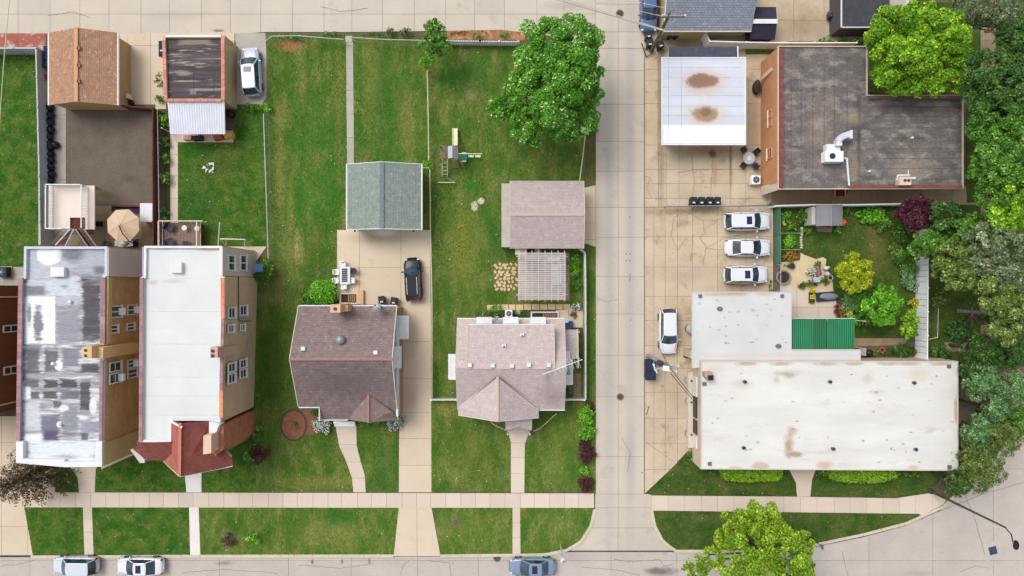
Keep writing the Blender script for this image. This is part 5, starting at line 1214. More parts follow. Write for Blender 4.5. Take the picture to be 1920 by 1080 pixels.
wire_fence('wire frame fence at the vegetable bed beside the green screen', [(1465, 437), (1500, 437)], .8, rail=.02)
wire_fence('second wire frame across the vegetable bed', [(1465, 468), (1500, 468)], .8, rail=.02)

# ================================================================== PROPS
# umbrella
t = thingp('patio_umbrella', 'beige octagonal cantilever umbrella on the patio behind the apartment buildings', 'umbrella', 228, 424)
cx, cy = W(228, 422, 2.7); rr = 32 / S * (H - 2.7) / H; m = MB()
vs = [(cx, cy, 2.95)] + [(cx + rr * cos(pi / 8 + i * pi / 4 + .05), cy + rr * sin(pi / 8 + i * pi / 4 + .05), 2.45) for i in range(8)]
m.add(vs + [(x, y, z - .03) for x, y, z in vs], [(0, 1 + i, 1 + (i + 1) % 8) for i in range(8)] + [(9, 10 + (i + 1) % 8, 10 + i) for i in range(8)] + [(1 + i, 10 + i, 10 + (i + 1) % 8, 1 + (i + 1) % 8) for i in range(8)])
m.build('canopy', M('beige_fabric', (214, 190, 162), (204, 180, 152), fine=.05), t)
m = MB(); 
for i in range(8): m.tube((cx, cy, 2.96), vs[1 + i], .012, 5)
m.build('rib', M('rib_beige', (190, 164, 138)), t)
m = MB(); m.path([V(223, 423, 3.05), V(230, 438, 3.2), V(242, 452, 3.1), V(250, 456, 2.6), V(252, 458, .3)], .05, 8); m.build('cantilever_arm', M('dark_brown_metal', (62, 40, 36)), t)
MB().rbox(*W(252, 456), .04, .8, .8, .12).build('base', black, t)
t = thingp('outdoor_table', 'white lidded chest beside the beige umbrella and brown fence', 'chest', 274, 398)
MB().prism(WP([(263, 382), (286, 382), (286, 415), (263, 415)], 1.0), .05, .95).build('body', vinyl, t, bevel=.03)
MB().prism(WP([(262, 381), (287, 381), (287, 416), (262, 416)], 1.05), .95, 1.03).build('lid', white, t, bevel=.02)
t = thingp('bench', 'dark navy bench above the beige umbrella', 'bench', 236, 391)
MB().prism(WP([(211, 385), (262, 387), (262, 399), (211, 396)], .45), .35, .45).build('seat', M('navy_fabric', (52, 48, 78), (44, 40, 66), fine=.1), t)
MB().prism(WP([(211, 384), (262, 385), (262, 388), (211, 387)], .8), .4, .8).build('backrest', redwood, t)
for px in (214, 259): MB().rbox(*W(px, 392), .04, .08, .5, .35).build('leg', darkmetal, t)
def chair(px, py, a, mat, label, group=None, s=1.0):
    x, y = W(px, py, .5); t = thing('patio_chair', label, 'chair', x, y, .05, group)
    m = MB(); m.rbox(x, y, .42, .48 * s, .48 * s, .06, a); m.build('seat', mat, t)
    m = MB(); m.rbox(x - .25 * s * cos(a), y - .25 * s * sin(a), .46, .06, .46 * s, .42, a); m.build('backrest', mat, t)
    for sx, sy in ((1, 1), (1, -1), (-1, 1), (-1, -1)):
        q = (x + .2 * s * (sx * cos(a) - sy * sin(a)), y + .2 * s * (sx * sin(a) + sy * cos(a)))
        MB().tube((*q, .05), (*q, .42), .02, 6).build('leg', mat, t)
    for sy in (1, -1):
        q = (x - .24 * s * sy * sin(a), y + .24 * s * sy * cos(a)); MB().rbox(q[0], q[1], .64, .44 * s, .05, .03, a).build('armrest', mat, t)
    return t
chair(199, 458, 1.2, black, 'black patio chair left of the grill below the umbrella', s=1.2)
chair(188, 420, 0, black, 'black folding chair right of the cream raised deck')
def grill(px, py, label):
    t = thingp('barbecue_grill', label, 'grill', px, py)
    MB().prism(WP([(px - 11, py - 6), (px + 11, py - 6), (px + 11, py + 6), (px - 11, py + 6)], .9), .3, .85).build('cart', greymetal, t)
    m = MB(); x, y = W(px, py, .95); m.lathe(x, y, [(.42, .85), (.42, 1.0), (.3, 1.18), (.1, 1.24)], 12, 1.0, .62); m.build('lid', M('steel_lid', (210, 212, 216), (180, 182, 188), rough=.35), t, smooth=True)
    for s in (-1, 1): MB().prism(WP([(px + s * 11, py - 5), (px + s * 17, py - 5), (px + s * 17, py + 5), (px + s * 11, py + 5)], .85), .8, .84).build('side_shelf', greymetal, t)
    for s in (-1, 1): MB().tube((*W(px + s * 9, py + 3), .12), (*W(px + s * 9, py + 5), .12), .1, 10).build('wheel', black, t)
grill(232, 456, 'stainless grill under the beige umbrella against the building')
def ptable(px, py, r, label, mat, h=.72, cat='table', hub=None):
    t = thingp('round_table', label, cat, px, py); x, y = W(px, py, h)
    t.location = (x, y, 0.05)
    MB().lathe(x, y, [(r, h - .04), (r * 1.01, h - .02), (r, h)], 24).build('tabletop', mat, t)
    for i in range(4): MB().tube((x + r * .3 * cos(i * pi / 2 + .7), y + r * .3 * sin(i * pi / 2 + .7), h - .04), (x + r * .6 * cos(i * pi / 2 + .7), y + r * .6 * sin(i * pi / 2 + .7), .05), .025, 6).build('leg', greymetal, t)
    if hub: MB().lathe(x, y, [(.24, h), (.24, h + .02)], 14).build('centre_tray', hub, t)
ptable(1404.5, 296.5, .58, 'round grey patio table among four black chairs by the orange brick wall', M('table_grey', (196, 196, 196), (180, 180, 182), fine=.04), hub=white)
for px, py, a, l in ((1395, 281, -.9, 'upper left'), (1418, 285, -2.4, 'upper right'), (1394, 310, .9, 'lower left'), (1417, 311, 2.2, 'lower right')):
    chair(px, py, a + pi if False else atan2(-(296.5 - py), 1404.5 - px), black, f'black chair at the {l} of the round grey patio table', 'black chairs round the grey patio table', 1.05)
# raised deck (cream)
t = thingp('raised_deck', 'cream raised deck with white railings behind the silver roofed building', 'deck', 134, 390)
hd = 2.8
MB().prism(WP([(91, 348), (177, 348), (177, 430), (160, 430), (160, 408), (131, 408), (131, 430), (91, 430)], hd), hd - .15, hd).build('floor', M('cream_deck', (232, 222, 212), (224, 212, 202), fine=.03), t)
for i in range(9): 
    u = 131.4 + i * 3.2; MB().prism(WP([(u, 409), (u + 2.9, 409), (u + 2.9, 430), (u, 430)], hd - .2), hd - .3, hd - .2).build('tread_board', redwood, t)
for px, py in ((93, 350), (175, 350), (93, 428), (175, 428), (133, 350)): MB().tube((*W(px, py), 0), (W(px, py, hd)[0], W(px, py, hd)[1], hd - .1), .09, 8).build('post', white, t)
def railing(p, q, hb, ht, parent, n=None, mat=white):
    a, b = V(*p, hb), V(*q, hb); L = hypot(b[0] - a[0], b[1] - a[1]); r = ht - hb
    MB().bar((a[0], a[1], ht), (b[0], b[1], ht), .1, .05).build('handrail', mat, parent)
    MB().bar((a[0], a[1], hb + .1), (b[0], b[1], hb + .1), .06, .05).build('bottom_rail', mat, parent)
    n = n or int(L / .14); m = MB()
    for i in range(1, n):
        x, y = a[0] + (b[0] - a[0]) * i / n, a[1] + (b[1] - a[1]) * i / n; m.rbox(x, y, hb + .1, .035, .035, r - .1)
    m.build('balusters', mat, parent, kind='stuff')
railing((99, 349), (99, 429), hd, hd + 1.0, t); railing((98, 349), (163, 349), hd, hd + 1.0, t); railing((165, 349), (165, 429), hd, hd + 1.0, t); railing((98, 430), (130, 430), hd, hd + 1.0, t)
t = thingp('deck_stairs', 'pair of red brown stairs fanning out below the cream deck', 'stairs', 140, 446)
for (p0, p1, q0, q1) in (((131, 430), (104, 460), (138, 430), (122, 462)), ((142, 430), (166, 464), (158, 430), (182, 464))):
    for i in range(9):
        u = i / 9; h_ = hd - .25 - u * 1.9
        a = (p0[0] + (p1[0] - p0[0]) * u, p0[1] + (p1[1] - p0[1]) * u); b = (q0[0] + (q1[0] - q0[0]) * u, q0[1] + (q1[1] - q0[1]) * u)
        MB().bar(V(*a, h_), V(*b, h_), .24, .05).build('step', redwood, t)
    for a, b in ((p0, p1), (q0, q1)):
        MB().bar(V(*a, hd + .8), V(*b, 1.6), .09, .06).build('handrail', white, t)
        m = MB()
        for i in range(14):
            u = i / 14; x = a[0] + (b[0] - a[0]) * u; y = a[1] + (b[1] - a[1]) * u; zb = hd - .1 - u * 1.9; P = V(x, y, zb); m.rbox(P[0], P[1], zb, .035, .035, .8)
        m.build('balusters', white, t, kind='stuff')
# black bags along the fence
bagm = M('black_bag', (34, 38, 58), (24, 26, 42), scale=5, fine=.2, rough=.35, bump=.6, bscale=12)
bags = [(94, 202), (95, 216), (94, 229), (95, 244), (93, 256), (95, 270), (94, 276), (104, 272), (95, 289), (96, 300), (95, 313), (97, 327), (94, 338)]
bl = ['uppermost', 'second', 'third', 'fourth', 'fifth', 'sixth', 'seventh', 'odd one sticking out to the right', 'eighth', 'ninth', 'tenth', 'eleventh', 'lowest']
for i, (px, py) in enumerate(bags):
    x, y = W(px, py, .3)
    m = MB().blob(x, y, .33, .36, .38, .36, i, .22, 12, 8)
    m.build('garbage_bag', bagm, None, label=(f'black plastic bag, {bl[i]} in the row from the orange garage' if i != 7 else 'black plastic bag sticking out to the right of the row along the white fence'), cat='bag', group='black plastic bags along the white fence', smooth=True)
# bins
def bin_(px, py, a, label, mat=black, group='black wheelie bins', w=.62, d=.7, h=1.05, band=True):
    x, y = W(px, py, h); t = thing('wheelie_bin', label, 'bin', x, y, .04, group)
    m = MB(); vs = []
    MB().rbox(x, y, .1, w * .78, d * .78, h - .16, a, 1.22).build('body', mat, t)
    MB().rbox(x, y, h - .06, w * 1.04, d * 1.04, .09, a, .9).build('lid', mat, t, bevel=.02)
    hx, hy = x - d * .55 * -sin(a), y - d * .55 * cos(a)
    MB().tube((hx - w * .35 * cos(a), hy - w * .35 * sin(a), h - .08), (hx + w * .35 * cos(a), hy + w * .35 * sin(a), h - .08), .025, 6).build('handle', mat, t)
    if band: MB().rbox(x + .12 * sin(a), y - .2 * cos(a), h + .03, w * .42, .12, .012, a).build('lid_label', white, t)
    for s in (-1, 1):
        wx, wy = hx * .8 + x * .2 + s * w * .4 * cos(a), hy * .8 + y * .2 + s * w * .4 * sin(a)
        MB().tube((wx - .03 * cos(a), wy - .03 * sin(a), .14), (wx + .03 * cos(a), wy + .03 * sin(a), .14), .1, 10).build('wheel', black, t)
    return t
for px, l in ((1301, 'leftmost'), (1316, 'second from left'), (1331.5, 'third from left'), (1346, 'rightmost')):
    bin_(px, 376, 0, f'black wheelie bin, {l} of four above the pipe barrier', group='four black bins above the pipe barrier')
bin_(715, 562, .15, 'black wheelie bin, left one behind the brown house'); bin_(738, 564, -.2, 'black wheelie bin, right one behind the brown house')
bin_(1217, 64, 0, 'dark bin just below the blue car, upper one'); bin_(1219, 79, 0, 'dark bin below the blue car, lower one next to the leaning frame')
bin_(1239, 82, .3, 'small dark bin at the foot of the utility pole'); bin_(303, 91, 0, 'dark blue bin against the left wall of the black roofed garage, long one', M('navy_plastic', (44, 52, 86), (36, 44, 72)), w=.6, d=1.5)
for px, py, l in ((86, 92, 'upper'), (85, 106, 'middle'), (85, 120, 'lower')): bin_(px, py, 0, f'dark slate bin, {l} of three beside the orange garage', M('navy_plastic', (44, 52, 86)), band=False, w=.55, d=.66, group='slate bins beside the orange garage')
MB().blob(*W(83, 144, .6), .5, .26, .3, .4, 3, .2).build('flower_pot', M('magenta_plastic', (176, 50, 110)), None, label='magenta bag between the white fence and the orange garage', cat='bag', smooth=True)
for px, l in ((1253, 'left'), (1264, 'right')):
    x, y = W(px, 71); t = thing('round_trash_can', f'round dark trash can, {l} one beside the utility pole', 'bin', x, y, .04, 'round dark trash cans by the pole')
    MB().lathe(x, y, [(.24, .04), (.3, .8)], 16).build('body', black, t); MB().lathe(x, y, [(.33, .8), (.33, .86), (.2, .93), (.04, .96)], 16).build('lid', black, t)
# leaning frame
t = thingp('wood_pallet', 'brown wooden pallet frame leaning beside the dark bins', 'pallet', 1214, 98)
q = [V(1204, 82, .8), V(1211, 93, .5), V(1222, 101, .05), V(1213, 108, .05)]
m = MB(); m.bar(V(1203, 81, .9), V(1212, 107, .06), .09, .06); m.build('side', rust, t)
for a, b in (((1212, 107), (1222, 101)), ((1209, 92), (1216, 88)), ((1216, 88), (1222, 101))): MB().bar(V(*a, .2), V(*b, .3), .09, .06).build('side', rust, t)
t = thingp('dark_barrel', 'dark ribbed barrel against the orange brick wall', 'barrel', 1421, 162)
x, y = W(1421, 162, .8); MB().lathe(x, y, [(.3, .05), (.36, .3), (.33, .5), (.36, .75), (.25, .9)], 14, 1, 1.9).build('body', M('dark_pot', (70, 50, 44)), t); MB().lathe(x, y, [(.2, .89), (.1, .98)], 12, 1, 1.9).build('lid', black, t)
for px, py, l in ((1562, 28, 'black covered garden furniture left of the charcoal roof, upper'), (1572, 48, 'black covered garden furniture left of the charcoal roof, lower')):
    t = thingp('covered_furniture', l, 'furniture', px, py)
    MB().blob(*W(px + 4, py, .6), .4, .75, .5, .45, px, .22).build('cover', black, t)
    for d in (-9, -3): MB().tube((*W(px + d, py + 3), .05), (*W(px + d, py + 3), .8), .03, 6).build('leg', darkmetal, t)
    MB().bar(V(px - 10, py + 3, .8), V(px + 2, py + 1, .8), .12, .06).build('armrest', darkmetal, t)
# dumpster
t = thingp('dumpster', 'dark navy dumpster below the parked white car on the alley', 'dumpster', 1220, 690)
dm = M('navy_steel', (40, 44, 76), (34, 38, 64), rough=.5, fine=.06)
hq = 1.3
MB().prism([W(1212, 676, hq), W(1228, 676, hq), W(1228, 711, hq), W(1212, 711, hq)], .15, hq - .06).build('body', dm, t)
for y0, y1 in ((673, 695), (696, 713)): MB().prism(WP([(1210, y0), (1230, y0), (1230, y1), (1210, y1)], hq), hq - .06, hq).build('lid', dm, t, bevel=.02)
for py in (680, 705): MB().box(W(1209, 0, 1)[0], W(1212, 0, 1)[0], W(0, py, 1)[1] - .1, W(0, py, 1)[1] + .1, .6, .9).build('lift_pocket', darkmetal, t)
for px, py in ((1213, 678), (1227, 678), (1213, 709), (1227, 709)): MB().tube((*W(px, py), .1), (*W(px + 1.5, py), .1), .09, 8).build('wheel', black, t)

# AC units
def ac(px, py, label, s=.85, col=None):
    x, y = W(px, py, .8); t = thing('air_conditioner', label, 'air conditioner', x, y, .05)
    MB().rbox(x, y, .05, s * 1.15, s * 1.15, .08).build('pad', greyc, t); MB().rbox(x, y, .13, s, s, .68).build('cabinet', col or vinyl, t, bevel=.04)
    MB().lathe(x, y, [(s * .38, .81), (s * .38, .84)], 20).build('fan_guard', M('grille_dark', (50, 54, 66), (90, 96, 110), scale=20, fine=.2), t)
    MB().lathe(x, y, [(s * .13, .84), (s * .1, .88)], 12).build('fan_hub', greymetal, t)
    m = MB()
    for i in range(6): a = i * pi / 3; m.bar((x, y, .85), (x + s * .37 * cos(a), y + s * .37 * sin(a), .85), .025, .015)
    m.build('guard_spokes', greymetal, t)
ac(1418, 337, 'grey air conditioner beside the orange brick wall below the round table')
ac(954, 588, 'white air conditioner with black fan behind the pink house', .7)
ac(4 - 2, 510, 'dark green box with rounded lid at the left edge above the brown building', 1.0, M('dark_teal', (48, 64, 66)))
MB().rbox(*W(971, 585), .05, .4, .4, .3).build('utility_box', greyc, None, label='small grey utility box on the ground ivy behind the pink house', cat='box')
# patio dining set
t = thingp('dining_table', 'rectangular white patio table with dark slatted centre on the driveway pad', 'table', 647, 516)
x0, x1, y0, y1 = 637, 656, 500, 533
MB().prism(WP([(x0, y0), (x1, y0), (x1, y1), (x0, y1)], .75), .7, .75).build('tabletop', white, t)
for i in range(7): MB().prism(WP([(641, 503.5 + i * 3.7), (651.5, 503.5 + i * 3.7), (651.5, 506.6 + i * 3.7), (641, 506.6 + i * 3.7)], .76), .74, .765).build('slat', M('table_slat', (74, 76, 96), (64, 66, 84)), t)
for px in (x0 + 2, x1 - 2):
    for py in (y0 + 2, y1 - 2): MB().tube((*W(px, py, .7), .05), (*W(px, py, .7), .7), .03, 6).build('leg', greymetal, t)
for px, py, a, mm, l in ((643, 495, -1.5, vinyl, 'white chair at the top end of the patio table'), (631, 510, 0, vinyl, 'white chair, upper left at the patio table'), (630, 526, 0, vinyl, 'white chair, lower left at the patio table'),
                         (662, 508, pi, black, 'black chair, upper right at the patio table'), (661, 526, pi, vinyl, 'white chair, lower right at the patio table'), (645, 537, pi / 2, vinyl, 'white chair at the bottom end of the patio table')):
    chair(px, py, a, mm, l, 'chairs round the white patio table')
# deck with two round tables
t = thingp('wooden_deck', 'weathered wooden deck with railings and two small white tables on it', 'deck', 350, 438)
dh = .9
for i in range(11): MB().prism(WP([(308 + i * 6.2, 418), (313.9 + i * 6.2, 418), (313.9 + i * 6.2, 466), (308 + i * 6.2, 466)], dh), dh - .08, dh).build('deck_board', wood, t)
MB().prism([W(309, 420, dh), W(374, 420, dh), W(374, 464, dh), W(309, 464, dh)], 0, dh - .1).build('deck_frame', redwood, t)
railing((306, 416), (388, 416), .9, 1.8, t, mat=cream); railing((306, 417), (306, 462), .9, 1.8, t, mat=cream); railing((377, 417), (377, 462), .9, 1.8, t, mat=cream)
for px, l in ((345, 'left'), (369, 'right')):
    x, y = W(px, 427 if px < 350 else 428, 1.5); tt = thing('small_round_table', f'small round white table, {l} one on the wooden deck', 'table', x, y, .9, 'small white tables on the deck')
    MB().lathe(x, y, [(.24, 1.4), (.25, 1.45)], 18).build('tabletop', white, tt); MB().tube((x, y, .9), (x, y, 1.4), .05, 8).build('stem', white, tt)
for i, (px, py, a, l) in enumerate(((326, 428, -.5, 'dark lounge chair on the deck, upper left'), (327, 456, .4, 'dark lounge chair on the deck, lower left'), (356, 458, 1.5, 'dark brown chair on the deck against the building'))):
    o = chair(px, py, a, M('dark_slate_fabric', (70, 70, 88), (58, 58, 74)), l, None, 1.5 if i < 2 else 1.0); o.location.z = .95
# pipe frame beside it
t = thingp('soccer_goal', 'white tube goal frame leaning against the white annex of the building', 'frame', 438, 455)
m = MB(); m.path([V(413, 448, 2), V(459, 449, 2), V(459, 462, .2)], .05, 8); m.path([V(413, 448, 2), V(424, 462, .5), V(424, 448, 2)], .04, 8); m.build('frame_tube', white, t)
MB().tube(V(412, 418, 2.2), V(409, 464, .1), .06, 8).build('upright_tube', white, t)
# scraps on the lawn
t = thingp('paper_scraps', 'crumpled white scraps lying on the lawn below the corrugated roof', 'litter', 394, 316)
for i, (px, py) in enumerate(((382, 314), (388, 320), (394, 310), (400, 316), (404, 322), (398, 308), (397, 321), (390, 309))):
    x, y = W(px, py); MB().add([(x + R.uniform(-.3, .3), y + R.uniform(-.25, .25), .06 + R.uniform(0, .14)) for _ in range(5)] , [(0, 1, 2), (1, 2, 3), (2, 3, 4)]).build('scrap', white, t)
# stuff under lean-to
for i, (px, py, c, l) in enumerate(((352, 258, (206, 150, 150), 'pink toy bag under the edge of the white corrugated roof'), (371, 259, (64, 52, 70), 'dark box under the edge of the white corrugated roof'), (410, 258, (186, 96, 80), 'red folded chair under the edge of the white corrugated roof'), (430, 255, (218, 178, 84), 'yellow plastic box at the corner of the white corrugated roof'))):
    MB().rbox(*W(px, py, .4), .06, .9, .5, .45 + .1 * i, .1 * i, .85).build('box', M('stored_%d' % i if False else 'stored_' + 'abcd'[i], c, fine=.2), None, label=l, cat='box')
MB().lathe(*W(429, 212, .8), [(.34, .05), (.4, .7), (.3, .9), (.1, .95)], 14).build('covered_barrel', black, None, label='black covered barrel beside the white corrugated roof', cat='barrel')
# white meter box and pot by orange garage
MB().rbox(*W(239, 180, 1.0), .3, .25, .45, .8).build('meter_box', white, None, label='small white meter box beside the orange garage wall', cat='box')
MB().lathe(*W(246, 192, .3), [(.18, .05), (.28, .45), (.22, .45)], 12).build('plant_pot', M('dark_pot', (70, 50, 44)), None, label='dark pot at the corner of the orange garage driveway', cat='pot')

# pergola
t = thingp('pergola', 'white slatted pergola between the pink garage and the pink house', 'pergola', 1015, 517)
ph = 2.6
for i in range(8):
    px = 973 + i * 12.2; MB().bar(V(px, 470, ph - .08), V(px, 565, ph - .08), .06, .16).build('rafter', white, t)
for i in range(26):
    py = 475 + i * 3.42; MB().bar(V(971, py, ph + .03), V(1061, py, ph + .03), .095, .045).build('slat', white, t)
for py in (481, 553):
    MB().bar(V(968, py, ph - .24), V(1064, py, ph - .24), .08, .16).build('beam', white, t)
    for px in (974, 1057): MB().rbox(*W(px, py, ph), 0, .14, .14, ph - .3).build('post', white, t)
wp_ = M('weathered_white_wood', (214, 208, 204), (192, 184, 180), scale=3, fine=.1)
for c_ in t.children: c_.data.materials[0] = wp_
prg = paving('patio', [(972, 474), (1068, 474), (1068, 564), (972, 564)], steps(972, 1068, 12), steps(474, 564, 12), M('pink_pavers', (178, 150, 138), (160, 134, 122), fine=.15, rnd=.08), dirtjoint, z=.05)
t = thingp('outdoor_sofa', 'pale blue cushioned patio sofa seen through the pergola slats', 'sofa', 1041, 516)
lb = M('pale_blue_cushion', (206, 218, 234), (190, 204, 222), fine=.05)
MB().prism(WP([(1034, 496), (1050, 496), (1050, 534), (1034, 534)], 1), .3, .55).build('seat', lb, t, bevel=.05)
for y0, y1 in ((497, 508), (509, 521), (522, 533)): MB().prism(WP([(1035, y0), (1049, y0), (1049, y1), (1035, y1)], .7), .56, .68).build('cushion', lb, t, bevel=.05)
MB().prism(WP([(1050, 496), (1053, 496), (1053, 534), (1050, 534)], 1), .05, .85).build('backrest', white, t)
t = thingp('bench', 'white bench at the upper right under the pergola', 'bench', 1038, 487)
MB().prism(WP([(1026, 483), (1050, 483), (1050, 490), (1026, 490)], .5), .4, .46).build('seat', white, t)
for px in (1028, 1048): MB().rbox(*W(px, 486.5, .4), .05, .08, .3, .35).build('leg', white, t)
t = thingp('outdoor_table', 'dark table shaded under the pergola', 'table', 1000, 500)
MB().prism(WP([(990, 488), (1014, 488), (1014, 508), (990, 508)], .7), .66, .72).build('tabletop', M('dark_tabletop', (70, 60, 66)), t)
for px, py in ((992, 490), (1012, 490), (992, 506), (1012, 506)): MB().tube((*W(px, py), .05), (*W(px, py), .66), .03, 6).build('leg', black, t)
ptable(1008, 471, .3, 'small round pale table between the pink garage and the pergola', cream, .6)

# playset
t = thingp('playset', 'wooden playset tower with cream slide and swing beam on the lawn', 'playground', 845, 290)
wg = M('grey_purple_wood', (156, 146, 150), (136, 124, 128), scale=2, fine=.12)
for px in (826, 858):
    for py in (276, 300): MB().rbox(*W(px, py, 2), 0, .1, .1, 2.6).build('post', wood, t)
m = MB()
for i in range(6): MB().prism(WP([(826 + i * 2.4, 274), (827.6 + i * 2.4, 274), (827.6 + i * 2.4, 297), (826 + i * 2.4, 297)], 1.5), 1.42, 1.5).build('deck_board', wood, t)
MB().sheet3([V(840, 274, 2.6), V(848, 273, 3.0), V(848, 296, 3.0), V(840, 297, 2.6)], .05).build('roof_panel', M('lilac_grey', (188, 184, 192), fine=.05), t)
MB().sheet3([V(848, 273, 3.0), V(859, 275, 2.4), V(859, 300, 2.4), V(848, 296, 3.0)], .05).build('roof_panel', M('darker_lilac', (164, 160, 172), fine=.05), t)
m = MB(); sp = [(1.45, 273), (1.2, 268), (.75, 258), (.35, 248), (.22, 241)]
for (z0, y0), (z1, y1) in zip(sp, sp[1:]): m.bar(V(853.2, y0, z0), V(853.2, y1, z1), .48, .05)
slm = M('cream_plastic', (226, 222, 184), (216, 212, 172), fine=.03, rough=.45)
m.build('slide', slm, t)
for dx in (-.24, .24):
    m = MB()
    for (z0, y0), (z1, y1) in zip(sp, sp[1:]):
        a, b = V(853.2, y0, z0), V(853.2, y1, z1); m.bar((a[0] + dx, a[1], a[2] + .07), (b[0] + dx, b[1], b[2] + .07), .05, .16)
    m.build('slide_side', slm, t)
MB().bar(V(859, 288, 2.2), V(904, 288.5, 2.2), .07, .1).build('swing_beam', M('cream_beam', (220, 212, 184)), t)
for px in (829, 839):
    MB().bar(V(px, 299, 1.6), V(px, 331, .1), .07, .06).build('ladder_rail', slm, t)
for i in range(4): MB().bar(V(829, 306 + i * 7, 1.3 - i * .33), V(839, 306 + i * 7, 1.3 - i * .33), .05, .05).build('rung', greymetal, t)
MB().bar(V(821, 342, .4), V(853, 342, .4), .06, .06).build('base_bar', slm, t)
for s in (821, 853): MB().tube(V(s, 342, .4), V(834, 331, .1), .02, 6).build('brace', greymetal, t)
for px, l, c in ((883, 'x', slm), (896, 'y', slm)):
    s_ = MB().rbox(*W(px, 293, .5), .5, .55, .2, .04).build('swing_seat', c, t)
    for d in (-.22, .22): MB().tube((W(px, 293, .5)[0] + d, W(px, 293, .5)[1], .5), (W(px, 288.3, 2.2)[0] + d, W(px, 288.3, 2.2)[1], 2.2), .01, 4).build('chain', greymetal, s_)
g_ = MB().rbox(*W(870, 295, .7), .55, .6, .62, .3).build('glider', M('teal_plastic', (30, 110, 104), (40, 128, 120)), t)
for py in (287, 302): MB().rbox(*W(870, py, .8), .75, .42, .14, .06).build('glider_seat', slm, g_)
for i in range(5): MB().prism(WP([(849, 303 + i * 2.6), (860, 303 + i * 2.6), (860, 304.6 + i * 2.6), (849, 304.6 + i * 2.6)]), .3 + .18 * (4 - i), .34 + .18 * (4 - i)).build('ladder_step', wood, t)

# garden bits
t = thingp('fire_pit', 'round stone fire pit behind the green screened fence', 'fire pit', 1467, 519)
x, y = W(1467, 520)
MB().lathe(x, y, [(.7, .04), (.74, .35), (.6, .37), (.58, .2)], 24).build('ring_wall', M('grey_stone', (158, 150, 142), (136, 128, 120), fine=.15), t)
MB().lathe(x, y, [(.57, .1), (.55, .24)], 20).build('fire_bowl', M('ash_dark', (70, 56, 44), (46, 38, 32), scale=6, fine=.4), t)
t = thingp('covered_grill', 'grey covered lounger on the patio below the yellow green tree', 'lounger', 1553, 556)
MB().prism(WP([(1534, 549), (1572, 546), (1575, 563), (1536, 566)], .7), .1, .3).build('frame', darkmetal, t)
MB().blob(*W(1556, 556, .6), .42, .95, .36, .28, 4, .06, 18, 8).build('cover', M('grey_cover', (138, 144, 156), (116, 122, 134), scale=3, fine=.1), t, smooth=True)
t = thingp('planter_box', 'brown planter trough with yellow flowers at the patio edge', 'planter', 1524, 557)
MB().prism(WP([(1519, 548), (1528, 548), (1528, 568), (1519, 568)], .4), .05, .4).build('trough', M('brown_planter', (110, 62, 44)), t)
MB().prism(WP([(1519.8, 549), (1527.2, 549), (1527.2, 567), (1519.8, 567)], .4), .38, .41).build('potting_soil', M('potting', (60, 44, 34), fine=.3), t)
for i, (px, py, c, l) in enumerate(((1569, 575, (150, 96, 70), 'brown clay pot, uppermost of the pots at the patio edge'), (1568, 584, (120, 76, 56), 'brown clay pot, middle one at the patio edge'), (1572, 592, (166, 104, 70), 'orange clay pot, lowest at the patio edge'), (1485, 499, (60, 60, 64), 'dark pot on the gravel patio above the fire pit'),
                                    (1504, 536, (50, 62, 46), 'dark green pot at the lower edge of the gravel patio'), (1556, 521, (190, 186, 180), 'white ring shaped pot under the yellow green tree'), (1618, 660, (190, 70, 50), 'red pot left of the orange one beside the hedge'), (1653, 656, (226, 96, 56), 'bright orange pot between dark shrubs'))):
    x, y = W(px, py, .3); t = thing('plant_pot', l, 'pot', x, y)
    MB().lathe(x, y, [(.16, .04), (.26, .38), (.28, .42), (.22, .42)], 14).build('pot', M('pot_' + 'abcdefgh'[i], c, fine=.1), t)
    MB().lathe(x, y, [(.21, .3), (.2, .425)], 12).build('potting_soil', M('potting', (60, 44, 34)), t)
t = thingp('garden_chair', 'pale garden bench among the flower pots', 'bench', 1531, 524)
MB().prism(WP([(1525, 520), (1538, 520), (1538, 528), (1525, 528)], .45), .4, .45).build('seat', M('pale_steel', (180, 186, 196)), t)
MB().prism(WP([(1525, 528), (1538, 528), (1538, 529), (1525, 529)], .8), .45, .85).build('backrest', M('pale_steel', (180, 186, 196)), t)
for px in (1527, 1537): MB().rbox(*W(px, 524, .4), .05, .05, .35, .35).build('leg', darkmetal, t)
for i, (px, py) in enumerate(((1549, 502), (1552, 514))): MB().blob(*W(px, py, .4), .35, .3, .22, .35, i + 30, .3).build('garden_statue', M('statue_white', (206, 204, 200)), None, label='white garden ornament, %s one beside the yellow green tree' % ('upper', 'lower')[i], cat='ornament', smooth=True)
for px, py, l in ((1581, 417, 'coral red bag beside the garden shed'),): MB().blob(*W(px, py, .3), .25, .36, .4, .3, 2, .2).build('bag', M('coral', (226, 96, 72)), None, label=l, cat='bag', smooth=True)
# white stone edging by shed and vegetable bed
for nm, pts, l in (('stone_row', [(1503, 428), (1502, 440), (1501, 455), (1502, 469)], 'row of pale stones along the vegetable bed'), ('stone_row', [(1466, 402), (1470, 408), (1467, 416), (1472, 424)], 'cluster of pale stones at the top of the vegetable bed')):
    t = thingp(nm, l, 'stones', *pts[0])
    for a, b in zip(pts, pts[1:]):
        for i in range(3):
            u = i / 3; MB().prism(WP(rock(a[0] + (b[0] - a[0]) * u + R.uniform(-.8, .8), a[1] + (b[1] - a[1]) * u, 2.6, 2.2)), 0, .12 + R.uniform(0, .06)).build('stone', M('pale_stone', (214, 208, 190), (196, 190, 172), fine=.1), t)
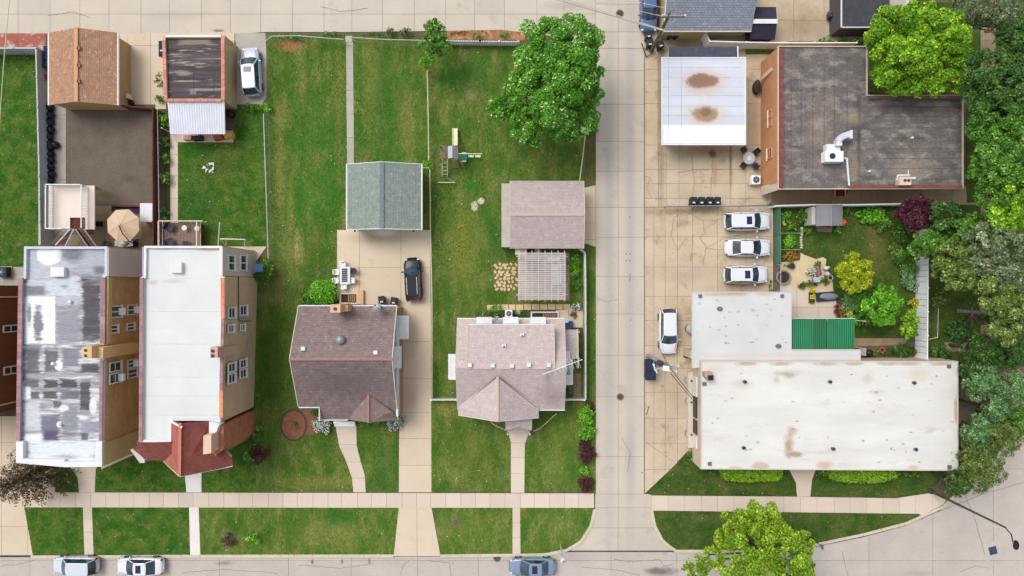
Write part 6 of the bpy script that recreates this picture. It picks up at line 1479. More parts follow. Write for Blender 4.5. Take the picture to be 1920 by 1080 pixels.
# grill beside hedge
t = thingp('garden_grill', 'dark grill with grey shelf between the lower roof wing and the hedge', 'grill', 1622, 664)
MB().prism(WP([(1615, 655), (1625, 655), (1625, 667), (1615, 667)], .9), .1, .85).build('cart', greyc, t)
MB().blob(*W(1630, 662, .8), .75, .4, .35, .3, 6, .06).build('lid', black, t, smooth=True)
# blue box and wires behind pink house
t = thingp('storage_box', 'blue covered storage box at the rear corner of the pink house', 'box', 1067, 610)
MB().prism(WP([(1060, 604), (1074, 602), (1075, 616), (1060, 617)], .6), .05, .6).build('body', M('blue_cover', (66, 84, 128), (54, 72, 112), scale=3, fine=.1), t)
MB().prism(WP([(1058, 597), (1067, 597), (1066, 605), (1059, 606)], .9), .6, .9).build('lid', M('pale_cover', (186, 192, 200)), t)
# stick on concrete
MB().bar(V(1217, 761, .07), V(1212, 778, .07), .06, .03).build('stick', rust, None, label='thin brown stick lying on the concrete left of the white roof', cat='stick')
# white cylinders by the west wall
for i, (py, l) in enumerate(((617, 'pale round tank hidden half under the lower grey roof'), (714, 'round white tank, upper of three by the long building'), (754, 'round white tank, middle of three by the long building'), (815, 'round white tank, lowest of three by the long building'))):
    px = (1296, 1296, 1296, 1296)[i]; x, y = W(px, py, .8)
    t = thing('gas_tank', l, 'tank', x, y)
    MB().lathe(x, y, [(.44, .06), (.46, .7), (.36, .84), (.1, .9)], 20).build('body', M('tank_grey', (186, 184, 188), (170, 168, 172), fine=.05), t, smooth=True)
    MB().lathe(x, y, [(.09, .88), (.07, 1.0)], 10).build('valve', darkmetal, t)
# manholes and covers
def cover(px, py, r, label, col=(70, 50, 44), name='manhole_cover', z=.05, ringc=None):
    x, y = W(px, py); t = thing(name, label, 'manhole', x, y, z - .01)
    MB().lathe(x, y, [(r, z - .02), (r, z + .012)], 24).build('lid', M('iron_' + str(col[0]) if False else 'cast_iron_' + chr(97 + col[0] % 26), col, fine=.25, scale=8), t)
    MB().ring([(x + (r + .12) * cos(2 * pi * i / 24), y + (r + .12) * sin(2 * pi * i / 24)) for i in range(24)], .1, z - .02, z + .009).build('frame', M('iron_frame', ringc or (120, 108, 98), fine=.1) if not ringc else M('concrete_ring', ringc), t)
    m = MB()
    for i in range(4): m.box(x - r * .6, x + r * .6, y - r * .6 + i * r * .4 - .01, y - r * .6 + i * r * .4 + .02, z + .01, z + .02)
    m.build('tread_bars', M('iron_frame', (120, 108, 98)), t)
cover(1162, 26, .28, 'round dark manhole at the alley crossing near the top')
cover(1163, 744, .24, 'round manhole in the middle of the vertical alley', (96, 76, 72))
cover(1286, 666, .3, 'round brown manhole with pale ring beside the parked white car', (78, 44, 40), ringc=(206, 180, 154))
cover(855, 979, .24, 'round grey cover set in the verge lawn', (92, 94, 78))
cover(932, 1047, .27, 'round drain cover at the kerb above the blue grey car', (72, 62, 62), z=-.09)
cover(1937, 922, .3, 'round manhole at the right edge of the photo', (72, 62, 70), z=-.09)
t = thingp('storm_grate', 'square blue grey storm grate in the street at the lower right', 'grate', 1863, 1033); t.location.z = -.1
a = radians(14); x, y = W(1863, 1033)
MB().rbox(x, y, -.1, 1.75, 1.75, .012, a).build('concrete_collar', street, t)
MB().rbox(x, y, -.09, .78, .78, .016, a).build('grate_frame', M('blue_steel', (74, 82, 112), (62, 70, 96)), t)
for i in range(6): u = -.3 + i * .12; MB().rbox(x - u * sin(a), y + u * cos(a), -.075, .64, .04, .012, a).build('grate_bar', darkmetal, t)

# street lamps & poles
t = thingp('street_lamp', 'tall street lamp leaning over the lower right corner of the street', 'street lamp', 1745, 921)
bx, by = W(1745, 921); hl = 10.0
MB().lathe(bx, by, [(.26, .03), (.26, .12), (.16, .2)], 14).build('base', darkmetal, t)
MB().tube((bx, by, .1), (bx, by, hl), .13, 12, .08).build('pole', M('lamp_bronze', (94, 86, 80), (78, 72, 68)), t)
e = V(1899, 1016, hl + .2); m = MB(); m.path([(bx, by, hl), ((bx + e[0]) / 2, (by + e[1]) / 2 + .1, hl + .35), e], .05, 8); m.build('arm', darkmetal, t)
x, y = V(1903, 1021, hl)[:2]; MB().lathe(x, y, [(.14, hl + .0), (.24, hl + .08), (.22, hl + .2), (.08, hl + .26)], 14, 1, 1.7).build('lamp_head', M('lamp_black', (36, 30, 34)), t)
t = thingp('street_lamp', 'grey lamp post with round glass globe on the verge above the blue grey car', 'street lamp', 1052, 1030)
bx, by = W(1051, 1034)
bx, by = W(1051, 1022)
MB().tube((bx, by, .04), (bx, by - .1, 3.2), .08, 10, .06).build('pole', M('lamp_grey', (176, 182, 184)), t)
MB().lathe(bx, by - .1, [(.1, 3.15), (.28, 3.3), (.3, 3.5), (.2, 3.7), (.05, 3.75)], 18).build('globe', M('lamp_glass', (206, 212, 206), rough=.2), t, smooth=True)
MB().lathe(bx, by - .1, [(.12, 3.74), (.1, 3.85)], 12).build('finial', greymetal, t)
t = thingp('sign_post', 'short dark post at the kerb right of the yellow green street tree', 'post', 1527, 1014)
bx, by = W(1524, 1011); MB().tube((bx, by, .03), (bx, by, 2.2), .04, 8).build('post', darkmetal, t)
MB().box(bx - .02, bx + .02, by - .24, by + .24, 1.7, 2.25).build('sign_plate', greymetal, t)
# utility poles
tA = thingp('utility_pole', 'wooden utility pole leaning over the blue grey garage roof at the top', 'utility pole', 1221, 96)
bx, by = W(1221.5, 96); ht = 9.6; tx, ty = W(1257, 23, ht)
MB().tube((bx, by, 0), (tx, ty, ht), .2, 12, .13).build('pole', utilwood, tA)
MB().bar(V(1240, 32, ht - .5), V(1284, 31, ht - .5), .1, .12).build('crossarm', utilwood, tA)
for px in (1242, 1257, 1284):
    p = V(px, 30, ht - .4); MB().lathe(p[0], p[1], [(.05, ht - .42), (.1, ht - .3), (.06, ht - .16)], 10).build('insulator', M('porcelain', (226, 226, 226), rough=.2), tA)
tB = thingp('utility_pole', 'steel utility pole with crossarms and brackets above the navy dumpster', 'utility pole', 1214, 668)
bx, by = W(1214, 667); ht2 = 9.0; tx2, ty2 = W(1262, 688, ht2)
MB().tube((bx, by, 0), (tx2, ty2, ht2), .2, 12, .12).build('pole', M('grey_pole', (168, 164, 172), (140, 134, 138), scale=2, fine=.1), tB)
MB().bar(V(1224, 682, 6.6), V(1232, 700, 6.6), .1, .12).build('crossarm', white, tB)
MB().bar(V(1226, 692, 8.4), V(1272, 688, 8.4), .12, .12).build('crossarm', M('pole_arm', (178, 170, 160)), tB)
MB().bar(V(1243, 690, 8.7), V(1254, 691, 8.7), .4, .25).build('transformer_bracket', vinyl, tB)
for px, py in ((1226, 684), (1229, 694), (1259, 685), (1255, 696), (1268, 696), (1272, 686)):
    p = V(px, py, 8.6); MB().lathe(p[0], p[1], [(.05, 8.45), (.1, 8.6), (.06, 8.75)], 10).build('insulator', M('porcelain', (226, 226, 226)), tB)
p = V(1239, 682, 7.6); MB().lathe(p[0], p[1], [(.26, 6.9), (.28, 7.6), (.1, 7.7)], 14).build('transformer', M('transformer_dark', (62, 62, 72)), tB)
def wire(label, a, b, sag, r=.02, mat=None, n=14, name='overhead_cable'):
    pts = []
    for i in range(n + 1):
        u = i / n; pts.append((a[0] + (b[0] - a[0]) * u, a[1] + (b[1] - a[1]) * u, a[2] + (b[2] - a[2]) * u - sag * 4 * u * (1 - u)))
    MB().path(pts, r, 5).build(name, mat or M('cable_pale', (206, 200, 190), fine=.02), None, label=label, cat='cable')
wire('pale overhead cable, lowest of those crossing the alley to the utility pole', V(850, -60, 8.2), V(1246, 58, 7), .1, .05)
wire('thick pale overhead cable just above the lowest one at the top', V(885, -60, 8.4), V(1246, 56, 7.4), .2, .035)
wire('pale overhead cable crossing the manhole toward the pole top', V(960, -38, 9.3), V(1243, 31, 9.2), .1, .022)
wire('pale overhead cable, topmost over the blue car', V(1080, -22, 9.4), V(1252, 16, 9.4), .05, .022)
wire('pale overhead cable from the pole crossarm to the right over the grey roof', V(1240, 29, 9.2), V(1284, 29, 9.2), .02, .02)
dkc = M('cable_dark', (84, 66, 50))
wire('brown overhead cable from the steel pole to the long white roofed building, upper', V(1258, 692, 8.3), V(1300, 745, 3.2), .1, .03, dkc)
wire('brown overhead cable from the steel pole to the long white roofed building, lower', V(1250, 690, 8.3), V(1298, 748, 3.2), .25, .03, dkc)
wire('thin pale cable rising from the steel pole past the white parked car', V(1226, 684, 8.4), V(1228, 655, 6), .05, .02)
wire('thin dark cable passing under the front of the white parked car', V(1256, 690, 8.3), V(1238, 655, 5.5), .1, .025, dkc)
wire('long thin pale cable hanging across the left lawn', V(21, -30, 7), V(-8, 420, 6), -.3, .035, M('cable_green_white', (190, 206, 170)), 20)
# TV antenna
t = thingp('tv_antenna', 'large white television antenna on the right side of the pink roof', 'antenna', 1066, 690); 
p = V(1064, 690, 6.5)
MB().tube((p[0], p[1], 2.5), (p[0], p[1], 6.6), .04, 8).build('mast', greymetal, t)
MB().bar(V(1017, 702, 6.5), V(1092, 674, 6.5), .06, .06).build('boom', white, t)
for i, u in enumerate((.15, .3, .42, .5, .58, .66, .74, .82, .9)):
    cx_, cy_ = 1017 + 75 * u, 702 - 28 * u; L = 5 + 9 * u
    MB().tube(V(cx_ - L * .35, cy_ - L, 6.5), V(cx_ + L * .35, cy_ + L, 6.5), .012, 5).build('element', white, t)
MB().prism(WP([(1056, 684), (1071, 682), (1071, 703), (1056, 705)], 4), 3.6, 3.75).build('bracket_plate', greymetal, t)

# ================================================================== CARS
tyre = M('tyre_rubber', (34, 34, 36), fine=.1, rough=.8)
rim = M('wheel_rim', (150, 152, 158), rough=.35, metal=.6)
redl = M('tail_lamp_red', (176, 24, 34), rough=.2, fine=0, bump=0)
headl = M('head_lamp_clear', (214, 220, 226), rough=.1, fine=0, bump=0)
carglass = M('car_glass', (58, 84, 100), (24, 34, 50), scale=.9, contrast=.25, rough=.05, fine=0, bump=0, spec=.9)
def car(name, label, px, py, rot, L, Wd, Ht, paint_, kind='suv', sunroof=False, rails=None, railmat=None, group='parked cars', red_wrap=False, glassm=None, z=0.04, trim=None):
    x0, y0 = W(px, py, Ht * .75); t = bpy.data.objects.new(name, None); COL.objects.link(t); tag(t, label, 'car', group)
    g = glassm or carglass
    hb = .98 if kind == 'suv' else .9          # belt line
    fr = {'suv': (L * .5, L * .235, L * .07, -L * .40, -L * .475), 'sedan': (L * .5, L * .235, L * .05, -L * .20, -L * .34)}[kind]
    _, gx0, gx1, gx2, gx3 = fr
    # body loft
    st = [(-.5, .27, .6), (-.492, .36, .78), (-.47, .43, .9 if kind == 'suv' else .86), (-.40, .48, hb if kind == 'suv' else .92), (-.2, .5, hb), (0, .5, hb), (.2, .497, hb - .01), (.3, .485, hb - .05), (.38, .462, hb - .11), (.44, .42, hb - .18), (.478, .35, hb - .27), (.5, .22, hb - .38)]
    vs = []; fs = []; n = 11
    for u, hw, zt in st:
        w = hw * Wd; x = u * L; e = .28 if abs(u) > .47 else .2
        prof = [(-w * .86, e), (-w, e + .12), (-w * 1.0, zt * .72), (-w * .955, zt * .9), (-w * .84, zt * .985), (0, zt + .03)]
        ring = prof + [(-a, b) for a, b in prof[::-1][1:]]
        vs += [(x, a, b) for a, b in ring]
    m_ = len(st)
    for i in range(m_ - 1):
        for j in range(n - 1): a = i * n + j; fs.append((a, a + 1, a + n + 1, a + n))
        fs.append((i * n, (i + 1) * n, (i + 1) * n + n - 1, i * n + n - 1))
    fs += [tuple(range(n - 1, -1, -1))[::1], tuple((m_ - 1) * n + j for j in range(n))]
    b = MB().add(vs, fs).build('body', paint_, t, smooth=True)
    sd = b.modifiers.new('smooth', 'SUBSURF'); sd.levels = 1; sd.render_levels = 1
    # greenhouse
    def ringpts(xa, xb, wa, wb, z, bul):
        q = []
        for i in range(5): v = -1 + i / 2; q.append((xa + bul * (1 - v * v), v * wa, z))
        for i in range(5): v = 1 - i / 2; q.append((xb - bul * .7 * (1 - v * v), v * wb, z))
        return q
    base = ringpts(gx0, gx3, Wd * .44, Wd * .41, hb - .01, .16); top = ringpts(gx1, gx2, Wd * .355, Wd * .345, Ht - .04, .08)
    MB().add(base + top, [(i, (i + 1) % 10, 10 + (i + 1) % 10, 10 + i) for i in range(10)] + [tuple(range(10, 20))]).build('window_glass', g, t)
    r0 = ringpts(gx1 + .03, gx2 - .02, Wd * .365, Wd * .355, Ht - .05, .08); r1 = ringpts(gx1 - .05, gx2 + .06, Wd * .335, Wd * .325, Ht + .0, .07)
    rf = MB().add(r0 + r1, [(i, (i + 1) % 10, 10 + (i + 1) % 10, 10 + i) for i in range(10)] + [tuple(range(10, 20)), tuple(range(9, -1, -1))]).build('roof', paint_, t, bevel=.03)
    # pillars
    for s in (-1, 1):
        m = MB(); m.bar((gx0, s * Wd * .435, hb), (gx1 + .02, s * Wd * .358, Ht - .045), .07, .05); m.build('pillar', paint_, t)
        m = MB(); m.bar((gx3, s * Wd * .405, hb), (gx2, s * Wd * .348, Ht - .045), .09, .05); m.build('pillar', paint_, t)
        um = (gx1 + gx2) / 2; m = MB(); m.bar((um, s * Wd * .437, hb), (um - .05, s * Wd * .358, Ht - .045), .05, .05); m.build('pillar', black, t)
        MB().rbox(gx0 - .28, s * (Wd * .5 + .1), hb - .02, .14, .24, .14, 0, .8).build('mirror', paint_, t, bevel=.02)
        MB().rbox(.452 * L, s * Wd * .345, hb - .36, .2, .26, .14, -s * .6, .8).build('headlight', headl, t, bevel=.02)
        MB().rbox(-.472 * L, s * Wd * .375, .62, .16 if not red_wrap else .46, .16 if not red_wrap else .24, .26, s * .3, .85).build('taillight', redl, t, bevel=.02)
        for xx in (.30 * L, -.31 * L):
            w = MB(); w.tube((xx, s * (Wd * .5 - .2), .33), (xx, s * (Wd * .5 - .005), .33), .33, 18); w = w.build('tyre', tyre, t)
            MB().tube((xx, s * (Wd * .5 - .006), .33), (xx, s * (Wd * .5 + .012), .33), .21, 14).build('rim', rim, w)
        if rails: MB().bar((gx1 - .15, s * Wd * .29, Ht + .05), (gx2 + .2, s * Wd * .28, Ht + .05), .05, .05).build('roof_rail', railmat or darkmetal, t)
    # seams of hood and boot
    for s in (-1, 1): MB().bar((gx0 + .12, s * Wd * .38, hb + .01), (.43 * L, s * Wd * .30, hb - .15), .018, .02).build('hood_seam', M('seam_grey', (120, 124, 132)), t)
    MB().rbox(.497 * L, 0, .3, .05, Wd * .5, .16).build('grille', black, t)
    MB().rbox(-.5 * L, 0, .55, .03, .5, .12).build('number_plate', vinyl, t)
    if sunroof: MB().prism([(gx1 - .2, -.38), (gx1 - .2, .38), (gx1 - .72, .38), (gx1 - .72, -.38)], Ht - .01, Ht + .008).build('sunroof', M('sunroof_glass', (52, 46, 96), (40, 36, 78), rough=.1, fine=0, bump=0), t)
    t.location = (x0, y0, z); t.rotation_euler = (0, 0, rot)
    return t
pw = M('white_car_paint', (226, 228, 234), fine=0, bump=0, rough=.3, coat=.5, k=.78)
ps = M('silver_car_paint', (190, 200, 218), fine=0, bump=0, rough=.3, coat=.6)
pb = M('black_car_paint', (20, 21, 32), fine=0, bump=0, rough=.4, coat=.25, spec=.2)
pbl = M('blue_car_paint', (78, 104, 152), fine=0, bump=0, rough=.3, coat=.6)
pgb = M('blue_grey_car_paint', (124, 142, 168), fine=0, bump=0, rough=.3, coat=.6)
psv = M('pale_silver_paint', (204, 212, 222), fine=0, bump=0, rough=.3, coat=.6)
car('parked_car', 'silver SUV with dark sunroof parked beside the black roofed garage', 467, 130, pi / 2 + .07, 4.75, 1.85, 1.7, ps, sunroof=True)
car('parked_car', 'black SUV with silver roof rails and red tail lights on the driveway pad', 773, 523, pi / 2 + .05, 4.2, 1.72, 1.65, pb, rails=True, railmat=M('rail_silver', (200, 204, 210), rough=.3), red_wrap=True)
car('parked_car', 'white SUV with sunroof, top one of the three cars parked side by side', 1405, 414, .02, 4.5, 1.85, 1.65, pw, sunroof=True)
car('parked_car', 'white sedan, middle one of the three cars parked side by side', 1405, 464, 0, 4.5, 1.75, 1.42, pw, 'sedan')
car('parked_car', 'white SUV with red tail lights, bottom one of the three cars parked side by side', 1402, 515, .01, 4.3, 1.8, 1.62, pw, sunroof=True)
car('parked_car', 'white hatchback parked nose down left of the lower grey roof', 1255, 622, -pi / 2 + .01, 4.5, 1.8, 1.6, pw)
car('parked_car', 'blue pickup style car at the top edge beside the blue grey garage', 1218, 12, -pi / 2, 4.6, 1.75, 1.5, pbl, 'sedan')
car('parked_car', 'silver SUV cut by the bottom edge, leftmost car on the street', 133, 1066, pi, 4.4, 1.8, 1.65, psv, z=-.09)
car('parked_car', 'white sedan with sunroof cut by the bottom edge, second from the left', 257, 1066, pi, 4.6, 1.75, 1.42, pw, 'sedan', sunroof=True, z=-.09)
car('parked_car', 'blue grey sedan cut by the bottom edge below the verge lamp', 998, 1067, pi, 4.5, 1.75, 1.42, pgb, 'sedan', z=-.09, sunroof=True)

# ================================================================== TREES AND PLANTS
LM = {
 'green': leafmat('leaf_green', (46, 98, 14), (96, 156, 34), (186, 216, 146)),
 'bright': leafmat('leaf_bright', (64, 108, 10), (132, 178, 28), (186, 214, 78)),
 'mid': leafmat('leaf_mid', (44, 84, 22), (92, 140, 40), (146, 180, 86)),
 'dark': leafmat('leaf_dark', (36, 68, 24), (74, 112, 44), (118, 150, 80)),
 'olive': leafmat('leaf_olive', (64, 86, 32), (112, 134, 58), (164, 180, 110)),
 'bluegreen': leafmat('leaf_bluegreen', (60, 100, 50), (118, 162, 98), (176, 204, 156)),
 'greyg': leafmat('leaf_grey_green', (66, 86, 56), (118, 134, 94), (164, 176, 136)),
 'browng': leafmat('leaf_brown_green', (84, 84, 50), (134, 130, 84), (168, 160, 118)),
 'maroon': leafmat('leaf_maroon', (50, 18, 30), (84, 36, 48), (116, 62, 72)),
 'yellowg': leafmat('leaf_yellow_green', (112, 130, 10), (172, 182, 28), (204, 210, 80)),
 'limey': leafmat('leaf_lime_street', (74, 110, 16), (140, 172, 34), (192, 208, 92)),
 'lime': leafmat('leaf_lime', (58, 118, 16), (112, 176, 38), (164, 212, 84)),
 'brown': leafmat('leaf_brown_dry', (62, 50, 34), (104, 88, 64), (150, 134, 108)),
 'white': leafmat('petal_white', (206, 206, 206), (236, 236, 236)),
 'yellow': leafmat('petal_yellow', (214, 180, 20), (240, 214, 60)),
 'pink': leafmat('petal_pink', (186, 60, 130), (220, 110, 170)),
 'red': leafmat('petal_red', (190, 70, 40), (226, 120, 60)),
}
def leaves(name, mat, centres, radii, counts, size, parent=None, flat=.45, up=.35, aspect=.7, zmin=.06, squash=.8, **kw):
    """many small leaf faces spread over clumps"""
    P, Nn, T = [], [], []
    for c, r, n in zip(centres, radii, counts):
        d = NR.normal(size=(n, 3)); d /= np.linalg.norm(d, axis=1)[:, None]
        d[:, 2] = np.where(d[:, 2] < -.25, -d[:, 2], d[:, 2])
        rr = r * (1 - .55 * NR.random(n) ** 2.2)
        p = np.array(c) + d * rr[:, None] * np.array([1, 1, squash])
        P.append(p); Nn.append(d); T.append(np.clip(NR.normal(.5, .26, n) + NR.normal(0, .15), 0, 1))
    P = np.concatenate(P); D = np.concatenate(Nn); T = np.concatenate(T)
    P[:, 2] = np.maximum(P[:, 2], zmin)
    n = len(P)
    nr = D * .7 + NR.normal(size=(n, 3)) * flat + np.array([0, 0, up]); nr /= np.linalg.norm(nr, axis=1)[:, None]
    a = np.cross(nr, NR.normal(size=(n, 3))); a /= np.linalg.norm(a, axis=1)[:, None]; b = np.cross(nr, a)
    s = size * (.6 + .8 * NR.random(n))[:, None]
    q = np.stack([P - a * s * .5, P - b * s * .5 * aspect + nr * s * .08, P + a * s * .5, P + b * s * .5 * aspect + nr * s * .08], 1).reshape(-1, 3)
    return meshfrom(name, q, mat, T, parent, **kw)
def meshfrom(name, q, mat, T, parent=None, k=4, **kw):
    n = len(q) // k
    o0 = np.array(rootloc(parent)) if parent else np.array([q[:, 0].mean(), q[:, 1].mean(), q[:, 2].min()])
    q = (q - o0).astype(np.float32)
    me = bpy.data.meshes.new(name)
    me.vertices.add(len(q)); me.vertices.foreach_set('co', q.ravel())
    me.loops.add(len(q)); me.loops.foreach_set('vertex_index', np.arange(len(q), dtype=np.int32))
    me.polygons.add(n); me.polygons.foreach_set('loop_start', np.arange(0, len(q), k, dtype=np.int32))
    at = me.attributes.new('tint', 'FLOAT', 'FACE'); at.data.foreach_set('value', T.astype(np.float32))
    me.materials.append(mat); me.update(calc_edges=True)
    o = bpy.data.objects.new(name, me); COL.objects.link(o)
    if parent: o.parent = parent
    else: o.location = o0
    return tag(o, **kw)
def puffs(lobes, n, pr, rs):
    C, RR = [], []
    for lx, ly, lz, lr in lobes:
        for i in range(n):
            z = rs.uniform(-.15, 1); a = i * 2.39996 + rs.uniform(-.5, .5); s = sqrt(max(0, 1 - z * z)); k = rs.uniform(.62, 1.0)
            C.append((lx + lr * k * s * cos(a), ly + lr * k * s * sin(a), lz + lr * .75 * k * z)); RR.append(lr * pr * rs.uniform(.7, 1.3))
    return C, RR
def tree(label, lobes, leaf, trunk, base=.0, size=.26, n=22, pr=.34, dens=70, cat='tree', name='leafy_tree', group=None, seed=1, limbs=True, flat=.45, aspect=.7):
    """lobes: (px,py,radius px, height m) as seen in the photo"""
    rs = random.Random(seed)
    L = []
    for px, py, r, h in lobes:
        x, y = W(px, py, h); L.append((x, y, h, r / S * (H - h) / H))
    x, y = W(trunk[0], trunk[1]); t = thing(name, label, cat, x, y, 0, group)
    C, RR = puffs(L, n, pr, rs)
    cnt = [max(12, int(dens * (r / .5) ** 2 * (.26 / size) ** 2)) for r in RR]
    leaves('crown', LM[leaf], C, RR, cnt, size, t, flat=flat, aspect=aspect)
    hm = min(l[2] for l in L); tr = .06 + .028 * max(l[3] for l in L) * 2
    m = MB(); m.tube((x, y, -.05), (x + rs.uniform(-.2, .2), y + rs.uniform(-.2, .2), hm * .6), tr * 1.3, 10, tr); m.build('trunk', bark, t)
    if limbs:
        m = MB(); o = (x, y, hm * .55)
        for l in L:
            m.tube(o, (l[0], l[1], l[2] * .9), tr * .6, 7, tr * .3)
            for i in range(4):
                a = rs.uniform(0, 6.28); m.tube((l[0], l[1], l[2] * .85), (l[0] + l[3] * .7 * cos(a), l[1] + l[3] * .7 * sin(a), l[2] + .2 * l[3]), tr * .28, 5, tr * .1)
        m.build('limbs', bark, t, kind='stuff')
    return t
def bush(label, px, py, r, h, leaf, size=.16, dens=60, name='bush', ry=None, flower=None, seed=0, group=None, cat='bush'):
    rs = random.Random(seed + int(px)); x, y = W(px, py, h * .6); rm = r / S; ry = (ry or r) / S
    t = thing(name, label, cat, x, y, 0, group)
    C, RR = [], []
    k = max(6, int(rm * ry * 14))
    for i in range(k):
        a = i * 2.4; q = sqrt((i + .5) / k)
        C.append((x + rm * .8 * q * cos(a) + rs.uniform(-.08, .08), y + ry * .8 * q * sin(a) + rs.uniform(-.08, .08), h * (.45 + .35 * (1 - q)) + rs.uniform(-.08, .08) * h)); RR.append(min(rm, ry) * rs.uniform(.28, .45) + .06)
    cnt = [max(14, int(dens * (q / .35) ** 2 * (.16 / size) ** 2)) for q in RR]
    leaves('foliage', LM[leaf], C, RR, cnt, size, t)
    if flower: leaves('blossom', LM[flower], [(a, b, c + .08) for a, b, c in C], [r_ * 1.02 for r_ in RR], [max(8, c_ // 2) for c_ in cnt], size * .8, t, up=1.2)
    m = MB()
    for i in range(4): a = i * 1.6; m.tube((x, y, 0), (x + rm * .4 * cos(a), y + ry * .4 * sin(a), h * .5), .03, 5, .015)
    m.build('stem', bark, t, kind='stuff')
    return t
def hedge(label, poly, h, leaf, n=4000, size=.12, name='hedge'):
    P = WP(poly, h); a = np.array(P); t = thing(name, label, 'hedge', a[:, 0].mean(), a[:, 1].mean())
    core = MB().prism(inset(ccw(P), .14), 0, h - .12).build('inner_mass', M('hedge_inner', (50, 84, 20), (60, 100, 26), fine=.3), t)
    pts = []; x0, x1, y0, y1 = a[:, 0].min(), a[:, 0].max(), a[:, 1].min(), a[:, 1].max(); rs = random.Random(len(poly) + int(P[0][0]))
    def inside(x, y):
        c = False
        for i in range(len(P)):
            (ax, ay), (bx, by) = P[i], P[i - 1]
            if (ay > y) != (by > y) and x < (bx - ax) * (y - ay) / (by - ay) + ax: c = not c
        return c
    C = []
    while len(C) < n // 12:
        x, y = rs.uniform(x0, x1), rs.uniform(y0, y1)
        if inside(x, y): C.append((x, y, h - .1 + rs.uniform(-.05, .03)))
    for p, q in zip(P, P[1:] + P[:1]):
        for _ in range(int(hypot(q[0] - p[0], q[1] - p[1]) * 8)):
            u = rs.random(); C.append((p[0] + (q[0] - p[0]) * u, p[1] + (q[1] - p[1]) * u, rs.uniform(.1, h - .1)))
    leaves('foliage', LM[leaf], C, [.14] * len(C), [12] * len(C), size, t, up=.7)
    return t
def conifer(label, px, py, r, h, leaf, seed=0, name='spruce_tree', tiers=9, size=.3, dens=1.0, droop=.18, open_=False):
    rs = random.Random(seed); zc = h * .55; x, y = W(px, py, zc); R_ = r / S * (H - zc) / H
    t = thing(name, label, 'tree', x, y)
    MB().tube((x, y, -.05), (x, y, h), .16, 8, .03).build('trunk', bark, t)
    bm = MB(); C, RR, N_ = [], [], []
    for k in range(tiers):
        u = k / (tiers - 1); z = h * (.12 + .84 * u); rad = R_ * (1 - u) ** .75 + .15; nb = int(6 + 7 * (1 - u)); off = rs.uniform(0, 6)
        for i in range(nb):
            a = off + 2 * pi * i / nb + rs.uniform(-.2, .2); rr = rad * rs.uniform(.78, 1.12)
            ex, ey, ez = x + rr * cos(a), y + rr * sin(a), z - rr * droop + .05
            bm.tube((x, y, z), (ex, ey, ez), .03, 4, .01)
            ns = max(3, int(rr / .28))
            for j in range(ns):
                v = (j + .8) / ns; C.append((x + (ex - x) * v + rs.uniform(-.05, .05), y + (ey - y) * v + rs.uniform(-.05, .05), z + (ez - z) * v + .03)); RR.append((.16 + .26 * (1 - abs(v - .6))) * (1 if not open_ else .7)); N_.append(int((9 if not open_ else 4) * dens))
    bm.build('branches', bark, t, kind='stuff')
    leaves('needles', LM[leaf], C, RR, N_, size, t, flat=.6, aspect=.42, squash=.5)
    return t

# big tree by the alley
tree('large full green tree overhanging the vertical alley', [(1075, 85, 48, 7.0), (1020, 90, 50, 6.8), (1010, 130, 48, 7.6), (1065, 140, 56, 8.4), (1100, 175, 30, 6.5), (985, 175, 44, 6.4), (1040, 200, 48, 7.6), (945, 205, 28, 5.0), (1085, 220, 36, 6.0), (990, 235, 34, 5.6), (1060, 245, 26, 5.4), (1105, 130, 26, 5.6), (1000, 262, 14, 5.2)],
     'green', (1035, 165), size=.2, n=30, pr=.27, dens=84, seed=3)
tree('small upright green tree at the alley fence left of the picket fence', [(815, 62, 20, 4.0), (808, 85, 20, 4.4), (826, 84, 20, 3.8), (812, 50, 13, 3.6)], 'mid', (812, 78), size=.24, n=12, seed=4)
tree('small bright bush tree just below the upright tree on the lawn fence', [(803, 115, 13, 2.2), (799, 123, 7, 2.0)], 'lime', (803, 119), size=.2, n=10, seed=5)
tree('broad lime green tree above the brown L shaped roof', [(1680, 60, 48, 8), (1725, 45, 42, 8.2), (1770, 65, 42, 7.6), (1655, 75, 34, 6.6), (1680, 115, 44, 7.6), (1720, 100, 36, 8.4), (1790, 105, 30, 6.6), (1735, 145, 36, 7.0), (1665, 150, 32, 6.4), (1785, 150, 26, 6.2), (1700, 155, 26, 6.2)],
     'bright', (1720, 95), size=.2, n=28, pr=.27, dens=82, seed=6)
tree('yellow green street tree cut by the bottom edge', [(1380, 985, 30, 7), (1425, 975, 34, 7.4), (1450, 1000, 34, 8), (1405, 1020, 44, 8.6), (1360, 1010, 24, 6.4), (1465, 1035, 46, 8.4), (1500, 1020, 24, 7), (1500, 1060, 26, 7), (1335, 1045, 22, 6), (1305, 1066, 26, 6), (1420, 1080, 50, 8.6), (1490, 1090, 40, 8), (1370, 1090, 30, 7), (1411, 950, 12, 6.4)],
     'limey', (1400, 1010), size=.2, n=24, pr=.27, dens=72, seed=7, flat=.6)
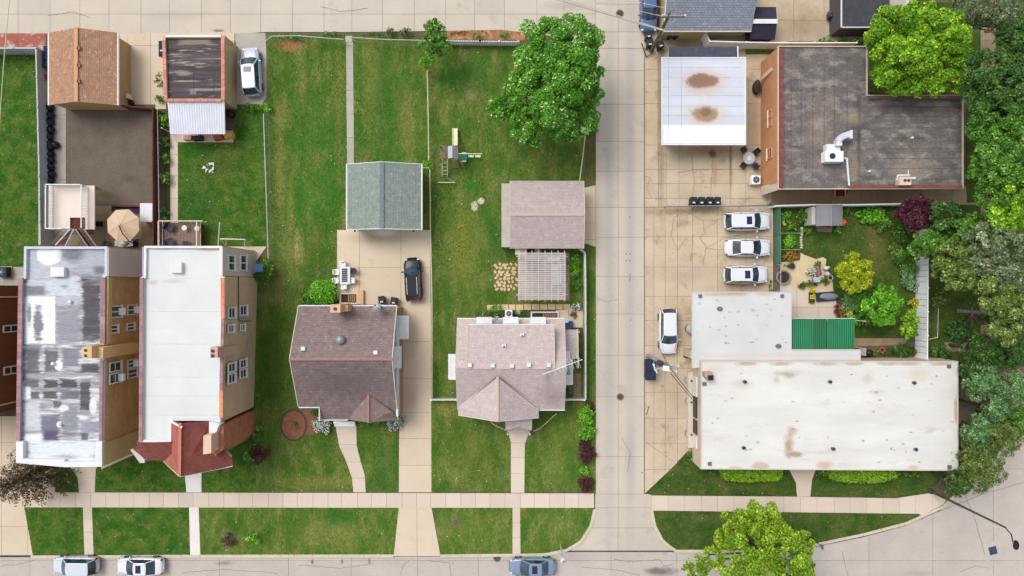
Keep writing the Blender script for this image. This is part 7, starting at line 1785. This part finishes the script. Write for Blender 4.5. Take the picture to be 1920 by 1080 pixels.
# belt on the right
BT = [
 ('tall dark green tree at the right edge below the blue grey spruce', [(1850, 135, 40, 8), (1880, 165, 42, 8.4), (1835, 190, 34, 7), (1905, 130, 30, 7.6), (1855, 215, 34, 7.4)], 'dark', (1865, 165)),
 ('bright green tree at the right edge beside the end of the brown roof', [(1875, 215, 40, 8), (1850, 255, 36, 8), (1890, 260, 42, 8.6), (1905, 190, 26, 7)], 'mid', (1875, 240)),
 ('second bright green tree at the right edge, below the brown roof corner', [(1860, 300, 38, 8.2), (1890, 320, 40, 8.8), (1840, 335, 34, 7.6), (1870, 370, 40, 8)], 'mid', (1865, 330)),
 ('lime tinted tree crown at the extreme right edge', [(1905, 350, 34, 8.6), (1915, 395, 34, 8), (1880, 405, 36, 8.2)], 'bright', (1900, 380)),
 ('mid green bush tree right of the maroon tree', [(1770, 405, 28, 4.6), (1785, 425, 22, 4.2), (1765, 430, 20, 4)], 'dark', (1772, 415)),
 ('green tree hanging over the white garden fence', [(1735, 455, 24, 4.4), (1755, 462, 24, 4.8), (1718, 468, 18, 3.6)], 'mid', (1740, 462)),
 ('olive green tree right of the white garden fence', [(1785, 480, 32, 6.6), (1800, 515, 34, 6.6), (1765, 500, 22, 5.2), (1815, 475, 26, 6)], 'olive', (1788, 500)),
 ('grey olive tree at the right edge level with the parked cars', [(1850, 450, 36, 8), (1885, 470, 36, 8.4), (1860, 500, 36, 8), (1900, 520, 32, 8)], 'greyg', (1870, 480)),
 ('olive grey tree at the right edge level with the green canopy', [(1865, 555, 38, 8.4), (1895, 575, 34, 8), (1850, 530, 28, 7), (1880, 610, 34, 7.4)], 'olive', (1872, 570)),
]
for i, (l, lb, lf, tk) in enumerate(BT):
    tree(l, lb, lf, tk, size=.21, n=26, pr=.27, dens=84, seed=20 + i, group='trees along the right edge')
tree('dark green tree at the right edge below the two corner spruces', [(1900, 70, 34, 7.5), (1915, 105, 30, 7.5)], 'dark', (1905, 85), size=.21, n=26, pr=.27, dens=84, seed=41, group='trees along the right edge')
tree('fresh green tree at the right edge beside the white fence bottom', [(1810, 440, 26, 6), (1828, 420, 24, 6.2)], 'mid', (1818, 430), size=.21, n=22, pr=.28, dens=80, seed=43, group='trees along the right edge')
bush('small olive shrub in the shade right of the white fence', 1765, 560, 16, 1.6, 'olive', .2)
bush('dark low shrub at the corner above the long white roof', 1765, 665, 18, 1.0, 'dark', .2)
bush('dark shade shrub left of the fallen grey trunk', 1800, 620, 22, 1.2, 'dark', .22)
def pine(label, px, py, r, h, leaf, seed, dens=46):
    rs = random.Random(seed); lobes = [(px, py, r * .5, h)]
    for i in range(11):
        a = i * 2.4 + rs.uniform(-.3, .3); q = r * sqrt((i + 1) / 11) * .78
        lobes.append((px + q * cos(a), py + q * sin(a), r * rs.uniform(.3, .42), h * (1 - .42 * q / r)))
    tree(label, lobes, leaf, (960 + (px - 960) * (H - h * .8) / H, 540 + (py - 540) * (H - h * .8) / H), size=.2, n=16, pr=.3, dens=dens * 1.5, seed=seed, name='pine_tree', flat=.7, aspect=.34)
pine('blue green pine, left one beside the white roof', 1842, 716, 40, 7, 'bluegreen', 61)
pine('blue green pine at the right edge level with the white roof top', 1897, 730, 38, 7.5, 'bluegreen', 62)
pine('blue green pine, lower one beside the white roof', 1838, 808, 36, 6.5, 'bluegreen', 63)
pine('olive pine near the lower right corner of the white roof', 1884, 815, 42, 7, 'olive', 64)
pine('dark green spruce above the blue green pines', 1850, 655, 44, 6.5, 'dark', 65)
pine('dark spruce at the right edge above the blue green pines', 1900, 665, 30, 6.5, 'dark', 68)
pine('grey green spruce at the top right corner', 1818, 20, 46, 8, 'greyg', 66)
pine('second grey green spruce at the top right edge', 1876, 22, 50, 8.5, 'greyg', 67)
pine('olive spruce spreading over the street at the lower right', 1838, 880, 46, 6.5, 'olive', 69)
pine('dark green spruce tucked behind the right corner of the white roof', 1795, 905, 30, 5, 'dark', 70)
pine('blue green pine between the two pines beside the white roof', 1868, 765, 34, 6.8, 'bluegreen', 71)
pine('olive pine at the right edge below the blue green ones', 1905, 790, 32, 6.5, 'mid', 72)
pine('dark spruce close to the right wall of the white roof', 1818, 850, 26, 5, 'olive', 73)
pine('dark green spruce above the white roof corner', 1822, 690, 26, 5.5, 'dark', 74)
pine('olive green pine right of the dead trunk', 1888, 600, 34, 7, 'olive', 75)
# fallen dead trunk
t = thingp('dead_tree', 'bare grey dead trunk lying out from the olive trees', 'tree', 1798, 583)
m = MB(); m.tube(V(1796, 583, .5), V(1862, 587, 3), .2, 8, .12); m.build('trunk', M('grey_bark', (150, 138, 126), (118, 106, 96), scale=4, fine=.2), t)
m = MB(); rs = random.Random(4)
for i in range(14):
    u = rs.uniform(.3, 1); p = V(1796 + 66 * u, 583 + 4 * u, .5 + 2.5 * u); m.tube(p, (p[0] + rs.uniform(-1.0, 1.6), p[1] + rs.uniform(-2.2, 1.2), p[2] + rs.uniform(0, 1)), .045, 5, .012)
m.build('branches', M('grey_bark', (150, 138, 126)), t, kind='stuff')
conifer('brown half bare evergreen at the lower left corner', 24, 905, 64, 8.5, 'brown', 12, size=.22, dens=1.25, open_=False, tiers=10)
# garden trees
tree('yellow green feathery tree in the flower garden', [(1598, 485, 12, 2.8), (1578, 508, 16, 3), (1618, 505, 18, 3.4), (1592, 530, 18, 3), (1618, 530, 16, 3), (1600, 500, 10, 3.2)], 'yellowg', (1600, 512), size=.2, n=20, pr=.34, dens=90, seed=31, flat=.7, aspect=.4)
tree('maroon leaved tree at the corner of the white garden fence', [(1700, 395, 20, 3.6), (1722, 390, 22, 3.8), (1735, 405, 20, 3.6), (1712, 412, 22, 3.8), (1694, 405, 14, 3.4)], 'maroon', (1715, 402), size=.2, n=20, pr=.34, dens=90, seed=32)
tree('light green tree in the middle of the flower garden bottom', [(1655, 560, 24, 3.4), (1672, 575, 18, 3.2), (1640, 580, 24, 3.4), (1655, 595, 18, 3)], 'lime', (1652, 575), size=.2, n=18, dens=50, seed=33)
tree('yellowish green small tree leaning on the white fence', [(1704, 600, 14, 2.6), (1700, 618, 15, 2.6), (1708, 588, 9, 2.4)], 'bright', (1704, 625), size=.18, n=16, seed=34)
BU = [
 (605, 549, 27, 1.6, 'lime', 'round bright green bush at the rear corner of the brown house', .16, None, 24), (578, 565, 20, 1.2, 'mid', 'darker low bush left of the round bright one', .18, None, None), (583, 590, 14, .8, 'mid', 'low plant at the left edge of the brown roof', .16, None, None),
 (495, 505, 18, 1.8, 'mid', 'bush growing round the blue awning', .18, None, None), (482, 520, 9, .9, 'dark', 'small dark bush under the blue awning', .16, None, None),
 (603, 797, 21, 1.0, 'dark', 'white flowering hydrangea beside the front stoop, left of it', .13, 'white', 15), (742, 793, 16, 1.0, 'dark', 'white flowering bush at the right front corner of the brown house', .13, 'white', 17),
 (590, 773, 12, .8, 'mid', 'small green shrub in the mulch bed beside the brown roof', .14, None, 9), (552, 796, 5, .4, 'olive', 'tiny pale plant in the centre of the round mulch bed', .12, None, None),
 (487, 853, 17, 1.4, 'maroon', 'dark maroon shrub right of the rust brown wall', .15, None, 16), (466, 855, 13, 1.0, 'mid', 'green shrub left of the maroon shrub', .16, None, None), (486, 803, 7, .7, 'lime', 'pale green small plant beside the rust brown wall', .14, None, None), (483, 820, 9, .7, 'mid', 'low green plant above the maroon shrub', .14, None, 12),
 (472, 1010, 17, 1.0, 'lime', 'bright lime shrub on the verge lawn near the street', .15, None, 11), (428, 1014, 17, .6, 'brown', 'dried brown shrub left of the lime shrub on the verge', .12, None, 13),
 (1099, 782, 16, 1.3, 'lime', 'tall bright green hedge bush beside the alley, upper part', .16, None, 22), (1100, 812, 15, 1.2, 'lime', 'bright green hedge bush beside the alley, lower part', .16, None, 16),
 (1099, 847, 16, 1.1, 'maroon', 'deep maroon shrub between the green hedge and the lime shrub', .14, None, 26), (1096, 881, 9, .7, 'lime', 'small lime shrub between two maroon shrubs', .14, None, 13), (1098, 908, 14, 1.0, 'maroon', 'deep maroon shrub next to the sidewalk corner', .14, None, 19),
 (1107, 762, 8, .8, 'maroon', 'small maroon plant at the top of the alley hedge', .14, None, 11),
 (929, 584, 15, 1.1, 'mid', 'spiky green bush left of the white air conditioner', .16, None, 13), (973, 590, 15, .4, 'dark', 'dark ivy patch between the air conditioner and the basement stairs', .13, None, 9), (900, 590, 16, .4, 'olive', 'low plants along the rear wall of the pink house', .13, None, 6),
 (1080, 575, 11, .8, 'greyg', 'pale grey green plant below the pergola corner', .15, 'white', 9), (1075, 590, 6, .5, 'brown', 'small dark pot plant below the pergola corner', .12, None, None),
 (1078, 500, 12, 1.0, 'lime', 'green shrub right of the pergola, upper', .15, None, 26), (1080, 535, 12, .8, 'mid', 'green shrub right of the pergola, lower', .15, None, 12), (1066, 725, 8, .6, 'greyg', 'pale shrub at the right wall of the pink house', .14, None, 14),
 (803, 305, 9, 1.2, 'lime', 'small bright sapling beside the green garage corner', .16, None, 13),
 (732, 59, 8, .9, 'dark', 'round dark shrub on the alley verge, left of two', .15, None, None), (761, 60, 12, 1.0, 'dark', 'larger dark shrub on the alley verge, right of two', .16, None, 10), (545, 68, 24, .7, 'mid', 'low green shrub along the alley above the bare patch', .16, None, 7), (620, 63, 26, .5, 'mid', 'low weeds at the alley left of the gate', .15, None, 5), (700, 64, 28, .5, 'mid', 'low weeds at the alley right of the gate', .15, None, 4),
 (895, 68, 12, .7, 'mid', 'green shrub behind the picket fence, left', .15, None, 6), (946, 66, 9, .8, 'mid', 'green shrub behind the picket fence, right', .15, None, 6),
 (298, 150, 9, 1.2, 'mid', 'leafy vine on the left wall of the black roofed garage', .15, None, 20), (299, 185, 8, .8, 'mid', 'small bush at the lower left corner of the black roofed garage', .15, None, 8),
 (306, 225, 11, 1.3, 'lime', 'bright bush between brown fence and the corrugated roof', .15, None, 14), (308, 265, 9, .8, 'mid', 'shrub in the planted strip, first below the bright bush', .15, None, 13), (308, 297, 9, 1.0, 'mid', 'shrub in the planted strip, second below the bright bush', .15, None, 12), (309, 333, 11, 1.0, 'mid', 'largest shrub in the planted strip', .15, None, 13), (308, 395, 8, .7, 'mid', 'shrub at the lower end of the planted strip', .15, None, 9), (308, 411, 8, .6, 'lime', 'pale plant above the wooden deck', .13, None, 5),
 (470, 200, 26, .8, 'mid', 'low hedge bush at the lower end of the silver SUV driveway', .16, None, 8), (498, 200, 9, 1.0, 'lime', 'bright bush at the fence corner below the silver SUV', .16, None, 10),
 (72, 260, 1, .1, 'mid', 'x', .1, None, None),
 (1550, 75, 14, 1.2, 'mid', 'green bush on the fence left of the lime green tree', .18, None, 9), (1580, 76, 14, 1.2, 'mid', 'second green bush on the fence left of the lime green tree', .18, None, 9), (1605, 79, 10, 1.2, 'mid', 'small bush touching the lime green tree', .18, None, 8),
 (1475, 408, 10, .8, 'lime', 'lime plants at the top of the vegetable bed', .15, None, 16), (1485, 425, 9, .5, 'bright', 'yellow green plants at the upper part of the vegetable bed', .14, None, 8), (1482, 452, 16, .6, 'lime', 'leafy green plants in the middle of the vegetable bed', .15, None, 13), (1482, 480, 17, .6, 'mid', 'leafy green plants in the lower vegetable bed', .15, 'red', 10), (1507, 405, 14, .9, 'mid', 'green shrub left of the garden shed', .16, None, 16), (1515, 433, 11, .7, 'mid', 'small shrub at the lower left of the garden shed', .15, None, 8),
 (1571, 430, 8, .6, 'lime', 'small plant at the lower right of the garden shed', .15, None, 6), (1635, 403, 34, .8, 'lime', 'large patch of big leaved green plants under the white fence', .24, None, 16), (1655, 420, 20, .8, 'mid', 'green plants below the big leaved patch', .2, None, 14), (1590, 395, 10, .6, 'mid', 'low plants right of the garden shed', .16, None, 10), (1690, 440, 18, .8, 'mid', 'green plants below the maroon tree', .18, None, 20),
 (1703, 520, 14, 1.0, 'bluegreen', 'blue green plants along the white fence, upper', .15, None, 28), (1714, 535, 9, .8, 'dark', 'dark plants with white flowers along the white fence', .14, 'white', 14), (1714, 567, 10, .8, 'olive', 'bright yellow flowering plant against the white fence', .14, 'yellow', 10),
 (1533, 497, 7, .6, 'mid', 'round green plant on the gravel patio', .13, None, None), (1523, 511, 10, .5, 'olive', 'mixed flowers beside the bench, left', .12, 'white', 8), (1534, 510, 6, .6, 'olive', 'magenta flowering plant beside the bench', .12, 'pink', None), (1522, 530, 11, .5, 'dark', 'dark green plant below the bench, left', .13, None, 8), (1546, 526, 9, .6, 'dark', 'dark green plant below the bench, right', .13, None, 8), (1504, 535, 7, .8, 'dark', 'dark clipped plant in the pot at the gravel edge', .12, None, None),
 (1524, 543, 5, .6, 'yellowg', 'yellow flowers at the upper end of the brown planter', .12, 'yellow', None), (1524, 557, 5, .7, 'yellowg', 'yellow flowers in the middle of the brown planter', .12, 'yellow', None),
 (1590, 570, 14, 1.0, 'bluegreen', 'green shrub right of the covered lounger', .16, None, 22), (1592, 588, 8, .8, 'olive', 'yellow flowering plant above the green canopy', .14, 'yellow', None), (1610, 595, 12, .9, 'mid', 'green shrub at the upper right corner of the green canopy', .16, None, 12), (1620, 560, 20, 1.4, 'mid', 'dark green shrub between the lounger and the light green tree', .18, None, 28), (1576, 580, 6, .5, 'olive', 'orange flowers at the patio edge', .12, 'red', 9),
 (1695, 657, 26, .9, 'dark', 'dark hedge shrub between the long white roof and the white fence', .18, None, 14), (1640, 662, 10, .8, 'mid', 'bush between the red and orange pots', .15, None, 8), (1665, 660, 9, .9, 'dark', 'dark bush right of the orange pot', .15, None, 9),
 (1306, 862, 18, .9, 'mid', 'green shrub at the lower left corner of the long white roof', .16, None, 9), (1296, 851, 8, .6, 'mid', 'small shrub above the lower left corner of the long white roof', .16, None, 8), (1705, 889, 26, .7, 'lime', 'loose bright shrubs at the right end of the front hedge', .16, None, 6), (1545, 886, 9, .6, 'mid', 'small shrub at the left end of the right front hedge', .15, None, 6),
 (1606, 565, 18, 1.3, 'mid', 'leafy shrub right of the covered lounger, larger', .17, None, 22), (1600, 602, 14, 1.0, 'lime', 'pale green shrub just right of the green canopy corner', .15, None, 12), (1628, 592, 17, 1.3, 'mid', 'dark shrub left of the light green garden tree', .17, None, 18), (1640, 545, 16, 1.2, 'dark', 'dark shrub above the light green garden tree', .17, None, 14), (1680, 470, 12, .7, 'olive', 'olive weeds at the right edge of the garden lawn', .15, None, 22),
 (1578, 600, 8, .4, 'lime', 'low lime plant at the top edge of the green canopy', .13, None, 5), (1708, 500, 14, 1.2, 'mid', 'green shrub under the branches at the white fence', .17, None, 14), (1690, 480, 16, 1.0, 'mid', 'green shrub at the upper right of the garden lawn', .17, None, 16), (1480, 498, 8, .5, 'dark', 'dark plant above the fire pit', .13, None, 6),
 (1115, 240, 8, .6, 'mid', 'weeds under the big tree beside the alley', .15, None, 10), (1444, 545, 5, .4, 'mid', 'weeds under the nose of the bottom white SUV', .13, None, 36),
]
for (px, py, r, h, lf, l, sz, fl_, ry) in BU:
    if l == 'x': continue
    bush(l, px, py, r, h, lf, sz, flower=fl_, ry=ry)
hedge('clipped bright green hedge at the front, left of the white roofed building path', [(1352, 876), (1466, 876), (1467, 892), (1458, 901), (1400, 904), (1360, 900), (1352, 892)], 1.0, 'bright', 9000, .11)
hedge('clipped bright green hedge at the front, right of the white roofed building path', [(1552, 878), (1680, 878), (1682, 895), (1655, 904), (1590, 905), (1560, 898)], 1.0, 'bright', 9600, .11)
hedge('low clipped hedge under the front gable of the brown house', [(672, 788), (726, 788), (726, 797), (672, 798)], .5, 'mid', 1400, .11)

# grass blades over every lawn -------------------------------------
NB = 420000
ys_, xs_ = np.nonzero(GM == 1)
pick = NR.integers(0, len(xs_), NB)
px = xs_[pick] - MG + NR.random(NB) + NR.normal(0, .55, NB); py = ys_[pick] - MG + NR.random(NB) + NR.normal(0, .55, NB)
gx = (px - 960) / S; gy = (540 - py) / S
a = NR.random(NB) * 2 * pi; ln = .05 + .07 * NR.random(NB); w = .012 + .016 * NR.random(NB); lean = .35 + .65 * NR.random(NB)
z0 = np.full(NB, .035)
base = np.stack([gx, gy, z0], 1); dr = np.stack([np.cos(a), np.sin(a), np.zeros(NB)], 1); sd = np.stack([-np.sin(a), np.cos(a), np.zeros(NB)], 1)
tip = base + dr * (ln * lean)[:, None]; tip[:, 2] += ln * (1.05 - lean * .8)
q = np.stack([base - sd * w[:, None], base + sd * w[:, None], tip], 1).reshape(-1, 3)
# slow variation of tone over the lawn
def vnoise(x, y, s):
    g = NR.random((260, 260)); u, v = x / s + 120.5, y / s + 120.5
    iu, iv = np.floor(u).astype(int) % 259, np.floor(v).astype(int) % 259; fu, fv = u % 1, v % 1
    return g[iu, iv] * (1 - fu) * (1 - fv) + g[iu + 1, iv] * fu * (1 - fv) + g[iu, iv + 1] * (1 - fu) * fv + g[iu + 1, iv + 1] * fu * fv
T = .1 + .45 * vnoise(gx, gy, 3.1) + .5 * (vnoise(gx, gy, .9) - .5) + .35 * (vnoise(gx, gy, .45) - .5) + NR.normal(0, .16, NB) + .1
T = np.clip(T, 0, 1)
meshfrom('grass', q, leafmat('grass_blade', (44, 78, 26), (106, 128, 56), (176, 172, 110), k=.86), T, None, k=3, kind='stuff')

# tiny white clover heads
k_ = NR.integers(0, len(xs_), 420); cx_ = (xs_[k_] - MG - 960) / S; cy_ = (540 - ys_[k_] + MG) / S; q = []
for x_, y_ in zip(cx_, cy_):
    s_ = R.uniform(.025, .05); z_ = R.uniform(.09, .12); q += [(x_ - s_, y_, z_), (x_, y_ - s_, z_ + .01), (x_ + s_, y_, z_), (x_, y_ + s_, z_ - .01)]
meshfrom('clover_flowers', np.array(q), LM['white'], NR.random(420), None, k=4, kind='stuff')
